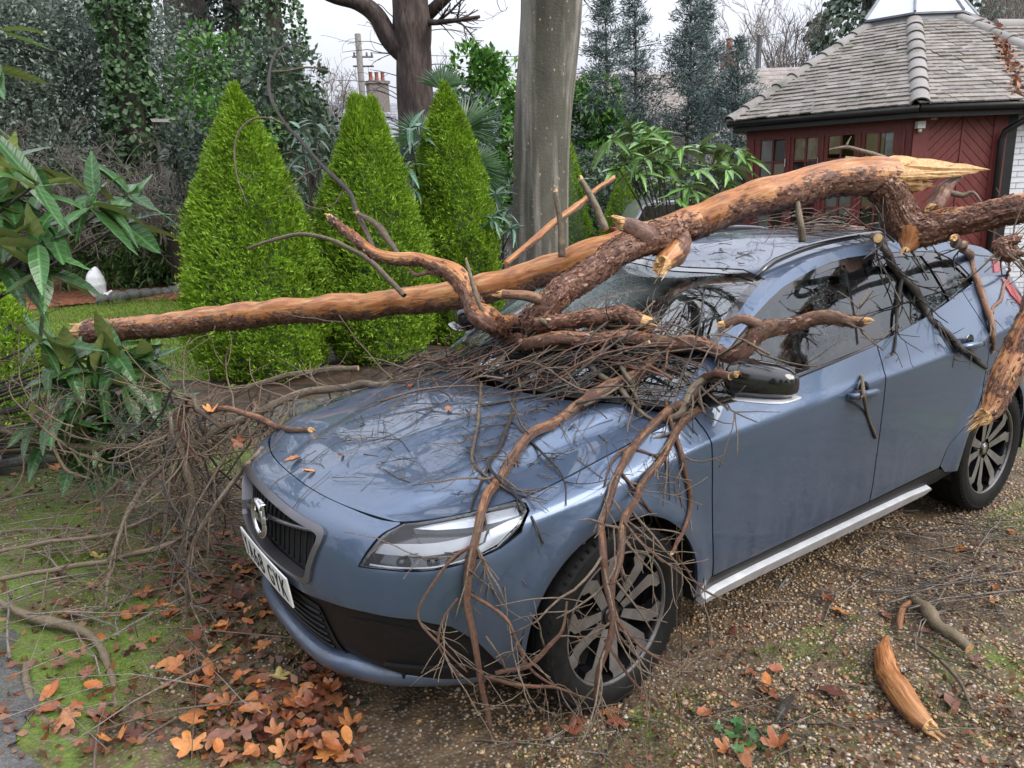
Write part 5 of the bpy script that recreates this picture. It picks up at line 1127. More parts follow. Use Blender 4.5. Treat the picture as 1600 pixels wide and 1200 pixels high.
ivy_column(1350, 30, 3.4, 9.6, 'dark ivy clad tree leaning behind the pavilion roof', 6, 9000, M_EVER, .25, .2)
ivy_column(1530, 34, 4.5, 9.8, 'dark round evergreen behind the glazed lantern', 7, 6000, M_EVER, .25, .2)
def gp(px, py, d): return tuple(np.append(at(px, py, d)[:2], 0))
shrub('evergreen_shrub', 'huge grey green shrub filling the corner left of the ivy trunk', 'shrub', gp(110, 300, 15.5), 6.4, 5.4, 110, 42000, .105, .048, M_SAGE, bottom=.15, depth=2.6, seed=2)
shrub('evergreen_shrub', 'dense holly like evergreen rising behind the corner shrub', 'shrub', gp(150, 300, 19), 9.0, 6.6, 100, 26000, .14, .065, M_SAGE, bottom=.1, depth=2.4, seed=23, stem=False)
shrub('laurel_bush', 'green laurel bush between ivy trunk and first conical conifer', 'shrub', gp(370, 300, 17), 2.6, 5.0, 26, 6000, .16, .075, M_LAUREL, bottom=.2, seed=4)
shrub('laurel_bush', 'rounded dark green bush left of the utility pole', 'shrub', gp(497, 300, 18), 1.7, 4.0, 16, 4000, .14, .06, M_IVY, bottom=.35, seed=5)
shrub('variegated_shrub', 'pale variegated shrub beside the first conical conifer', 'shrub', gp(292, 300, 12), 1.2, 2.9, 12, 1800, .11, .06, M_SMOKE, bottom=.3, seed=6)
shrub('evergreen_shrub', 'dark green climber behind the first two conical conifers', 'shrub', gp(452, 300, 12.5), 2.3, 3.9, 24, 5000, .13, .07, M_EVER, bottom=.0, seed=7)
shrub('evergreen_shrub', 'shady evergreen between the second and third conical conifers', 'shrub', gp(620, 300, 13.5), 2.2, 2.4, 18, 3000, .15, .07, M_EVER, bottom=.0, seed=17)
shrub('laurel_bush', 'tall bright laurel left of the beech trunk', 'shrub', gp(768, 300, 16.5), 2.2, 4.3, 24, 6000, .17, .08, M_LAUREL, bottom=.25, seed=8)
shrub('evergreen_shrub', 'grey green conifer bush below the tall laurel left of the beech', 'shrub', gp(725, 300, 14), 2.2, 3.2, 22, 4500, .14, .03, M_BLUE, bottom=.0, seed=9)
shrub('laurel_bush', 'bright glossy laurel right of the beech trunk', 'shrub', gp(915, 300, 21), 3.2, 4.2, 26, 6500, .20, .09, M_LAUREL, bottom=.1, seed=10)
shrub('laurel_bush', 'bright green bamboo like bush below the blue cedars', 'shrub', gp(1015, 300, 19), 1.7, 3.4, 16, 3500, .20, .06, M_LAUREL, bottom=.2, seed=11)
shrub('evergreen_shrub', 'dark hedge behind the low conical conifer', 'shrub', gp(955, 300, 18), 3.4, 2.4, 26, 5000, .15, .06, M_EVER, bottom=0, seed=12)
shrub('evergreen_shrub', 'dark shrub hiding the foot of the pavilion wall', 'shrub', gp(1130, 300, 15), 2.6, 1.9, 20, 3500, .15, .07, M_EVER, bottom=0, seed=13)
shrub('hedge', 'long dark hedge closing the garden behind the house roofs', 'hedge', gp(700, 300, 30), 34, 2.6, 70, 16000, .30, .16, M_EVER, bottom=0, depth=3, seed=14, stem=False, shape=1.2)
shrub('hedge', 'dark hedge at the left end of the garden behind the shrubs', 'hedge', gp(150, 300, 21), 14, 3.0, 50, 9000, .22, .12, M_DARKCON, bottom=0, depth=3, seed=15, stem=False, shape=1.2)
# bare thorny shrub in front of the evergreens
o = empty('bare_shrub', gp(95, 300, 14.2)); tag(o, 'tangle of bare grey twigs in front of the big shrub', 'shrub'); rs = random.Random(5); m = MB()
for i in range(60):
    P = np.array([rs.uniform(-1.9, 1.5)*RIGHT[0], rs.uniform(-1.9, 1.5)*RIGHT[1], 0])*1.; x = rs.uniform(-2.6, 2.1); P = np.array([x*RIGHT[0], x*RIGHT[1], .9])+FWD*rs.uniform(-.5, .5)*np.array([1, 1, 0])
    grow(m, P, (rs.gauss(0, .5), rs.gauss(0, .5), 1), rs.uniform(1.2, 2.2), .018, 3, rs, 4, kids=(3, 6), kl=.55, kr=.6, minr=.0055, curl=.8, up=.25, jit=.4)
m.build('twigs', M_TWIG, o, smooth=True).name = 'crown'
# low bamboo hedge
o = empty('bamboo_hedge', gp(215, 300, 15.2)); tag(o, 'low hedge of dwarf bamboo with drooping narrow leaves', 'hedge'); n = 7000; rs_ = np.random.RandomState(3)
x = rs_.uniform(-1.6, 1.5, n); y = rs_.uniform(-.6, .6, n); z = 1.40*rs_.rand(n)**.6; top = 1+.12*np.sin(x*4); P = RIGHT*x[:, None]+FWD*np.array([1, 1, 0])*y[:, None]; P[:, 2] = z*top*np.sqrt(np.clip(1-(y/.75)**2, 0, 1))+.05
D = unit(-FWD*np.array([1, 1, 0])*rs_.uniform(.2, 1, n)[:, None]+rs_.normal(size=(n, 3))*.55+np.array([0, 0, .1])); cloud('foliage', P, D, rs_.uniform(.16, .26, n), rs_.uniform(.025, .04, n), M_BAMB, o, droop=.35)
for i in range(10):
    m = MB(); xx = rnd.uniform(-1.4, 1.4); m.tube([(RIGHT*xx)*[1, 1, 0], (RIGHT*(xx+.1))*[1, 1, 0]+np.array([0, 0, 1.1])], .008, 4); m.build('cane', M_BAMB, o)
# --- blue cedars
def cedar(px, top, d, label, seed, w=1.6, bare=.28):
    b = np.append(at(px, 300, d)[:2], 0); h = float(at(px, top, d)[2]); o = empty('blue_cedar', tuple(b)); tag(o, label, 'conifer', 'blue cedars beyond the beech'); rs = random.Random(seed)
    m = MB(); m.tube(crspline([(0, 0, -.1), (.06, .03, h*.35), (-.04, .02, h*.7), (0, 0, h)], 4), np.linspace(.085, .012, 13), 7); m.build('trunk', M_BARKD, o, smooth=True)
    P = []; D = []; mb = MB()
    for i in range(110):
        t = rs.uniform(bare, 1.0); z = h*t; Lb = w*.55*(1-t)**.75*rs.uniform(.55, 1.15)+.10; a = rs.uniform(0, 6.28); dr = np.array([math.cos(a), math.sin(a), rs.uniform(.05, .5)]); dr /= np.linalg.norm(dr); p0 = np.array([0, 0, z]); p1 = p0+dr*Lb
        mb.tube([p0, (p0+p1)/2+np.array([0, 0, -.02]), p1], [.013, .009, .004], 4); k = int(34+70*Lb)
        s = np.array([rs.random()**.7 for _ in range(k)])[:, None]; P.append(p0+dr*Lb*s+nrs.normal(size=(k, 3))*.05*(1+Lb)); D.append(unit(dr*.8+nrs.normal(size=(k, 3))*.7+np.array([0, 0, .25])))
    mb.build('branches', M_BARKD, o, smooth=True).name = 'limb'
    P = np.concatenate(P); D = np.concatenate(D); cloud('foliage', P, D, nrs.uniform(.10, .2, len(P)), nrs.uniform(.018, .034, len(P)), M_BLUE, o)
cedar(946, 8, 21, 'sparse blue cedar, leftmost by the beech trunk with bare lower stem', 1, 2.9, .36); cedar(990, 2, 22.5, 'fuller blue cedar second from the beech trunk', 2, 3.1, .3); cedar(1072, -5, 21, 'tall blue cedar with bare trunk before the stone tiled roof', 3, 2.8, .42)
cedar(1096, 14, 22.5, 'blue cedar leaning close behind its taller neighbour', 4, 2.9, .38); cedar(1145, 78, 19.5, 'short broad blue cedar right beside the pavilion eave', 5, 3.2, .25)
# --- fan palm behind the conifers
pm = empty('fan_palm', gp(700, 300, 9.6)); tag(pm, 'fan palm with stiff green fronds behind the third conical conifer', 'palm')
M_PALM = leafmat('palm_frond', [(.03, .075, .03), (.05, .11, .045), (.075, .15, .06)], .35, .15)
m = MB(); m.tube([(0, 0, 0), (0, 0, 1.6)], [.12, .10], 10); m.build('trunk', M_BARKD, pm, smooth=True)
def fan(c, nrm, upv_, R0, n=30, spread=2.6, seed=0):
    rs = np.random.RandomState(seed); nrm = unit(np.array(nrm, float)); u = unit(np.array(upv_, float)-nrm*np.dot(upv_, nrm)); s = np.cross(u, nrm); v = []; f = []
    for i in range(n):
        a = (i/(n-1)-.5)*spread; d = u*math.cos(a)+s*math.sin(a)+nrm*rs.uniform(-.05, .12); w_ = np.cross(d, nrm)*.020; L_ = R0*rs.uniform(.85, 1.05)*(1-.12*abs(a)); b = len(v); c0 = np.array(c, float)
        v += [c0, c0+d*L_*.45+w_, c0+d*L_+np.array([0, 0, -.10*L_]), c0+d*L_*.45-w_, c0+d*L_*.45+nrm*.018]; f += [(b, b+1, b+4), (b+1, b+2, b+4), (b+2, b+3, b+4), (b+3, b, b+4)]
    return v, f
hub = np.array([0, 0, 1.6])
for i, (c, dr, R0) in enumerate([(at(722, 205, 9.3), RIGHT*.9+UP*.75, .60), (at(655, 215, 9.5), -RIGHT*.8+UP*.8, .48), (at(738, 262, 9.4), RIGHT+UP*.1, .5), (at(690, 140, 9.8), UP, .45), (at(745, 275, 9.7), RIGHT*1-UP*.5, .45)]):
    c = c-np.array(pm.location); v, f = fan(c, -FWD+UP*.2+RIGHT*.1*(i-2), dr, R0, 30, 2.4, i); o = obj('frond', v, f, M_PALM, pm, smooth=False); m = MB(); m.tube(crspline([hub, (hub+c)/2+np.array([0, 0, .1]), c], 4), .012, 5); m.build('frond_stalk', M_PALM, pm)
# --- large leaved shrubs, every leaf an object
def leaf_mesh(name, L, W, mat, ribs=5, curl=.25, cup=.25, under=None, wav=0.):
    v = []; f = []; n = 8
    for i in range(n+1):
        t = i/n; w_ = W*.5*(math.sin(math.pi*min(1, t**.75*.97+.015)))**.85; z = -curl*L*t*t; x = L*t*(1-.10*curl*t)
        for s in (-1, -.5, 0, .5, 1): v.append((x, s*w_, z+abs(s)*w_*cup+(.012*W*10*wav*math.sin(t*26)*(abs(s) if s else 0))))
    for i in range(n):
        for j in range(4): f.append((i*5+j, (i+1)*5+j, (i+1)*5+j+1, i*5+j+1))
    return mesh(name, v, f, mat)
def bigleaf_mat(name, top, under, vein=26., gloss=.28):
    n = NM(name); co = n.coord(); oi = n.n('ShaderNodeObjectInfo'); g = n.n('ShaderNodeNewGeometry'); sx = n.n('ShaderNodeSeparateXYZ'); n.l(n.coord(), sx.inputs[0])
    ay = n.math('ABSOLUTE', sx.outputs[1]); ph = n.math('SUBTRACT', sx.outputs[0], n.math('MULTIPLY', ay, .8)); w_ = n.math('SINE', n.math('MULTIPLY', ph, vein*6.28)); mid = n.ramp(ay, [(.002, 1.), (.006, 0.)])
    vary = n.ramp(oi.outputs['Random'], [(0, .65), (.6, 1.1), (1, 1.5)])
    c = n.mix(1., n.mix(n.math('MAXIMUM', n.math('MULTIPLY', mid, .7), n.ramp(w_, [(.8, 0.), (1., .25)])), top, tuple(min(1, x*2.6+.02) for x in top)), vary, 'MULTIPLY')
    c = n.mix(g.outputs['Backfacing'], c, n.mix(1., under, vary, 'MULTIPLY')); n.set(Base_Color=c, Roughness=n.math('ADD', n.math('MULTIPLY', g.outputs['Backfacing'], .35), gloss))
    t = n.n('ShaderNodeBsdfTranslucent'); n.l(c, t.inputs[0]); m = n.n('ShaderNodeMixShader'); m.inputs[0].default_value = .15; n.l(n.b.outputs[0], m.inputs[1]); n.l(t.outputs[0], m.inputs[2]); n.l(m.outputs[0], n.o.inputs[0])
    n.bump(n.ramp(w_, [(0, 0.), (1, 1.)]), .35, .004); return n.m
ML1 = bigleaf_mat('loquat_leaf_surface', (.036, .098, .028), (.26, .32, .10)); ML2 = bigleaf_mat('rhododendron_leaf_surface', (.085, .185, .035), (.20, .26, .10)); ML3 = bigleaf_mat('glaucous_leaf_surface', (.060, .120, .085), (.15, .2, .15))
LQ = [leaf_mesh('leaf', .27, .088, ML1, curl=c, cup=k, wav=.35) for c, k in ((.10, .12), (.32, .3), (.6, .2), (-.05, .35))]
RH_ = [leaf_mesh('leaf', .19, .055, ML2, curl=c, cup=k) for c, k in ((.2, .2), (.55, .3), (.9, .25))]
GL = [leaf_mesh('leaf', .30, .065, ML3, curl=c, cup=k) for c, k in ((.25, .25), (.6, .3), (.95, .25))]
def orient(d, roll): 
    d = Vector(d).normalized(); up_ = Vector((0, 0, 1)); s = up_.cross(d); s = s.normalized() if s.length > .05 else Vector((0, 1, 0)); n_ = d.cross(s)
    return (Matrix((d, s, n_)).transposed() @ Matrix.Rotation(roll, 3, 'X')).to_4x4()
def whorl(parent, tip, axis, meshes, n, sc, rs, spread=1.0, droop=.15):
    axis = Vector(axis).normalized(); a = axis.orthogonal().normalized(); b = axis.cross(a)
    for i in range(n):
        t = 6.28*(i*.382+rs.uniform(-.08, .08)); d = axis*rs.uniform(.15, .9)+(a*math.cos(t)+b*math.sin(t))*spread+Vector((0, 0, -droop)); s = sc*rs.uniform(.7, 1.15)
        o = link('leaf', rs.choice(meshes), parent); o.matrix_local = Matrix.Translation(Vector(tip)-axis*rs.uniform(0, .05)) @ orient(d, rs.uniform(-.5, .5)) @ Matrix.Scale(s, 4)
def bigleaf(name, label, base, tips, meshes, nl, sc, seed, stem_r=.02, mat=None, droop=.15):
    o = empty(name, tuple(base)); tag(o, label, 'shrub'); rs = random.Random(seed); b = np.array(base)
    for tp in tips:
        tp = np.array(tp)-b; mid = np.array([tp[0]*.45, tp[1]*.45, tp[2]*.62])+np.array([rs.gauss(0, .08), rs.gauss(0, .08), 0]); c = crspline([(0, 0, -.03), mid, tp], 5); m = MB(); m.tube(c, np.linspace(stem_r, .006, len(c)), 6); m.build('stem', M_BARKD, o, smooth=True)
        ax = unit(c[-1]-c[-3]); ax = unit(ax+np.array([0, 0, .3])); whorl(o, tp, ax, meshes, nl, sc, rs, droop=droop)
    return o
# rhododendron before the pavilion
rs = random.Random(21); tips = []
for px, py in [(955, 215), (985, 205), (1015, 208), (1040, 225), (1065, 232), (1095, 228), (1120, 238), (1150, 232), (1160, 245), (975, 240), (1005, 245), (1035, 255), (1060, 260), (1090, 265), (1120, 262), (965, 260), (995, 270), (1075, 290), (1100, 295), (1050, 285), (1130, 285), (1085, 315), (1060, 310), (1110, 315), (1020, 230), (1140, 262), (1030, 280), (1000, 222)]: tips.append(at(px, py, rs.uniform(8.3, 9.3)))
bigleaf('rhododendron', 'leafy rhododendron with yellow green whorls before the pavilion wall', gp(1060, 300, 8.9), tips, RH_, 10, 1.45, 4, .016)
# glaucous shrubs between the cones
bigleaf('loquat_shrub', 'grey green big leaved shrub between second and third conical conifers', gp(655, 300, 9.3), [at(px, py, rs.uniform(7.9, 9.2)) for px, py in [(640, 200), (655, 235), (632, 260), (668, 255), (645, 290), (660, 215)]], GL, 9, .95, 5)
bigleaf('loquat_shrub', 'drooping big leaved shrub at the foot of the beech trunk', gp(785, 300, 9.3), [at(px, py, rs.uniform(8.6, 9.6)) for px, py in [(775, 300), (790, 330), (800, 355), (770, 340), (785, 372)]], GL, 9, .8, 6)
bigleaf('loquat_shrub', 'big leaved shrub behind the first and second conical conifers', gp(480, 300, 9.0), [at(px, py, rs.uniform(8.4, 9.2)) for px, py in [(468, 200), (490, 215), (478, 240), (500, 255), (455, 260), (492, 190)]], GL, 9, .9, 7)
# loquat at the left edge
base = gp(-330, 300, 4.6); tips = []; rs = random.Random(31)
LT = [(15, 245, 3.5), (45, 255, 3.6), (60, 285, 3.3), (20, 300, 3.5), (150, 305, 3.7), (140, 320, 3.6), (75, 345, 3.5), (60, 380, 3.4), (30, 360, 3.6), (10, 410, 3.5), (70, 420, 3.5), (70, 530, 4.1), (150, 580, 4.3), (190, 560, 4.4), (220, 590, 4.5), (110, 575, 4.2), (150, 620, 4.3), (190, 640, 4.4), (100, 650, 4.2), (230, 640, 4.6), (200, 600, 4.3), (160, 580, 4.5), (-10, 330, 3.4), (-5, 40, 3.6), (-8, 95, 3.5), (120, 610, 4.5), (170, 665, 4.5), (210, 680, 4.6), (240, 560, 4.6), (135, 680, 4.5), (100, 555, 4.3), (180, 540, 4.4), (205, 300, 3.9), (200, 345, 3.9), (90, 640, 4.4), (130, 662, 4.5), (75, 690, 4.5), (170, 692, 4.6), (215, 655, 4.6), (250, 622, 4.7), (120, 705, 4.6), (200, 712, 4.7), (95, 590, 4.3), (160, 640, 4.4), (235, 590, 4.6), (65, 660, 4.4)]
bigleaf('loquat_shrub', 'dark glossy loquat with long ribbed leaves at the garden edge by the kerb', base, [at(*t) for t in LT], LQ, 6, 1.05, 8, .02, droop=.35)
# surroundings behind the camera: tall garden hedge and trees that the car reflects
for i, (x, y, h_, w_) in enumerate([(9.5, 4.5, 4.2, 5), (8.5, 9.5, 5, 5.5), (3.5, 11.5, 4.6, 6), (-3, 11, 4.8, 6), (-9, 9.5, 4.4, 6), (10.5, -1.5, 4.2, 5), (-14, 5, 4.5, 6), (-21, 0, 4.6, 7), (-22, -7, 4.6, 7)]):
    shrub('boundary_hedge', 'tall dark hedge section round the near side of the drive', 'hedge', (x, y, 0), w_, h_, 26, 3600, .26, .15, M_EVER, group='boundary hedge', bottom=0, depth=w_*.7, seed=40+i, stem=False, shape=1.15)
# ---------------------------------------------------------------- far houses, pole, small things
M_STONE = simple('stone_roof_far', (.22, .20, .18), .8, var=.3, scale=3)
def rowtile(name, a, b):
    n = NM(name); co = n.coord(); sx = n.n('ShaderNodeSeparateXYZ'); n.l(co, sx.inputs[0]); w_ = n.math('FRACT', n.math('MULTIPLY', sx.outputs[2], 6.5)); br = n.noise(co, 4, 6, .7)
    c = n.mix(n.ramp(br, [(.35, 0.), (.65, 1.)]), a, b); c = n.mix(n.ramp(w_, [(0, .75), (.22, 0.)]), c, (.04, .035, .03)); n.set(Base_Color=c, Roughness=.8); n.bump(w_, .8, .05); return n.m
M_FT = rowtile('far_tile_rows', (.17, .14, .125), (.33, .30, .28)); M_SLATE = rowtile('far_slate_rows', (.16, .17, .20), (.28, .29, .33))
M_BRK = simple('red_brick', (.22, .075, .055), .85, var=.3, scale=14); M_RENDER = simple('grey_stone_wall', (.20, .19, .18), .85, var=.25, scale=5)
def house(label, px, d, w, h, rh, dep, roofm, wallm, chim=(), yaw=0.):
    b = np.append(at(px, 300, d)[:2], 0); o = empty('house', tuple(b)); tag(o, label, 'house'); ca = math.atan2(RIGHT[1], RIGHT[0])+yaw; o.rotation_euler = (0, 0, ca)
    m = MB(); m.box((0, 0, h/2), (w, dep, h)); m.build('wall', wallm, o)
    m = MB(); e = .35; v = [(-w/2-e, -dep/2-e, h-.1), (w/2+e, -dep/2-e, h-.1), (w/2+e, 0, h+rh), (-w/2-e, 0, h+rh), (-w/2-e, dep/2+e, h-.1), (w/2+e, dep/2+e, h-.1)]
    v2 = [(x, y, z-.12) for x, y, z in v]; m.add(v+v2, [(0, 1, 2, 3), (3, 2, 5, 4), (6, 9, 8, 7), (9, 10, 11, 8), (0, 6, 7, 1), (4, 5, 11, 10), (0, 3, 9, 6), (3, 4, 10, 9), (1, 7, 8, 2), (2, 8, 11, 5)]); rf = m.build('roof', roofm, o)
    m = MB(); m.add([(-w/2, -dep/2, h), (-w/2, dep/2, h), (-w/2, 0, h+rh-.15)], [(0, 1, 2)]); m.add([(w/2, -dep/2, h), (w/2, dep/2, h), (w/2, 0, h+rh-.15)], [(0, 2, 1)]); m.build('gable', wallm, o)
    for x, y, z0, z1, s, mt, pots in chim:
        m = MB(); m.box((x, y, (z0+z1)/2), (s, s*.8, z1-z0)); m.box((x, y, z1-.08), (s*1.15, s*.95, .12)); m.build('chimney', mt, rf)
        for k in range(pots): m = MB(); m.lathe([(.10, 0), (.12, .05), (.10, .1), (.09, .35), (.11, .40), (.11, .43)], 10, 2, (x+(k-(pots-1)/2)*.3, y, z1)); m.build('chimney_pot', M_BRK, rf, smooth=True)
    for k in (-1, 0, 1):
        m = MB(); m.box((k*w*.28, -dep/2-.01, h*.55), (.9, .06, 1.1)); m.build('window', M_FASC, o)
    return o
h1 = float(at(1090, 225, 24)[2])
house('low house with weathered stone tile roof beyond the blue cedars', 1110, 26, 11.5, 2.3, 2.9, 7, M_FT, M_RENDER, [(.55, 0.3, 4.2, 5.75, .46, M_BRK, 1)])
house('grey slate cottage roof with brick chimney stack behind the chestnut trunk', 640, 40, 7.5, 3.0, 3.0, 7, M_SLATE, M_RENDER, [(-1.35, -.2, 5.0, 7.0, .95, simple('grey_brick', (.16, .14, .13), .85, var=.3, scale=12), 3)], yaw=.4)
house('stone tiled outbuilding roof right of the beech trunk', 925, 27, 4.5, 2.6, 2.2, 6, M_FT, M_RENDER, yaw=-.3)
# utility pole
b = np.append(at(578, 300, 32)[:2], 0); hp = float(at(576, 64, 32)[2]); up = empty('utility_pole', tuple(b)); tag(up, 'weathered wooden utility pole with small crossarm and wires', 'pole')
M_POLE = bark_mat('weathered_pole', [(.09, .08, .075), (.15, .14, .13), (.21, .20, .19)], 2., .85, .3)
m = MB(); m.tube([(0, 0, -.2), (0, 0, hp)], [.15, .12], 12); m.build('pole', M_POLE, up, smooth=True)
for z in (hp-.85, hp-1.2): m = MB(); m.tube([-RIGHT*.28+np.array([0, 0, z]), RIGHT*.55+np.array([0, 0, z])], .04, 6); m.build('crossarm', M_POLE, up)
for k, dx in enumerate((-.2, .3, .5)): m = MB(); m.lathe([(.03, 0), (.05, .03), (.035, .07), (.05, .11), (.02, .15)], 8, 2, tuple(RIGHT*dx+np.array([0, 0, hp-.82]))); m.build('insulator', M_POLE, up, smooth=True)
p0 = np.array(b)+RIGHT*.5+np.array([0, 0, hp-.7]); p1 = at(1260, 45, 34)
m = MB(); t = np.linspace(0, 1, 30)[:, None]; c = p0+(p1-p0)*t; c[:, 2] -= 1.3*4*t[:, 0]*(1-t[:, 0])*.4; m.tube(c, .012, 4); tag(m.build('power_cable', M_FASC), 'thin cable strung from the utility pole across the sky', 'cable')
b2 = np.append(at(1176, 300, 27)[:2], 0); m = MB(); m.tube([(b2[0], b2[1], 0), (b2[0], b2[1], float(at(1176, 66, 27)[2]))], [.11, .09], 10); o = m.build('flue_pole', M_FASC, smooth=True); tag(o, 'dark slim pole standing beside the red chimney', 'pole')
# timber post with bird table
bp_ = np.append(at(266, 300, 14.6)[:2], 0); bt_ = empty('bird_table', tuple(bp_)); tag(bt_, 'small wooden bird table on a dark stump under the ivy', 'bird table')
hz = float(at(262, 205, 14.6)[2]); m = MB(); m.tube([(0, 0, 0), (.02, 0, hz*.5), (0, 0, hz)], [.20, .15, .11], 12); m.build('stump', M_BARKD, bt_, smooth=True)
m = MB(); m.box((0, 0, hz+.015), (.27, .22, .03)); m.build('tray', M_BARKD, bt_)
for sx_ in (-1, 1):
    for sy_ in (-1, 1): m = MB(); m.box((sx_*.10, sy_*.08, hz+.08), (.02, .02, .11)); m.build('post', M_POLE, bt_)
m = MB(); m.add([(-.17, -.15, hz+.13), (.17, -.15, hz+.13), (.17, 0, hz+.20), (-.17, 0, hz+.20), (-.17, .15, hz+.13), (.17, .15, hz+.13)], [(0, 1, 2, 3), (3, 2, 5, 4)]); m.build('roof', M_POLE, bt_)
# white bird ornament
bo = on_z(155, 466, .05); bd = empty('bird_ornament', tuple(bo)); tag(bd, 'white bird ornament standing on the leaf bed behind the loquat', 'ornament')
M_WHT = simple('white_glaze', (.75, .76, .78), .25, var=.05)
def lathe_path(name, P, rad, mat, parent, sx=1., n=14):
    v, f = tube(crspline(P, 5), np.interp(np.linspace(0, 1, (len(P)-1)*5+1), np.linspace(0, 1, len(rad)), rad), n, True); return obj(name, v, f, mat, parent)
sc_ = .58
lathe_path('body', [np.array([0, 0, .02])*sc_+RIGHT*.10*sc_, np.array([0, 0, .12])*sc_+RIGHT*.04*sc_, np.array([0, 0, .40])*sc_-RIGHT*.02*sc_, np.array([0, 0, .68])*sc_-RIGHT*.02*sc_, np.array([0, 0, .88])*sc_+RIGHT*.02*sc_, np.array([0, 0, .98])*sc_+RIGHT*.04*sc_], np.array([.06, .20, .29, .25, .13, .03])*sc_, M_WHT, bd)
lathe_path('tail', [RIGHT*.10*sc_+np.array([0, 0, .06])*sc_, RIGHT*.28*sc_+np.array([0, 0, .10])*sc_, RIGHT*.44*sc_+np.array([0, 0, .24])*sc_], np.array([.13, .10, .03])*sc_, M_WHT, bd)
# rock edging by the ornament
for i in range(9):
    bm = bmesh.new(); bmesh.ops.create_icosphere(bm, subdivisions=2, radius=.14*rnd.uniform(.7, 1.3))
    for v in bm.verts: v.co = v.co*(1+.35*mnoise.noise(v.co*9+Vector((i*7., 0, 0)))); v.co.z *= .7
    p = on_z(165+i*15+rnd.uniform(-5, 5), 468-i*2, .08); o = bmobj('edging_rock', bm, M_KERB); o.location = tuple(p); tag(o, 'rough grey edging stone along the leaf bed by the bird ornament', 'stone', 'edging stones of the leaf bed')
# parked silver car glimpsed through the shrubs
sc2 = empty('parked_car', gp(1040, 300, 13.5)); tag(sc2, 'silver car tail with red light glimpsed behind the rhododendron', 'car'); sc2.rotation_euler = (0, 0, math.atan2(RIGHT[1], RIGHT[0]))
M_SIL = simple('silver_paint', (.35, .36, .38), .3, .5, coat=1.)
prof = [(-.72, .30), (-.74, .55), (-.70, .92), (-.62, 1.0), (-.40, 1.38), (-.2, 1.46), (1.2, 1.46), (1.9, 1.05), (2.9, .92), (3.1, .6), (3.05, .3)]
def extr(pts, y0, y1, inset=.0):
    n = len(pts); v = [(x, y0, z) for x, z in pts]+[(x, y1, z) for x, z in pts]; return v, [tuple(range(n-1, -1, -1)), tuple(range(n, 2*n))]+[(i, (i+1) % n, n+(i+1) % n, n+i) for i in range(n)]
bm = bmesh.new(); v, f = extr(prof, 0, 1.7); vs = [bm.verts.new(p) for p in v]; [bm.faces.new([vs[i] for i in q]) for q in f]; bmesh.ops.recalc_face_normals(bm, faces=bm.faces[:]); bmesh.ops.bevel(bm, geom=bm.edges[:], offset=.06, segments=3, affect='EDGES'); bmobj('body', bm, M_SIL, sc2, angle=40)
v, f = extr([(-.55, .98), (-.36, 1.34), (1.15, 1.38), (1.7, 1.03)], -.012, 1.712); obj('window', v, f, M_GBLK, sc2, smooth=False)
for y in (-.01, 1.55): m = MB(); m.box((-.69, y+.08, .78), (.14, .2, .26)); m.build('tail_light', M_REDL, sc2, bevel=.02)
for x in (-.1, 2.4):
    for y in (.08, 1.62): m = MB(); m.lathe([(.15, -.09), (.30, -.1), (.32, -.05), (.32, .05), (.30, .1), (.15, .09)], 24, 1, (x, y, .32)); m.build('wheel', M_RUB, sc2, smooth=True)
# ---------------------------------------------------------------- the fallen tree
from mathutils.bvhtree import BVHTree
bpy.context.view_layer.update()
def car_tree():
    V = []; F = []
    def walk(o):
        for c in o.children:
            if c.type == 'MESH' and c.name.split('.')[0] not in ('inner_shell', 'seat', 'dashboard'):
                b = len(V); mw = c.matrix_world; V.extend([mw @ v.co for v in c.data.vertices]); F.extend([[b+i for i in p.vertices] for p in c.data.polygons])
            walk(c)
    walk(car); return BVHTree.FromPolygons(V, F)
CAR_BVH = car_tree()
def hit_depth(px, py):
    r = ray(px, py); h = CAR_BVH.ray_cast(Vector(CAM), Vector(r)); dg = 99. if r[2] >= 0 else -CAM[2]/r[2]
    return min(dg, h[3]/np.linalg.norm(r)) if h[0] is not None else dg
def top_z(p, up=1.2):                                          # height of car or ground under a point
    h = CAR_BVH.ray_cast(Vector((p[0], p[1], p[2]+up)), Vector((0, 0, -1))); return max(0., h[0].z) if h[0] is not None else 0.
def trace(pts, m=6, gap=.006):                                 # pixels with depth and pixel radius -> path and radii that rest on the car or ground
    P = np.array([(a, b, (-1 if d is None else d), r) for a, b, d, r in pts], float); dv = []
    for a, b, d, r in P:
        h = hit_depth(a, b)*(1-r/1200.)-gap; dv.append(h if d < 0 else min(d, h))
    P[:, 2] = dv; Q = crspline(P, m); out = []; rad = []
    for a, b, d, r in Q:
        h = hit_depth(a, b); d = min(d, h*(1-max(r, .5)/1200.)-.002); out.append(at(a, b, d)); rad.append(max(.0012, r*d/1200.))
    return np.array(out), np.array(rad)
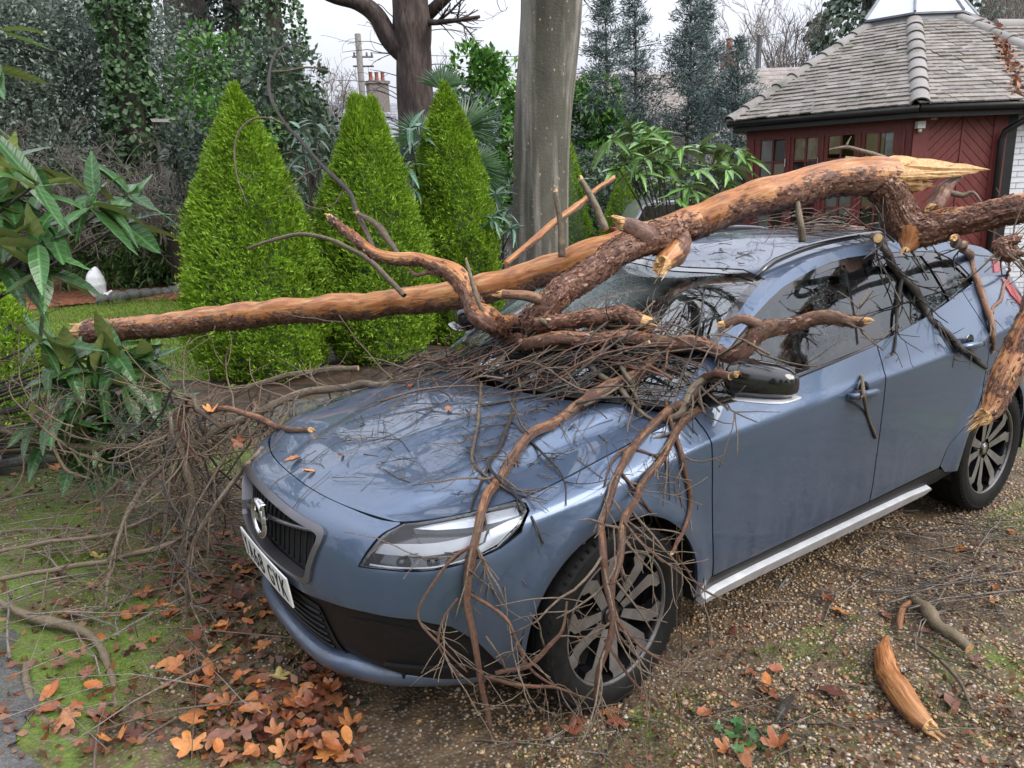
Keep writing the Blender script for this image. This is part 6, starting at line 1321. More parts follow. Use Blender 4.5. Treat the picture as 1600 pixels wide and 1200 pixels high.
def wood_mat(name, bark, wood, spot=.5, scale=1., rough=.55, moss=.15):
    # 'strip' vertex value: 0 rough bark, 1 stripped wood
    n = NM(name); uv = n.n('ShaderNodeUVMap'); mp = n.n('ShaderNodeMapping'); mp.inputs['Scale'].default_value = (2.2*scale, 9*scale, 1); n.l(uv.outputs[0], mp.inputs[0]); u = mp.outputs[0]
    at_ = n.n('ShaderNodeAttribute'); at_.attribute_name = 'strip'; co = n.coord()
    g = n.noise(u, 3.2, 9, .68, .6); fl = n.math('ADD', n.math('MULTIPLY', n.noise(co, 30*scale, 8, .75, .4), .55), n.math('MULTIPLY', n.noise(u, 5.5, 8, .75, 1.2), .45)); big = n.noise(co, 3.4*scale, 5, .6)
    cb = n.ramp(fl, [(.36, bark[0]), (.455, bark[1]), (.535, bark[2]), (.63, bark[3])]); cw = n.ramp(g, [(.34, wood[0]), (.5, wood[1]), (.66, wood[2])])
    mk = n.math('ADD', n.math('SUBTRACT', 1., at_.outputs['Fac']), n.math('MULTIPLY', n.math('SUBTRACT', n.math('ADD', n.math('MULTIPLY', n.noise(co, 9*scale, 8, .75, .5), .5), n.math('MULTIPLY', n.noise(u, 2.2, 8, .7, .8), .5)), .5), 2.6)); mk = n.ramp(mk, [(.44, 0.), (.56, 1.)])
    c = n.mix(mk, cw, cb); c = n.mix(n.math('MULTIPLY', n.ramp(big, [(.52, 0.), (.68, 1.)]), moss), c, (.16, .15, .045))
    n.set(Base_Color=c, Roughness=n.ramp(fl, [(.3, rough-.2), (.7, rough+.15)]), Specular_IOR_Level=.6, Coat_Weight=.25, Coat_Roughness=.25); n.bump(n.math('ADD', n.math('MULTIPLY', fl, n.math('ADD', n.math('MULTIPLY', mk, 1.6), .12)), n.math('MULTIPLY', g, .5)), .95, .016); return n.m
BK = [(.022, .010, .008), (.105, .042, .028), (.26, .115, .068), (.44, .29, .22)]
M_FALL = wood_mat('fallen_trunk_bark', BK, [(.15, .043, .012), (.38, .138, .034), (.53, .29, .115)])
M_FALLR = wood_mat('reddish_branch_bark', [(.035, .016, .010), (.12, .048, .026), (.21, .090, .050), (.30, .17, .11)], [(.14, .05, .02), (.26, .11, .045), (.38, .20, .09)], scale=2.2, moss=.25)
M_GREYB = wood_mat('lichen_grey_bark', [(.048, .031, .021), (.135, .088, .058), (.225, .165, .115), (.34, .295, .225)], [(.12, .085, .05), (.2, .15, .09), (.28, .23, .15)], scale=4, rough=.75, moss=.35)
M_DARKB = wood_mat('wet_dark_twig_bark', [(.012, .009, .008), (.032, .024, .020), (.06, .047, .038), (.12, .10, .08)], [(.05, .035, .025), (.08, .06, .04), (.1, .08, .06)], scale=4, moss=.1)
def raw_mat():
    n = NM('torn_raw_wood'); co = n.coord(); g = n.noise(co, 40, 7, .7, .5); n.set(Base_Color=n.ramp(g, [(.3, (.30, .15, .05)), (.55, (.55, .34, .15)), (.75, (.66, .48, .27))]), Roughness=.6); n.bump(g, .6, .01); return n.m
M_RAW = raw_mat()
def log(name, pts, rad, mat, parent=None, n=22, bark=.8, amp=.012, step=.018, ends=(None, 'torn'), seed=0, kink=.6):
    # round wood with noisy bark; an end may be torn (jagged raw wood) or cut
    P = np.asarray(pts, float); rad = np.asarray(rad, float); s = np.concatenate([[0], np.cumsum(np.linalg.norm(np.diff(P, axis=0), axis=1))]); k = max(4, int(s[-1]/step)); q = np.linspace(0, s[-1], k)
    P = np.stack([np.interp(q, s, P[:, i]) for i in range(3)], -1); R0 = np.interp(q, s, rad); bkv = np.interp(np.linspace(0, 1, k), np.linspace(0, 1, len(np.atleast_1d(bark))), np.atleast_1d(bark))
    rk = random.Random(seed*7+3); wob = np.array([[mnoise.noise(Vector((x*5.5+seed*3.3, c*17., 0))) for c in (1, 2, 3)] for x in q]); env = np.clip(np.minimum(q, q[-1]-q)/.08, 0, 1)[:, None]; P = P+wob*env*np.minimum(R0, .035)[:, None]*kink
    R0 = R0*(.96+.10*np.array([mnoise.noise(Vector((x*9+seed, 3.1, 7.7))) for x in q]))
    for _ in range(int(s[-1]/(.12+6*float(R0.mean())))):
        c0 = rk.uniform(0, s[-1]); R0 = R0*(1+rk.uniform(.05, .22)*min(1., .02/float(R0.mean()))*np.exp(-((q-c0)/(1.1*float(np.interp(c0, q, R0))+.004))**2))
    v, f = tube(P, R0, n, False); v = np.array(v).reshape(k, n, 3); out = v.copy(); an = np.arange(n)*2*math.pi/n
    for i in range(k):
        for j in range(n):
            d = (v[i, j]-P[i])/R0[i]; c = Vector((P[i]+d*R0[i]).tolist()); cs, sn = math.cos(an[j])*R0[i], math.sin(an[j])*R0[i]
            fis = 1-2.2*abs(mnoise.noise(Vector((q[i]*4.5+seed, cs*34, sn*34))))-.9*abs(mnoise.noise(Vector((q[i]*13, cs*80, sn*80+seed))))
            h = mnoise.noise(c*7+Vector((seed, 0, 0)))*.8+fis*.55*bkv[i]+mnoise.noise(c*40)*.3*bkv[i]
            out[i, j] = P[i]+d*(R0[i]*(1+.04*math.sin(2*an[j]+q[i]*.8+seed))+(h-.35*bkv[i])*amp*min(1., R0[i]/.05)*(.30+.9*bkv[i]))
    V = out.reshape(-1, 3).tolist(); F = [tuple(x) for x in f]; mi = [0]*len(F); rs = random.Random(seed+5)
    for e, kind in enumerate(ends):
        i = 0 if e == 0 else k-1; t = P[0]-P[1] if e == 0 else P[-1]-P[-2]; t = t/np.linalg.norm(t); r = R0[i]; b = len(V)
        if kind == 'torn':                                     # two jagged rings that close to the heart
            for ring, (sc, ln) in enumerate(((.93, .55), (.55, .9), (.2, .5))):
                for j in range(n):
                    d = out[i, j]-P[i]; L_ = r*ln*rs.uniform(.05, 1.7)*(1+.8*math.sin(an[j]+seed)); V.append((P[i]+d*sc+t*L_).tolist())
            V.append((P[i]+t*r*.3).tolist())
            rings = [[i*n+j for j in range(n)], [b+j for j in range(n)], [b+n+j for j in range(n)], [b+2*n+j for j in range(n)]]
            for a_, c_ in zip(rings[:-1], rings[1:]):
                for j in range(n):
                    qd = (a_[j], a_[(j+1) % n], c_[(j+1) % n], c_[j]); F.append(qd if e else qd[::-1]); mi.append(1)
            for j in range(n): td = (rings[3][j], rings[3][(j+1) % n], b+3*n); F.append(td if e else td[::-1]); mi.append(1)
            ux = unit(out[i, 0]-P[i]); uy = np.cross(t, ux)
            for _ in range(26 if r > .02 else 7):
                a_ = rs.uniform(0, 6.28); q_ = r*math.sqrt(rs.random())*.95; c_ = P[i]+ux*q_*math.cos(a_)+uy*q_*math.sin(a_)-t*r*.2; L_ = r*rs.uniform(.5, 2.3)*(1+.7*math.sin(a_+seed)); w_ = r*rs.uniform(.05, .14); d_ = unit(t+np.array([rs.gauss(0, .10) for _ in range(3)])); h_ = unit(np.cross(d_, np.array([rs.gauss(0, 1) for _ in range(3)]))); g_ = np.cross(d_, h_); b2 = len(V)
                V += [(c_+h_*w_).tolist(), (c_-h_*w_*.5+g_*w_*.5).tolist(), (c_-h_*w_*.5-g_*w_*.5).tolist(), (c_+d_*L_*.75+h_*w_*.5).tolist(), (c_+d_*L_).tolist()]
                F += [(b2, b2+1, b2+3), (b2+1, b2+4, b2+3), (b2+1, b2+2, b2+4), (b2+2, b2, b2+3), (b2+2, b2+3, b2+4)]; mi += [1]*5
        elif kind == 'cut':
            V.append((P[i]+t*r*.06).tolist())
            for j in range(n): td = (i*n+j, i*n+(j+1) % n, b); F.append(td if e else td[::-1]); mi.append(1)
        elif kind == 'tip':
            V.append((P[i]+t*r*.5).tolist())
            for j in range(n): td = (i*n+j, i*n+(j+1) % n, b); F.append(td if e else td[::-1]); mi.append(0)
    me = mesh(name, V, F, mats=[mat, M_RAW], midx=mi); me.polygons.foreach_set('use_smooth', np.array(mi) == 0)
    uvl = me.uv_layers.new(name='UVMap'); vi = np.empty(len(me.loops), np.int32); me.loops.foreach_get('vertex_index', vi)
    VU = np.zeros((len(V), 2)); VU[:k*n, 0] = np.repeat(q, n); VU[:k*n, 1] = np.tile(np.abs(np.arange(n)/n-.5)*2*math.pi*.1, k); uvl.data.foreach_set('uv', VU[vi].astype(np.float32).ravel())
    at_ = me.attributes.new('strip', 'FLOAT', 'POINT'); bv = np.full(len(V), .3); bv[:k*n] = np.repeat(bkv, n); 
    zz_ = np.array(V)[:, 2]-np.concatenate([np.repeat(P[:, 2], n), np.full(len(V)-k*n, 0.)]); bv[:k*n] -= np.clip(zz_[:k*n]/np.repeat(R0, n), -1, 1)*.42   # lower bark value along the upper side
    at_.data.foreach_set('value', (1-bv).astype(np.float32)); return link(name, me, parent)
def flakes(o, n, seed, size=(.009, .026)):
    me = o.data; rs = np.random.RandomState(seed); st = np.empty(len(me.vertices), np.float32); me.attributes['strip'].data.foreach_get('value', st); pol = [p for p in me.polygons if p.material_index == 0]; V = []; F = []
    uv = me.uv_layers[0].data
    for q in rs.choice(len(pol), n):
        p = pol[q]
        if st[p.vertices[0]] > .52+.2*rs.rand(): continue
        nn = np.array(p.normal); c = np.array(p.center); e = unit(np.array(me.vertices[p.vertices[3]].co-me.vertices[p.vertices[0]].co)); sd = np.cross(nn, e); L_ = rs.uniform(*size); w_ = L_*rs.uniform(.25, .6); up_ = rs.uniform(.0015, .010); b = len(V); e = unit(e+sd*rs.normal()*.25)*(1 if rs.rand() < .5 else -1)
        V += [c-e*L_*.5-sd*w_*.4+nn*.0004, c-e*L_*.45+sd*w_*.4+nn*.0004, c+sd*w_*.5+nn*(.003+up_*.3), c-sd*w_*.5+nn*(.003+up_*.25), c+e*L_*rs.uniform(.35, .55)+sd*w_*.35+nn*up_, c+e*L_*rs.uniform(.4, .6)-sd*w_*.3+nn*up_]; F += [(b, b+1, b+2, b+3), (b+3, b+2, b+4, b+5)]
    x = obj('bark_flakes', V, F, M_FLAKE, o, smooth=False); x['kind'] = 'stuff'
def flake_mat():
    n = NM('bark_flake'); g = n.n('ShaderNodeNewGeometry'); co = n.coord(); c = n.ramp(g.outputs['Random Per Island'], [(0, (.055, .024, .016)), (.3, (.13, .054, .032)), (.65, (.20, .092, .056)), (.9, (.27, .145, .098)), (1, (.34, .22, .165))]); n.set(Base_Color=n.mix(1., c, n.ramp(n.noise(co, 90, 4), [(.3, .65), (.7, 1.2)]), 'MULTIPLY'), Roughness=.6); return n.m
M_FLAKE = flake_mat()
ftree = empty('fallen_tree', tuple(at(838, 505, 3.2))); tag(ftree, 'huge fallen tree trunk, half stripped of bark, lying across windscreen and roof', 'tree')
def FP(*a, fl=0, **k):                                         # part of the fallen tree
    if a[0] in ('whip_branch', 'side_branch', 'twig', 'peg'): a = (a[0], a[1], np.asarray(a[2])*.76)+a[3:]
    o = log(*a, parent=ftree, **k); o.location = tuple(-np.array(ftree.location))
    if fl: flakes(o, fl, k.get('seed', 1))
    return o
def T(pts, m=6): p, r = trace(pts, m); return p, r*.86
# main trunk
p, r = T([(138, 517, 4.78, 21), (180, 514, 4.7, 22), (260, 508, 4.55, 24), (400, 490, 4.3, 25), (550, 479, 4.05, 26), (700, 462, 3.82, 27), (800, 440, 3.68, 27), (900, 406, 3.56, 28), (1000, 374, 3.48, 29), (1080, 350, 3.44, 30), (1150, 320, 3.43, 31), (1220, 299, 3.43, 32), (1290, 283, 3.45, 33), (1350, 275, 3.47, 34), (1395, 275, 3.49, 33)])
FP('trunk', p, r, M_FALL, n=44, bark=[.85, .55, .46, .38, .30, .28, .32, .42, .52, .46], amp=.013, step=.016, ends=('torn', 'torn'), seed=1, fl=8500, kink=.3)
# torn slab that carries on past the break: a fan of long splinters
rs = random.Random(8)
def splint(name, a, b, w, th, seed, mat=M_RAW):
    rs = random.Random(seed); a = np.array(a); b = np.array(b); t = unit(b-a); L_ = np.linalg.norm(b-a); nn = unit(np.cross(t, FWD)); bb = np.cross(t, nn); k = 12; v = []
    for i in range(k+1):
        f = i/k; ww = w*(1-f**3.2)*rs.uniform(.72, 1.1)+.001; tt_ = th*(1-f)*rs.uniform(.7, 1.1)+.001; c = a+t*L_*f+nn*.006*mnoise.noise(Vector((f*4, seed, 0)))
        v += [c+nn*ww+bb*tt_*.3, c+bb*tt_, c-nn*ww*rs.uniform(.7, 1)+bb*tt_*.2, c-bb*tt_*.8]
    f = [(i*4+j, i*4+(j+1) % 4, i*4+4+(j+1) % 4, i*4+4+j) for i in range(k) for j in range(4)]+[(3, 2, 1, 0), (k*4, k*4+1, k*4+2, k*4+3)]
    o = obj(name, v, f, mat, ftree, smooth=False); o.location = tuple(-np.array(ftree.location)); return o
for i in range(20):
    y = rs.uniform(250, 288); tipx = 1545-abs(y-266)*rs.uniform(1.2, 3.6)-rs.uniform(0, 75)*(i > 1); d = 3.47+rs.uniform(-.05, .06); splint('splinter', at(rs.uniform(1325, 1375), y*.5+274*.5+rs.uniform(-4, 2), d), at(tipx, 266+(y-266)*.55, d), rs.uniform(.010, .026), rs.uniform(.008, .022), i)
splint('torn_slab', at(1318, 262, 3.47), at(1547, 265, 3.49), .050, .075, 50); splint('torn_slab', at(1330, 272, 3.50), at(1500, 272, 3.52), .045, .06, 51)
p, r = T([(1500, 276, 3.52, 8), (1482, 288, 3.52, 13), (1470, 305, 3.5, 15), (1458, 326, 3.48, 14)]); FP('bark_flap', p, r, M_FALL, n=14, bark=.9, ends=('torn', 'torn'), seed=8)
# heavy fork over the rear of the roof
p, r = T([(1372, 285, 3.48, 30), (1392, 308, 3.5, 33), (1408, 335, 3.52, 34), (1432, 358, 3.5, 34), (1470, 356, 3.46, 29), (1520, 342, 3.38, 26), (1570, 329, 3.3, 26), (1640, 319, 3.2, 27), (1720, 312, 3.1, 27)])
FP('heavy_limb', p, r, M_FALL, n=40, bark=[.7, .85, .8, .7, .75], amp=.016, step=.016, ends=(None, 'cut'), seed=4, fl=4200)
p, r = T([(1425, 360, 3.5, 30), (1420, 380, 3.49, 20), (1416, 390, 3.48, 8)]); FP('stub', p, r, M_FALL, n=20, bark=.5, amp=.01, ends=(None, 'torn'), seed=41)
# short broken stub on the windscreen header
p, r = T([(1062, 352, 3.42, 28), (1056, 378, 3.36, 27), (1046, 402, 3.30, 24), (1036, 412, 3.26, 18)]); FP('stub', p, r, M_FALL, n=24, bark=[.9, .9, .3], amp=.014, ends=(None, 'torn'), seed=6)
# second limb leaning down to the scuttle
p, r = T([(1085, 348, 3.42, 27), (1030, 366, 3.33, 31), (970, 392, 3.25, 31), (915, 430, 3.2, 28), (872, 462, 3.18, 25), (848, 490, 3.2, 25), (832, 512, None, 24)]); FP('leaning_limb', p, r, M_FALL, n=34, bark=[.6, .8, .9, .9, .9], amp=.016, step=.016, ends=(None, 'torn'), seed=7, fl=2600)
p, r = T([(1012, 372, 3.26, 24), (990, 358, 3.24, 21), (972, 350, 3.23, 15)]); FP('stub', p, r, M_FALL, n=20, bark=.9, ends=(None, 'torn'), seed=9)
p, r = T([(1000, 352, 3.3, 8), (1025, 354, 3.32, 7)]); FP('splinter', p, r, M_RAW, n=8, bark=.2, ends=('cut', 'torn'), seed=10)
# gnarled branch towards the bonnet
p, r = T([(845, 492, 3.2, 20), (800, 508, None, 20), (765, 505, 3.22, 22), (742, 482, 3.26, 21), (724, 444, 3.3, 19), (702, 418, 3.34, 17), (662, 409, 3.4, 13), (612, 403, 3.46, 12), (572, 386, 3.52, 11), (542, 361, 3.56, 10), (517, 342, 3.6, 7)]); FP('gnarled_branch', p, r, M_FALL, n=24, bark=[.9, .7, .5, .7, .6, .35, .6, .8], amp=.014, step=.014, ends=(None, 'torn'), seed=11, fl=1500)
p, r = T([(846, 470, 3.16, 10), (815, 461, 3.15, 9), (785, 459, 3.16, 9)]); FP('stub', p, r, M_FALLR, n=12, bark=.6, ends=(None, 'torn'), seed=12)
p, r = T([(690, 430, 3.35, 8), (672, 425, 3.37, 7), (650, 430, 3.38, 5), (640, 420, 3.4, 4)]); FP('side_branch', p, r, M_FALLR, n=10, bark=.9, ends=(None, 'tip'), seed=13)
# thin whip rising against the conifers
p, r = T([(632, 462, 3.55, 7), (606, 435, 3.6, 8), (575, 405, 3.66, 7), (545, 388, 3.7, 6), (510, 372, 3.75, 5), (470, 366, 3.8, 5), (430, 374, 3.85, 5), (388, 388, 3.9, 4)]); FP('side_branch', p, r, M_GREYB, n=10, bark=.6, ends=(None, 'torn'), seed=14)
p, r = T([(556, 330, 3.6, 7), (550, 308, 3.6, 6), (537, 290, 3.62, 6), (500, 256, 3.65, 5), (472, 222, 3.68, 5), (448, 196, 3.7, 4.6), (428, 165, 3.72, 4.4), (420, 132, 3.74, 4.2), (424, 98, 3.76, 3.8), (437, 76, 3.78, 3), (455, 69, 3.8, 2.3), (478, 76, 3.82, 1.3)]); FP('whip_branch', p, r, M_DARKB, n=10, bark=.9, step=.012, ends=(None, 'tip'), seed=15)
p, r = T([(585, 392, 3.5, 6), (572, 362, 3.55, 6.5), (556, 328, 3.6, 7)]); FP('side_branch', p, r, M_GREYB, n=10, bark=.8, ends=(None, 'tip'), seed=16)
p, r = T([(626, 404, 3.46, 5), (608, 378, 3.5, 7), (590, 352, 3.52, 8), (560, 334, 3.55, 6)]); FP('side_branch', p, r, M_GREYB, n=10, bark=.9, ends=(None, 'torn'), seed=17)
for pts in ([(448, 196, 3.7, 3), (420, 184, 3.7, 3), (392, 188, 3.7, 3), (372, 208, 3.7, 2.6), (366, 240, 3.7, 2.4), (372, 282, 3.7, 2), (388, 322, 3.7, 1.2)], [(424, 112, 3.76, 3), (450, 111, 3.76, 2.6), (478, 105, 3.76, 2.4), (505, 108, 3.76, 1.8), (525, 118, 3.76, 1)], [(505, 262, 3.65, 2.5), (478, 272, 3.66, 2.2), (455, 292, 3.68, 1.6), (440, 300, 3.7, .9)], [(437, 78, 3.78, 1.6), (442, 92, 3.78, 1.3), (448, 104, 3.78, .8)], [(372, 268, 3.7, 1.6), (384, 276, 3.7, 1.2), (396, 281, 3.7, .8)], [(540, 292, 3.62, 2.4), (520, 320, 3.64, 2), (490, 325, 3.66, 1.6), (455, 305, 3.7, 1.2), (432, 318, 3.7, .8)]):
    p, r = T(pts); FP('twig', p, r, M_GREYB, n=6, bark=.9, step=.02, amp=.004, ends=(None, 'tip'), seed=int(pts[0][0]))
# uprights and snapped pegs on the trunk
for pts, mt in (([(878, 402, 3.48, 9), (876, 360, 3.46, 8), (868, 300, 3.44, 6)], M_GREYB), ([(790, 412, 3.75, 8), (850, 362, 3.85, 9), (905, 318, 3.95, 8), (958, 279, 4.05, 6)], M_FALL), ([(946, 360, 3.5, 10), (930, 320, 3.5, 9), (908, 281, 3.5, 7)], M_GREYB), ([(1254, 378, 3.4, 9), (1250, 345, 3.38, 8), (1245, 312, 3.4, 6)], M_GREYB), ([(1382, 247, 3.45, 7), (1362, 240, 3.44, 6), (1340, 234, 3.42, 5), (1322, 230, 3.42, 4), (1298, 233, 3.42, 2)], M_GREYB), ([(755, 490, 3.18, 5), (745, 465, 3.17, 5), (735, 430, 3.18, 5), (728, 405, 3.2, 3)], M_GREYB), ([(1322, 231, 3.42, 4), (1325, 222, 3.42, 2.5), (1330, 214, 3.42, 1)], M_GREYB), ([(1480, 300, 3.5, 7), (1505, 305, 3.48, 6), (1520, 300, 3.46, 4), (1535, 318, 3.44, 2)], M_GREYB)):
    p, r = T(pts); FP('peg', p, r, mt, n=12, bark=.45, step=.012, amp=.008, ends=('cut', 'torn'), seed=int(pts[0][1]))

# ---- branches lying on the car: each a thing of its own
def twigs_on(m, p, r, rs, n, Ls=(.08, .3), drop=.0, mat=None, rr=.45, depth=1, flat=False):
    for i in range(n):
        j = rs.randrange(1, len(p)-1); t = unit(p[j+1]-p[j-1]); pe = unit(np.cross(t, np.array([rs.gauss(0, 1) for _ in range(3)]))); d = t*rs.uniform(.1, .9)+pe*rs.uniform(.4, 1)+np.array([0, 0, -drop])
        grow(m, p[j], d, rs.uniform(*Ls), max(.0019, min(.0050, r[j]*rr)), depth, rs, 5, kids=(1, 4), kl=.55, kr=.72, minr=.0014, curl=.7, jit=.35, ang=(.5, 1.2))
BR = []
def branch(label, pts, mat, bark=.8, ntw=0, seed=1, ends=('cut', 'tip'), Ls=(.08, .3), drop=.3, nn=12, group=None, subs=(), tmat=None, thin=.74):
    pts = [(a, b, d, c*thin) for a, b, d, c in pts]; subs = [[(a, b, d, c*thin) for a, b, d, c in q] for q in subs]
    p, r = trace(pts); o = empty('fallen_branch', tuple(p[0])); tag(o, label, 'branch', group); ms = log('stem', p, r, mat, o, n=nn, bark=bark, amp=.008, step=.012, ends=ends, seed=seed, kink=1.3); ms.location = tuple(-p[0]); rs = random.Random(seed)
    if r.max() > .03: flakes(ms, 700, seed)
    for s in subs:
        q, rq = trace(s); x = log('side_branch', q, rq, mat, o, n=8, bark=bark, amp=.005, step=.014, ends=(None, 'torn' if rq[-1] > .004 else 'tip'), seed=seed+3, kink=2.); x.location = tuple(-p[0])
        if ntw: m = MB(); twigs_on(m, q, rq, rs, max(2, ntw//3), Ls, drop); x = m.build('twigs', tmat or M_GREYB, o, smooth=True); x.name = 'twig'; x.location = tuple(-p[0]); x['kind'] = 'stuff'
    if ntw: m = MB(); twigs_on(m, p, r, rs, ntw, Ls, drop); x = m.build('twig', tmat or M_GREYB, o, smooth=True); x.location = tuple(-p[0]); x['kind'] = 'stuff'
    return o
branch('snapped red brown branch lying level across the windscreen base to the front door window', [(792, 530, None, 11), (850, 533, 3.1, 13), (910, 530, 3.05, 14), (980, 527, 3.0, 14), (1045, 537, 2.92, 14), (1110, 549, 2.84, 13), (1150, 551, 2.76, 14), (1173, 540, 2.72, 15), (1186, 518, 2.70, 16), (1215, 504, 2.68, 14), (1275, 500, 2.64, 13), (1318, 503, 2.60, 12), (1350, 502, 2.57, 8)], M_FALLR, [.9, .7, .8, .8, .9, .7], 5, 1, ('cut', 'torn'), nn=20, thin=.92, subs=[[(1188, 508, 2.69, 9), (1160, 505, 2.70, 9), (1132, 507, 2.71, 8)]])
branch('short thick cut branch section resting on the windscreen', [(838, 508, 3.12, 13), (890, 498, 3.10, 14), (950, 495, 3.07, 15), (1004, 503, 3.03, 14)], M_FALLR, .75, 0, 2, ('cut', 'torn'), nn=20, thin=.95)
branch('long red brown branch sagging over bonnet and headlight down to the ground', [(1030, 553, 2.9, 11), (985, 585, 2.9, 12), (935, 615, None, 12), (880, 648, None, 12), (825, 690, None, 11), (785, 735, None, 11), (757, 785, None, 11), (742, 850, 2.33, 10), (732, 900, 2.29, 9.5), (730, 950, 2.26, 9), (742, 1010, 2.24, 8), (755, 1070, 2.23, 7), (766, 1136, 2.24, 6)], M_FALLR, .75, 16, 3, Ls=(.10, .34), nn=16,
       subs=[[(736, 930, 2.27, 4), (785, 960, 2.22, 4), (810, 1010, 2.2, 3.5), (840, 1055, 2.2, 3), (905, 1090, 2.22, 2)], [(758, 1058, 2.22, 4), (800, 1066, 2.2, 4), (860, 1072, 2.2, 3.4), (900, 1085, 2.2, 2)], [(742, 850, 2.32, 4), (700, 875, 2.26, 3.6), (672, 915, 2.24, 3.4), (655, 965, 2.22, 3), (690, 1010, 2.2, 3), (730, 1050, 2.2, 2)], [(775, 1052, 2.2, 5), (815, 1040, 2.18, 5), (850, 1010, 2.17, 5.5), (880, 985, 2.17, 4), (886, 940, 2.2, 2.5)], [(715, 935, 2.26, 3), (690, 970, 2.23, 3), (685, 1010, 2.2, 2.4), (720, 1060, 2.2, 1.6)]])
branch('forked branch hanging from the door mirror over the front wheel, outer fork', [(1142, 588, None, 9), (1100, 590, None, 9), (1085, 610, None, 10), (1050, 640, None, 9.5), (1005, 680, None, 9), (968, 735, None, 9), (948, 795, None, 8.5), (940, 850, 2.2, 8), (946, 905, 2.17, 8), (955, 960, 2.15, 7.5), (940, 1040, 2.14, 6.5), (930, 1095, 2.16, 5)], M_FALLR, .8, 16, 4, Ls=(.10, .36), nn=14,
       subs=[[(952, 955, 2.15, 4), (1000, 1010, 2.14, 3.6), (1060, 1045, 2.16, 3), (1120, 1080, 2.2, 2.2), (1180, 1110, 2.3, 1.4)], [(968, 735, None, 3.4), (1010, 790, None, 3), (1050, 850, None, 2.6), (1090, 915, 2.3, 2.4), (1140, 940, 2.36, 1.6)], [(945, 1000, 2.14, 3.6), (985, 1060, 2.14, 3), (1040, 1110, 2.16, 2.4), (1120, 1150, 2.2, 1.6)]])
branch('forked branch hanging from the door mirror over the front wheel, inner fork', [(1092, 640, None, 9), (1062, 665, None, 9), (1035, 715, None, 9), (1005, 760, None, 9), (975, 815, 2.32, 8.5), (962, 880, 2.24, 8), (958, 925, 2.2, 7), (966, 985, 2.2, 6)], M_FALLR, .85, 15, 5, Ls=(.08, .30), nn=14, subs=[[(1035, 715, None, 3), (985, 700, None, 3), (955, 720, None, 2.6), (945, 760, None, 2)], [(975, 815, 2.3, 3), (1015, 860, 2.24, 2.6), (1055, 890, 2.22, 1.6)]])
branch('thin curved red twig dangling beside the wheel arch', [(1040, 625, None, 4), (1050, 670, None, 5), (1068, 720, None, 5.5), (1079, 775, None, 5.5), (1072, 820, None, 5), (1050, 864, 2.34, 4.5)], M_FALLR, .8, 7, 6, ('cut', 'torn'), Ls=(.05, .16))
branch('black wet twig arching over the bonnet crease', [(826, 590, None, 5), (805, 618, None, 4.5), (797, 655, None, 4.5), (780, 700, None, 4.2), (765, 725, None, 4), (790, 760, None, 3.6), (825, 800, None, 2.6), (850, 850, None, 1.6)], M_DARKB, .9, 12, 7, Ls=(.06, .2), drop=.2, tmat=M_DARKB, subs=[[(765, 725, None, 3.6), (745, 765, None, 3), (735, 800, None, 2)], [(797, 655, None, 3), (840, 700, None, 2.8), (880, 745, None, 2), (885, 790, None, 1.2)]])
branch('yellow green forked twig lying on the bonnet rear edge', [(1015, 535, 2.92, 6), (975, 545, None, 6), (930, 525, None, 6), (880, 520, None, 6), (845, 500, 3.05, 6)], M_GREYB, .4, 5, 8, Ls=(.06, .2))
branch('grey lichen covered twig with a forked end near the mirror', [(920, 568, None, 6), (940, 590, None, 7), (965, 605, None, 7), (990, 630, None, 6), (1010, 650, None, 4), (1030, 660, None, 3)], M_GREYB, .5, 8, 9, Ls=(.05, .2), subs=[[(965, 562, None, 5), (985, 600, None, 5), (1005, 640, None, 4)]])
branch('bent greenish branch hooked round the door mirror', [(1150, 585, None, 8), (1105, 592, None, 9), (1085, 612, None, 9), (1065, 645, None, 8), (1040, 655, None, 6)], M_GREYB, .6, 9, 10, ('torn', 'torn'), Ls=(.05, .2), nn=14)
branch('upright dark twig standing in the pile on the bonnet', [(752, 600, None, 4.5), (748, 640, None, 4), (742, 690, None, 4), (738, 720, None, 3.6), (758, 742, None, 3), (800, 770, None, 2)], M_GREYB, .8, 10, 11, Ls=(.06, .2))
branch('long grey branch running from the bonnet towards the kerb', [(700, 560, None, 7), (650, 585, None, 8), (600, 600, None, 9), (545, 605, 3.55, 9), (480, 612, 3.6, 9), (420, 635, 3.6, 8.5), (370, 660, 3.6, 8), (330, 680, 3.6, 7), (285, 720, 3.6, 6), (262, 790, 3.6, 5), (255, 860, 3.6, 3)], M_GREYB, .75, 26, 12, Ls=(.12, .45), nn=14)
branch('red tipped branch projecting over the front corner of the bonnet', [(485, 672, None, 7), (440, 668, 3.3, 7), (400, 652, 3.34, 7), (360, 640, 3.4, 6.5), (320, 645, 3.46, 6), (296, 632, 3.5, 6), (285, 640, 3.5, 7), (290, 690, 3.5, 7), (310, 720, 3.5, 5)], M_FALLR, .75, 18, 13, ('torn', 'tip'), Ls=(.1, .4), nn=14)
branch('curled branch end looping beside the front wing', [(345, 665, 3.45, 7), (310, 640, 3.45, 7), (300, 618, 3.46, 7), (285, 625, 3.48, 7.5), (278, 660, 3.5, 7.5), (288, 720, 3.5, 7), (300, 770, 3.5, 6), (290, 830, 3.5, 5), (275, 880, 3.5, 3)], M_GREYB, .9, 16, 14, Ls=(.1, .4), nn=14)
branch('pale lichen branch slanting down in front of the grille', [(410, 700, 3.2, 5.5), (375, 740, 3.15, 5.5), (345, 780, 3.1, 5.5), (318, 820, 3.1, 5.5), (300, 860, 3.1, 5), (292, 920, 3.1, 4), (290, 980, 3.1, 3)], M_GREYB, .6, 16, 15, Ls=(.1, .35), nn=12)
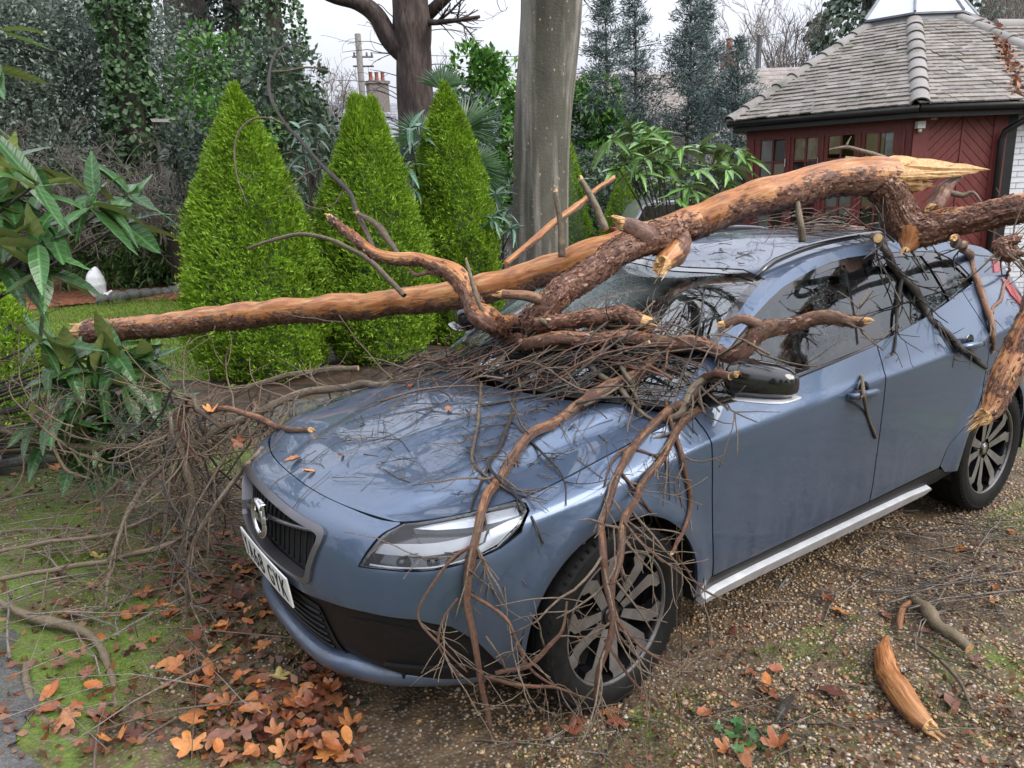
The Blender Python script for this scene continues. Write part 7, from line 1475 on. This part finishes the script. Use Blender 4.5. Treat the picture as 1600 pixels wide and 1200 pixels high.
branch('grey branch arching low over the kerb into the leaf litter', [(560, 575, 3.9, 6), (500, 580, 3.95, 6), (430, 590, 4.0, 6), (370, 615, 4.0, 5.5), (320, 650, 4.0, 5), (260, 700, 4.0, 5), (200, 740, 4.0, 4), (150, 790, 4.0, 3)], M_GREYB, .7, 22, 16, Ls=(.12, .45))
branch('dark branch hanging across the rear door window to the handle', [(1372, 372, 3.2, 9), (1400, 420, None, 9), (1425, 455, None, 8.5), (1450, 487, None, 7.5), (1480, 520, None, 6.5), (1510, 550, None, 5.5), (1542, 574, None, 4.5)], M_DARKB, .9, 14, 17, ('cut', 'torn'), Ls=(.08, .25), nn=14, tmat=M_DARKB, subs=[[(1410, 430, None, 5), (1402, 480, None, 4), (1400, 520, None, 3), (1396, 553, None, 2.4)], [(1395, 415, None, 7), (1380, 390, 3.2, 7), (1362, 368, 3.3, 6)]])
branch('brown branch dangling over the rear quarter window', [(1490, 372, 3.2, 8), (1515, 400, None, 8), (1527, 440, None, 8), (1540, 480, None, 7), (1550, 515, None, 7), (1552, 548, None, 4)], M_FALLR, .6, 8, 18, ('torn', 'torn'), Ls=(.06, .25), nn=14, subs=[[(1550, 490, None, 4), (1565, 460, None, 3.6), (1575, 430, None, 3), (1578, 400, 3.2, 2)]])
branch('thick torn limb hanging down beside the rear wheel', [(1712, 318, 3.1, 24), (1694, 350, 3.05, 25), (1662, 405, 3.0, 26), (1630, 470, 2.98, 27), (1600, 530, 2.96, 27), (1578, 580, 2.95, 27), (1556, 625, 2.94, 24), (1540, 648, 2.93, 16)], M_FALL, [.75, .75, .7, .55], 0, 19, ('cut', 'torn'), nn=26, thin=.86)
branch('small yellowish twig caught on the front door handle', [(1347, 588, None, 4.5), (1350, 618, None, 5.5), (1354, 645, None, 4.5), (1369, 684, None, 4)], M_GREYB, .4, 3, 20, ('torn', 'torn'), Ls=(.03, .07), thin=.55)
branch('bunch of pale broken wood hanging from the limb behind the car', [(1590, 372, 3.1, 6), (1570, 385, 3.1, 16), (1575, 400, 3.1, 14), (1590, 395, 3.1, 8)], M_FALL, .8, 12, 21, ('torn', 'torn'), Ls=(.1, .3), nn=16)
branch('long pale lichen branch lying over the kerb stones', [(0, 672, 4.5, 6), (70, 690, 4.45, 6.5), (150, 700, 4.4, 6.5), (235, 692, 4.35, 6), (300, 676, 4.3, 5), (350, 655, 4.25, 3)], M_GREYB, .45, 18, 51, Ls=(.12, .4))
branch('hooked grey twig arching over the kerb beside the loquat', [(52, 655, 4.2, 4), (62, 640, 4.2, 4.5), (75, 655, 4.2, 4.5), (85, 700, 4.15, 4), (105, 735, 4.1, 3.5), (140, 748, 4.05, 2.5)], M_GREYB, .5, 9, 52, Ls=(.1, .3))
branch('grey branch arching from the brush heap down to the moss', [(330, 690, 3.75, 6), (275, 715, 3.7, 6), (225, 760, 3.65, 6), (192, 820, 3.55, 5.5), (172, 890, 3.4, 4.5), (165, 950, 3.3, 3)], M_GREYB, .6, 14, 53, Ls=(.1, .35))
branch('low lichen branch lying across the moss towards the brush heap', [(0, 905, 3.5, 5), (90, 888, 3.5, 5.5), (180, 875, 3.5, 5.5), (260, 850, 3.5, 5), (335, 820, 3.5, 4)], M_GREYB, .4, 18, 54, Ls=(.1, .35))
branch('thin grey branch lying beside the low lichen branch', [(0, 862, 3.75, 4), (80, 846, 3.75, 4.5), (170, 835, 3.75, 4.5), (250, 800, 3.75, 4), (310, 760, 3.75, 3)], M_GREYB, .5, 14, 55, Ls=(.1, .35))
# pile of twigs on scuttle, bonnet and roof: too many to count
def lie(m, P, d, L_, r, rs, lift, n=4, k=6, bend=.35):
    d = unit(np.array([d[0], d[1], 0.])); pts = []; q = np.array(P, float); a = rs.gauss(0, bend)
    for i in range(k):
        z = top_z(np.array([q[0], q[1], .6 if q[2] < .5 else q[2]]), 1.0) if q[2] > .05 else 0.; h = max(z+r, lift*(1-abs(i/(k-1)-.5)*.6)+z+r); pts.append((q[0], q[1], h)); c, s = math.cos(a/k), math.sin(a/k); d = np.array([d[0]*c-d[1]*s, d[0]*s+d[1]*c, 0])+np.array([rs.gauss(0, .10), rs.gauss(0, .10), 0]); d = unit(d); q = q+d*L_/k
    pts = np.array(pts); pts[1:-1, 2] = np.maximum(pts[1:-1, 2], (pts[:-2, 2]+pts[2:, 2])/2*.5+pts[1:-1, 2]*.5)
    v, f = tube(pts, np.linspace(r, r*.5, k), n); m.add(v, f); return pts
def pile(name, label, spots, n, Lr, rr, lift, seed, mats, dirs=None, spur=.6, floor=False):
    rs = random.Random(seed); ms = [MB() for _ in mats]
    for i in range(n):
        x0, y0, x1, y1, wgt = rs.choices(spots, [s[4] for s in spots])[0]; px, py = rs.uniform(x0, x1), rs.uniform(y0, y1); dd = hit_depth(px, py); P = at(px, py, dd)
        if floor and P[2] > .03: continue
        a = rs.uniform(0, 6.28) if dirs is None else dirs+rs.gauss(0, .55)+(math.pi if rs.random() < .5 else 0)
        r = rs.uniform(*rr)*rs.uniform(.6, 1); k = rs.randrange(len(mats)); L_ = rs.uniform(*Lr); pt = lie(ms[k], P-np.array([math.cos(a), math.sin(a), 0])*L_*.5, (math.cos(a), math.sin(a)), L_, r, rs, rs.random()**1.6*lift)
        for s in range(rs.randrange(0, 4)):
            if rs.random() < spur: j = rs.randrange(1, len(pt)-1); aa = a+rs.choice((-1, 1))*rs.uniform(.5, 1.1); grow(ms[k], pt[j], (math.cos(aa), math.sin(aa), rs.uniform(-.1, .5)), L_*rs.uniform(.15, .4), r*.6, 1 if rs.random() < .3 else 0, rs, 4, kids=(1, 3), minr=.001, curl=.8, jit=.4)
    root = empty(name, (0, 0, 0)); tag(root, label, 'twigs', kind='stuff'); bpy.data.objects.remove(root)
    v = []; f = []; mi = []
    for k, mb in enumerate(ms): b = len(v); v += mb.v; f += [tuple(i+b for i in q) for q in mb.f]; mi += [k]*len(mb.f)
    o = link(name, mesh(name, v, f, mats=mats, midx=mi)); tag(o, label, 'twigs', kind='stuff'); return o
AC = math.atan2(RIGHT[1], RIGHT[0])
pile('twig_pile', 'dense pile of thin twigs heaped at the windscreen base', [(690, 520, 1060, 590, 6), (640, 560, 1000, 625, 3), (600, 570, 760, 610, 2), (1000, 560, 1090, 620, 1.5)], 190, (.15, .65), (.0022, .0075), .11, 3, [M_GREYB, M_FALLR, M_DARKB], AC)
pile('twig_pile', 'loose twig scraps scattered over the bonnet', [(480, 630, 900, 760, 3), (560, 595, 900, 680, 4), (420, 680, 620, 760, 1), (900, 600, 1060, 740, 1.5), (1080, 365, 1200, 420, 1)], 250, (.03, .22), (.0010, .0028), .016, 4, [M_DARKB, M_GREYB], None, .4)
pile('twig_pile', 'twigs heaped on the car roof beneath the trunk', [(1200, 340, 1400, 372, 4), (1250, 335, 1330, 365, 3)], 110, (.2, .6), (.0025, .008), .14, 5, [M_GREYB, M_FALLR, M_TWIG], AC)
pile('twig_pile', 'tangle of lichen grey twigs on the ground left of the car', [(0, 680, 300, 860, 4), (0, 800, 330, 1000, 4), (40, 1000, 330, 1160, 1.6), (250, 760, 390, 900, 3)], 170, (.3, 1.1), (.0026, .0075), .16, 6, [M_GREYB, M_TWIG], AC, .8, True)
pile('twig_pile', 'scattered twigs on the gravel behind the rear wheel', [(1400, 830, 1600, 960, 4), (1300, 800, 1600, 900, 2), (1150, 900, 1600, 1180, 1.6), (800, 1080, 1300, 1190, 1.2)], 170, (.15, .75), (.0018, .0062), .04, 7, [M_GREYB, M_DARKB, M_TWIG], AC, .6, True)
# the crown that came down beside the front wing
rs = random.Random(77); mbs = [MB(), MB()]
for i in range(24):
    px, py = rs.uniform(250, 440), rs.uniform(600, 700); d = rs.uniform(3.35, 4.2); P = at(px, py, d); mb = mbs[rs.randrange(2)]
    grow(mb, P, -RIGHT*rs.uniform(-.35, .8)+np.array([rs.gauss(0, .3), rs.gauss(0, .3), rs.uniform(-1.5, -.2)]), rs.uniform(.5, .95), rs.uniform(.0045, .010), 2, rs, 5, kids=(2, 5), kl=.55, kr=.62, minr=.0019, curl=.9, jit=.4)
for i in range(16):
    px, py = rs.uniform(0, 230), rs.uniform(640, 730); P = at(px, py, rs.uniform(3.5, 4.6)); grow(mbs[0], P, RIGHT*rs.uniform(-.8, .8)+np.array([0, 0, rs.uniform(-1., .5)]), rs.uniform(.4, .8), rs.uniform(.003, .006), 2, rs, 5, kids=(3, 5), kl=.55, kr=.62, minr=.0014, curl=.9, jit=.4)
v = []; f = []; mi = []
for k, mb in enumerate(mbs):
    q = np.array(mb.v); q[:, 2] = np.maximum(q[:, 2], .006); b = len(v); v += q.tolist(); f += [tuple(i+b for i in x) for x in mb.f]; mi += [k]*len(mb.f)
tag(link('broken_crown', mesh('broken_crown', v, f, mats=[M_GREYB, M_DARKB], midx=mi)), 'thicket of broken bare twigs standing beside the front wing', 'twigs', kind='stuff')
# ---- pieces on the ground
def ground_log(label, pts, mat, bark, seed, ends, n=20, lift=0.):
    P = []; R0 = []
    for px, py, rp in pts: g = ground(px, py); d = np.linalg.norm(g-CAM); r = rp*d/1260.; P.append(g+np.array([0, 0, r*.8+lift])); R0.append(r)
    c = crspline(np.column_stack([np.array(P), R0]), 6); o = empty('wood_piece', tuple(c[0][:3])); tag(o, label, 'wood'); x = log('bark_piece', c[:, :3], c[:, 3], mat, o, n=n, bark=bark, amp=.007, step=.008, ends=ends, seed=seed); x.location = tuple(-c[0][:3])
    if max(R0) > .03: flakes(x, 260, seed, (.008, .022))
    return o
ground_log('split orange piece of trunk wood with a pale pointed end lying on the gravel', [(1384, 1000, 4), (1381, 1020, 10), (1380, 1045, 15), (1392, 1080, 17), (1412, 1110, 17), (1430, 1130, 16), (1448, 1142, 11)], M_FALL, [.2, .62, .66, .5, .3], 31, ('torn', 'torn'))
ground_log('short green barked stick lying on the moss', [(1424, 938, 6), (1450, 962, 9), (1466, 985, 9), (1490, 1006, 9), (1514, 1020, 8)], M_POLEG if 'M_POLEG' in globals() else M_GREYB, .5, 32, ('cut', 'cut'), 14)
ground_log('small orange twig beside the green stick', [(1421, 944, 4), (1410, 955, 4.5), (1405, 975, 4.5), (1406, 988, 3)], M_FALLR, .5, 33, ('cut', 'torn'), 10)
ground_log('thin brown stick lying beyond the orange wood piece', [(1425, 1002, 2), (1465, 1030, 3), (1500, 1070, 3), (1520, 1110, 2)], M_GREYB, .7, 34, ('tip', 'tip'), 8)
ground_log('lichen covered branch on the tarmac edge', [(0, 945, 5), (50, 970, 7), (110, 985, 7), (150, 1005, 6), (172, 1050, 5), (182, 1110, 4)], M_GREYB, .5, 35, ('cut', 'tip'), 12)
ground_log('curved grey branch lying on moss at the tarmac edge', [(40, 1040, 4), (48, 1090, 6), (75, 1140, 6), (130, 1165, 6), (190, 1150, 5), (260, 1145, 4), (300, 1150, 3)], M_GREYB, .6, 36, ('tip', 'tip'), 12)
ground_log('dark seed pod husk lying on the gravel', [(1212, 1130, 3), (1222, 1112, 8), (1238, 1090, 4)], M_DARKB, .9, 37, ('tip', 'tip'), 12)
# ---------------------------------------------------------------- gravel, leaves, moss tufts
def pebble_mat():
    n = NM('flint_pebbles'); g = n.n('ShaderNodeNewGeometry'); co = n.coord()
    c = n.ramp(g.outputs['Random Per Island'], [(0, (.05, .035, .022)), (.18, (.26, .15, .065)), (.35, (.40, .25, .115)), (.5, (.17, .125, .09)), (.65, (.48, .345, .19)), (.8, (.29, .215, .15)), (.93, (.48, .43, .36)), (1, (.10, .07, .05))])
    n.set(Base_Color=n.mix(1., c, n.ramp(n.noise(co, 160, 3), [(.3, .75), (.7, 1.15)]), 'MULTIPLY'), Roughness=.45); return n.m
ico = bmesh.new(); bmesh.ops.create_icosphere(ico, subdivisions=1, radius=1); IV = np.array([v.co[:] for v in ico.verts]); IF = np.array([[v.index for v in f.verts] for f in ico.faces]); ico.free()
rs_ = np.random.RandomState(9)
def under_car(P): return (np.abs(P[:, 1]) < .80) & (np.abs(P[:, 0]) < 1.95)
def scatter_px(n, boxes):
    out = []; w_ = np.array([b[4] for b in boxes], float); w_ /= w_.sum()
    for b, k in zip(boxes, rs_.multinomial(n, w_)):
        for _ in range(k): g = ground(rs_.uniform(b[0], b[2]), rs_.uniform(b[1], b[3])); out.append(g)
    return np.array(out)
NP = 34000
P = np.concatenate([np.stack([rs_.uniform(-2.3, 1.75, NP), rs_.uniform(.45, 2.55, NP)], -1), np.stack([rs_.uniform(1.75, 3.3, 9000), rs_.uniform(-3.2, 1.9, 9000)], -1)])
nz = np.array([mnoise.noise(Vector((x*1.6, y*1.6, 0)))+.5*mnoise.noise(Vector((x*5, y*5, 3))) for x, y in P]); kp_ = (nz > -.30+.35*(P[:, 0] > 1.85)) & ~((P[:, 0] > 2.85) & (P[:, 1] > -2)); P = P[kp_]
k = len(P); S = rs_.uniform(.003, .0078, k)*np.where(rs_.rand(k) < .05, 1.7, 1); sc3 = np.stack([S*rs_.uniform(.8, 1.5, k), S*rs_.uniform(.7, 1.1, k), S*rs_.uniform(.45, .8, k)], -1); an = rs_.rand(k)*6.28
V = IV[None]*sc3[:, None, :]*(1+rs_.uniform(-.22, .22, (k, 12, 1))); c_, s_ = np.cos(an)[:, None], np.sin(an)[:, None]; V = np.stack([V[..., 0]*c_-V[..., 1]*s_, V[..., 0]*s_+V[..., 1]*c_, V[..., 2]], -1)
V += np.stack([P[:, 0], P[:, 1], gz(P[:, 0], P[:, 1])+S*.25], -1)[:, None, :]
F = (IF[None]+(np.arange(k)*12)[:, None, None]).reshape(-1, 3)
tag(obj('gravel', V.reshape(-1, 3), F, pebble_mat(), smooth=True), 'wet flint gravel spread over the drive', 'gravel', kind='stuff')
# moss tufts and short grass
NT = 40000; P = np.concatenate([np.stack([rs_.uniform(1.5, 3.2, NT), rs_.uniform(-3.3, 1.7, NT)], -1), np.stack([rs_.uniform(-2.2, 1.5, NT), rs_.uniform(.95, 2.5, NT)], -1)])
nz = np.array([mnoise.noise(Vector((x*1.1+4, y*1.1, 7)))+.6*mnoise.noise(Vector((x*3.3, y*3.3, 1))) for x, y in P]); P = P[(nz > .17-.06*(P[:, 0] > 1.8)) & ~under_car(P) & ~(P[:, 0] > 2.95)]; k = len(P)
P3 = np.stack([P[:, 0], P[:, 1], gz(P[:, 0], P[:, 1])-.002], -1); D = unit(np.stack([rs_.normal(size=k)*.7, rs_.normal(size=k)*.7, np.ones(k)], -1))
M_MOSS = leafmat('moss_tufts', [(.035, .062, .006), (.085, .14, .012), (.14, .21, .02), (.20, .27, .03)], .8, .2)
cloud('moss', P3, D, rs_.uniform(.008, .020, k), rs_.uniform(.003, .006, k), M_MOSS).name = 'moss'; tag(bpy.data.objects['moss'], 'green moss and short grass growing through the gravel', 'moss', kind='stuff')
# lawn blades in the glimpses between the plants
k = 24000; P = np.stack([rs_.uniform(.2, 3.4, k), rs_.uniform(-12.2, -5.3, k)], -1); P3 = np.stack([P[:, 0], P[:, 1], np.full(k, .045)], -1); cloud('grass', P3, unit(np.stack([rs_.normal(size=k)*.5, rs_.normal(size=k)*.5, np.ones(k)], -1)), rs_.uniform(.03, .07, k), rs_.uniform(.006, .012, k), leafmat('lawn_blades', [(.09, .14, .012), (.15, .22, .02), (.20, .27, .035)], .7, .3)); tag(bpy.data.objects['grass'], 'bright green lawn grass beyond the kerb bed', 'grass', kind='stuff')
# fallen leaves: shapes
def lm(name, cols, rough=.5):
    n = NM(name); oi = n.n('ShaderNodeObjectInfo'); g = n.n('ShaderNodeNewGeometry'); co = n.coord(); r = n.math('FRACT', n.math('ADD', oi.outputs['Random'], n.math('MULTIPLY', g.outputs['Random Per Island'], .999)))
    c = n.ramp(r, [(i/(len(cols)-1), x) for i, x in enumerate(cols)]); sx = n.n('ShaderNodeSeparateXYZ'); n.l(co, sx.inputs[0])
    c = n.mix(1., c, n.ramp(n.noise(co, 55, 5, .7), [(.3, .6), (.7, 1.25)]), 'MULTIPLY'); n.set(Base_Color=c, Roughness=rough); n.bump(n.noise(co, 90, 4), .3, .003); return n.m
M_LEAF = lm('fallen_leaf_brown', [(.06, .020, .014), (.18, .052, .022), (.38, .115, .025), (.075, .028, .024), (.42, .15, .035), (.15, .065, .045), (.52, .21, .055), (.11, .04, .033)]); M_YEL = lm('fallen_leaf_yellow', [(.42, .30, .08), (.36, .28, .10)])
def dead_leaf(lobed, curl, seed, mat):
    rs = random.Random(seed); n = 30 if lobed else 18; v = [(0, 0, 0)]
    for i in range(n):
        a = 2*math.pi*i/n
        r = (.055*(.52+.48*abs(math.cos(2.5*a))**1.1)*(1 if abs(a-math.pi) > .35 else .6)) if lobed else .055*(1/math.sqrt(math.cos(a)**2+(math.sin(a)/.55)**2))*(1+.12*(abs(a) < .2 or abs(a-6.28) < .2))
        r *= 1+rs.uniform(-.07, .07); x, y = r*math.cos(a), r*math.sin(a); v.append((x, y, curl*(y*y*9+x*x*2.5*rs.uniform(.6, 1.3))+rs.uniform(-.003, .004)+.004*math.sin(3*a+seed)))
    f = [(0, i+1, (i+1) % n+1) for i in range(n)]; me = mesh('leaf', v, f, mat); return me
LM = [dead_leaf(l, c, i, M_LEAF) for i, (l, c) in enumerate([(1, 1.), (1, -.9), (1, 2.2), (0, 1.4), (0, 2.8), (0, -1.2), (1, .5), (0, .6)])]; LY = [dead_leaf(1, .8, 30, M_YEL), dead_leaf(0, 1., 31, M_YEL)]
def put_leaf(P, sc_, label, group, me=None, flat=.17):
    o = link('fallen_leaf', me or LM[rnd.randrange(8)]); o.location = (P[0], P[1], P[2]); o.rotation_euler = (rnd.gauss(0, flat), rnd.gauss(0, flat), rnd.uniform(0, 6.28)); o.scale = (sc_, sc_*rnd.uniform(.85, 1.1), sc_); tag(o, label, 'leaf', group)
def drift(n, boxes, sc_, label, group, lift=.02):
    for P in scatter_px(n, boxes):
        if under_car(P[None])[0] and P[0] < 1.9: continue
        put_leaf(P+np.array([0, 0, float(gz(P[0], P[1]))+.008+rnd.random()*lift]), rnd.uniform(*sc_), label, group)
drift(110, [(300, 1040, 520, 1200, 4), (230, 920, 420, 1080, 3), (390, 1090, 560, 1200, 2.5)], (.42, .92), 'orange brown leaf in the leaf drift before the front bumper', 'leaves in the drift before the bumper', .05)
drift(66, [(210, 830, 420, 960, 3), (90, 880, 240, 1000, 1.3), (250, 800, 390, 900, 2)], (.5, .95), 'wet brown leaf among the twigs left of the bumper', 'leaves among the twigs left of the bumper')
drift(34, [(0, 690, 330, 800, 3), (120, 700, 260, 760, 2)], (.6, 1.0), 'brown leaf near the kerb stones', 'leaves near the kerb')
drift(30, [(1080, 900, 1600, 1190, 3), (700, 1100, 1300, 1195, 2), (1350, 830, 1600, 960, 1)], (.45, .85), 'reddish leaf scattered on the gravel beside the car doors', 'leaves scattered on the gravel beside the doors')
drift(16, [(60, 1000, 330, 1190, 1)], (.6, 1.0), 'lone leaf on the green moss by the tarmac', 'leaves on the moss by the tarmac')
for px, py, sc_, lb in ((438, 1068, .75, 'yellow green leaf on the drift edge before the bumper'), (152, 880, 1.0, 'pale yellow maple leaf among twigs')): put_leaf(ground(px, py)+np.array([0, 0, .03]), sc_, lb, None, LY[0])
for px, py, sc_, lb in ((458, 720, .55, 'orange leaf scrap on the bonnet front edge'), (482, 738, .4, 'small dark red leaf scrap behind the bonnet front edge'), (640, 604, .5, 'orange leaf scrap under the twig pile on the bonnet'), (532, 712, .3, 'tiny orange leaf scrap on a bonnet twig'), (700, 640, .4, 'brown leaf scrap on the bonnet below the twig pile')):
    P = at(px, py, hit_depth(px, py)-.012); put_leaf(P, sc_, lb, None, LM[4])
for px, py, d in ((330, 642, 3.4), (372, 690, 3.4)): put_leaf(at(px, py, d), .6, 'orange leaf caught in the branches beside the front wing', 'leaves caught in the branches', LM[2], 1.)
# smaller crumbs of leaf: too many to count
def crumbs(n, boxes, s0, s1):
    P = scatter_px(n, boxes); P = P[~((np.abs(P[:, 1]) < .8) & (np.abs(P[:, 0]) < 1.9))]; k = len(P); P[:, 2] = gz(P[:, 0], P[:, 1])+.006; return P, unit(np.stack([rs_.normal(size=k), rs_.normal(size=k), np.abs(rs_.normal(size=k))*.3], -1)), rs_.uniform(s0, s1, k)
A1 = crumbs(1500, [(0, 690, 420, 1200, 3), (300, 880, 560, 1200, 4)], .02, .055); A2 = crumbs(900, [(700, 1080, 1600, 1200, 2), (1080, 860, 1600, 1200, 3)], .012, .035)
P = np.concatenate([A1[0], A2[0]]); D = np.concatenate([A1[1], A2[1]]); L_ = np.concatenate([A1[2], A2[2]]); cloud('leaf_crumbs', P, D, L_, L_*.6, lm('leaf_crumb', [(.04, .018, .012), (.12, .045, .022), (.22, .08, .03), (.09, .04, .025), (.26, .13, .06)])); tag(bpy.data.objects['leaf_crumbs'], 'small brown leaf fragments strewn over drive and moss', 'leaves', kind='stuff')
# leaves in the roof valley
ra_, rta_, ve_, up_, vn_ = VAL; k = 500; t = rs_.rand(k); P = ra_+(rta_-ra_)*t[:, None]+ve_*rs_.normal(size=(k, 1))*.05; P[:, 2] += .05; cloud('valley_leaves', P, unit(rs_.normal(size=(k, 3))), rs_.uniform(.06, .11, k), rs_.uniform(.04, .07, k), lm('valley_leaf', [(.25, .09, .04), (.36, .16, .08), (.18, .07, .04)])); tag(bpy.data.objects['valley_leaves'], 'orange leaves gathered in the roof valley', 'leaves', kind='stuff')
# low ivy sprig on the gravel
g = ground(1165, 1155); iv = empty('ivy_sprig', tuple(g)); tag(iv, 'small green ivy sprig growing through the gravel', 'plant'); LI = dead_leaf(1, .4, 50, leafmat('young_ivy', [(.04, .12, .03), (.07, .17, .05)], .35, .2))
for i in range(11):
    o = link('leaf', LI, iv); a = i*2.4; r_ = .012+.008*i; o.location = (r_*math.cos(a), r_*math.sin(a), .012+.004*(i % 3)); o.rotation_euler = (rnd.gauss(0, .3), rnd.gauss(0, .3), a); o.scale = (.42, .42, .42)
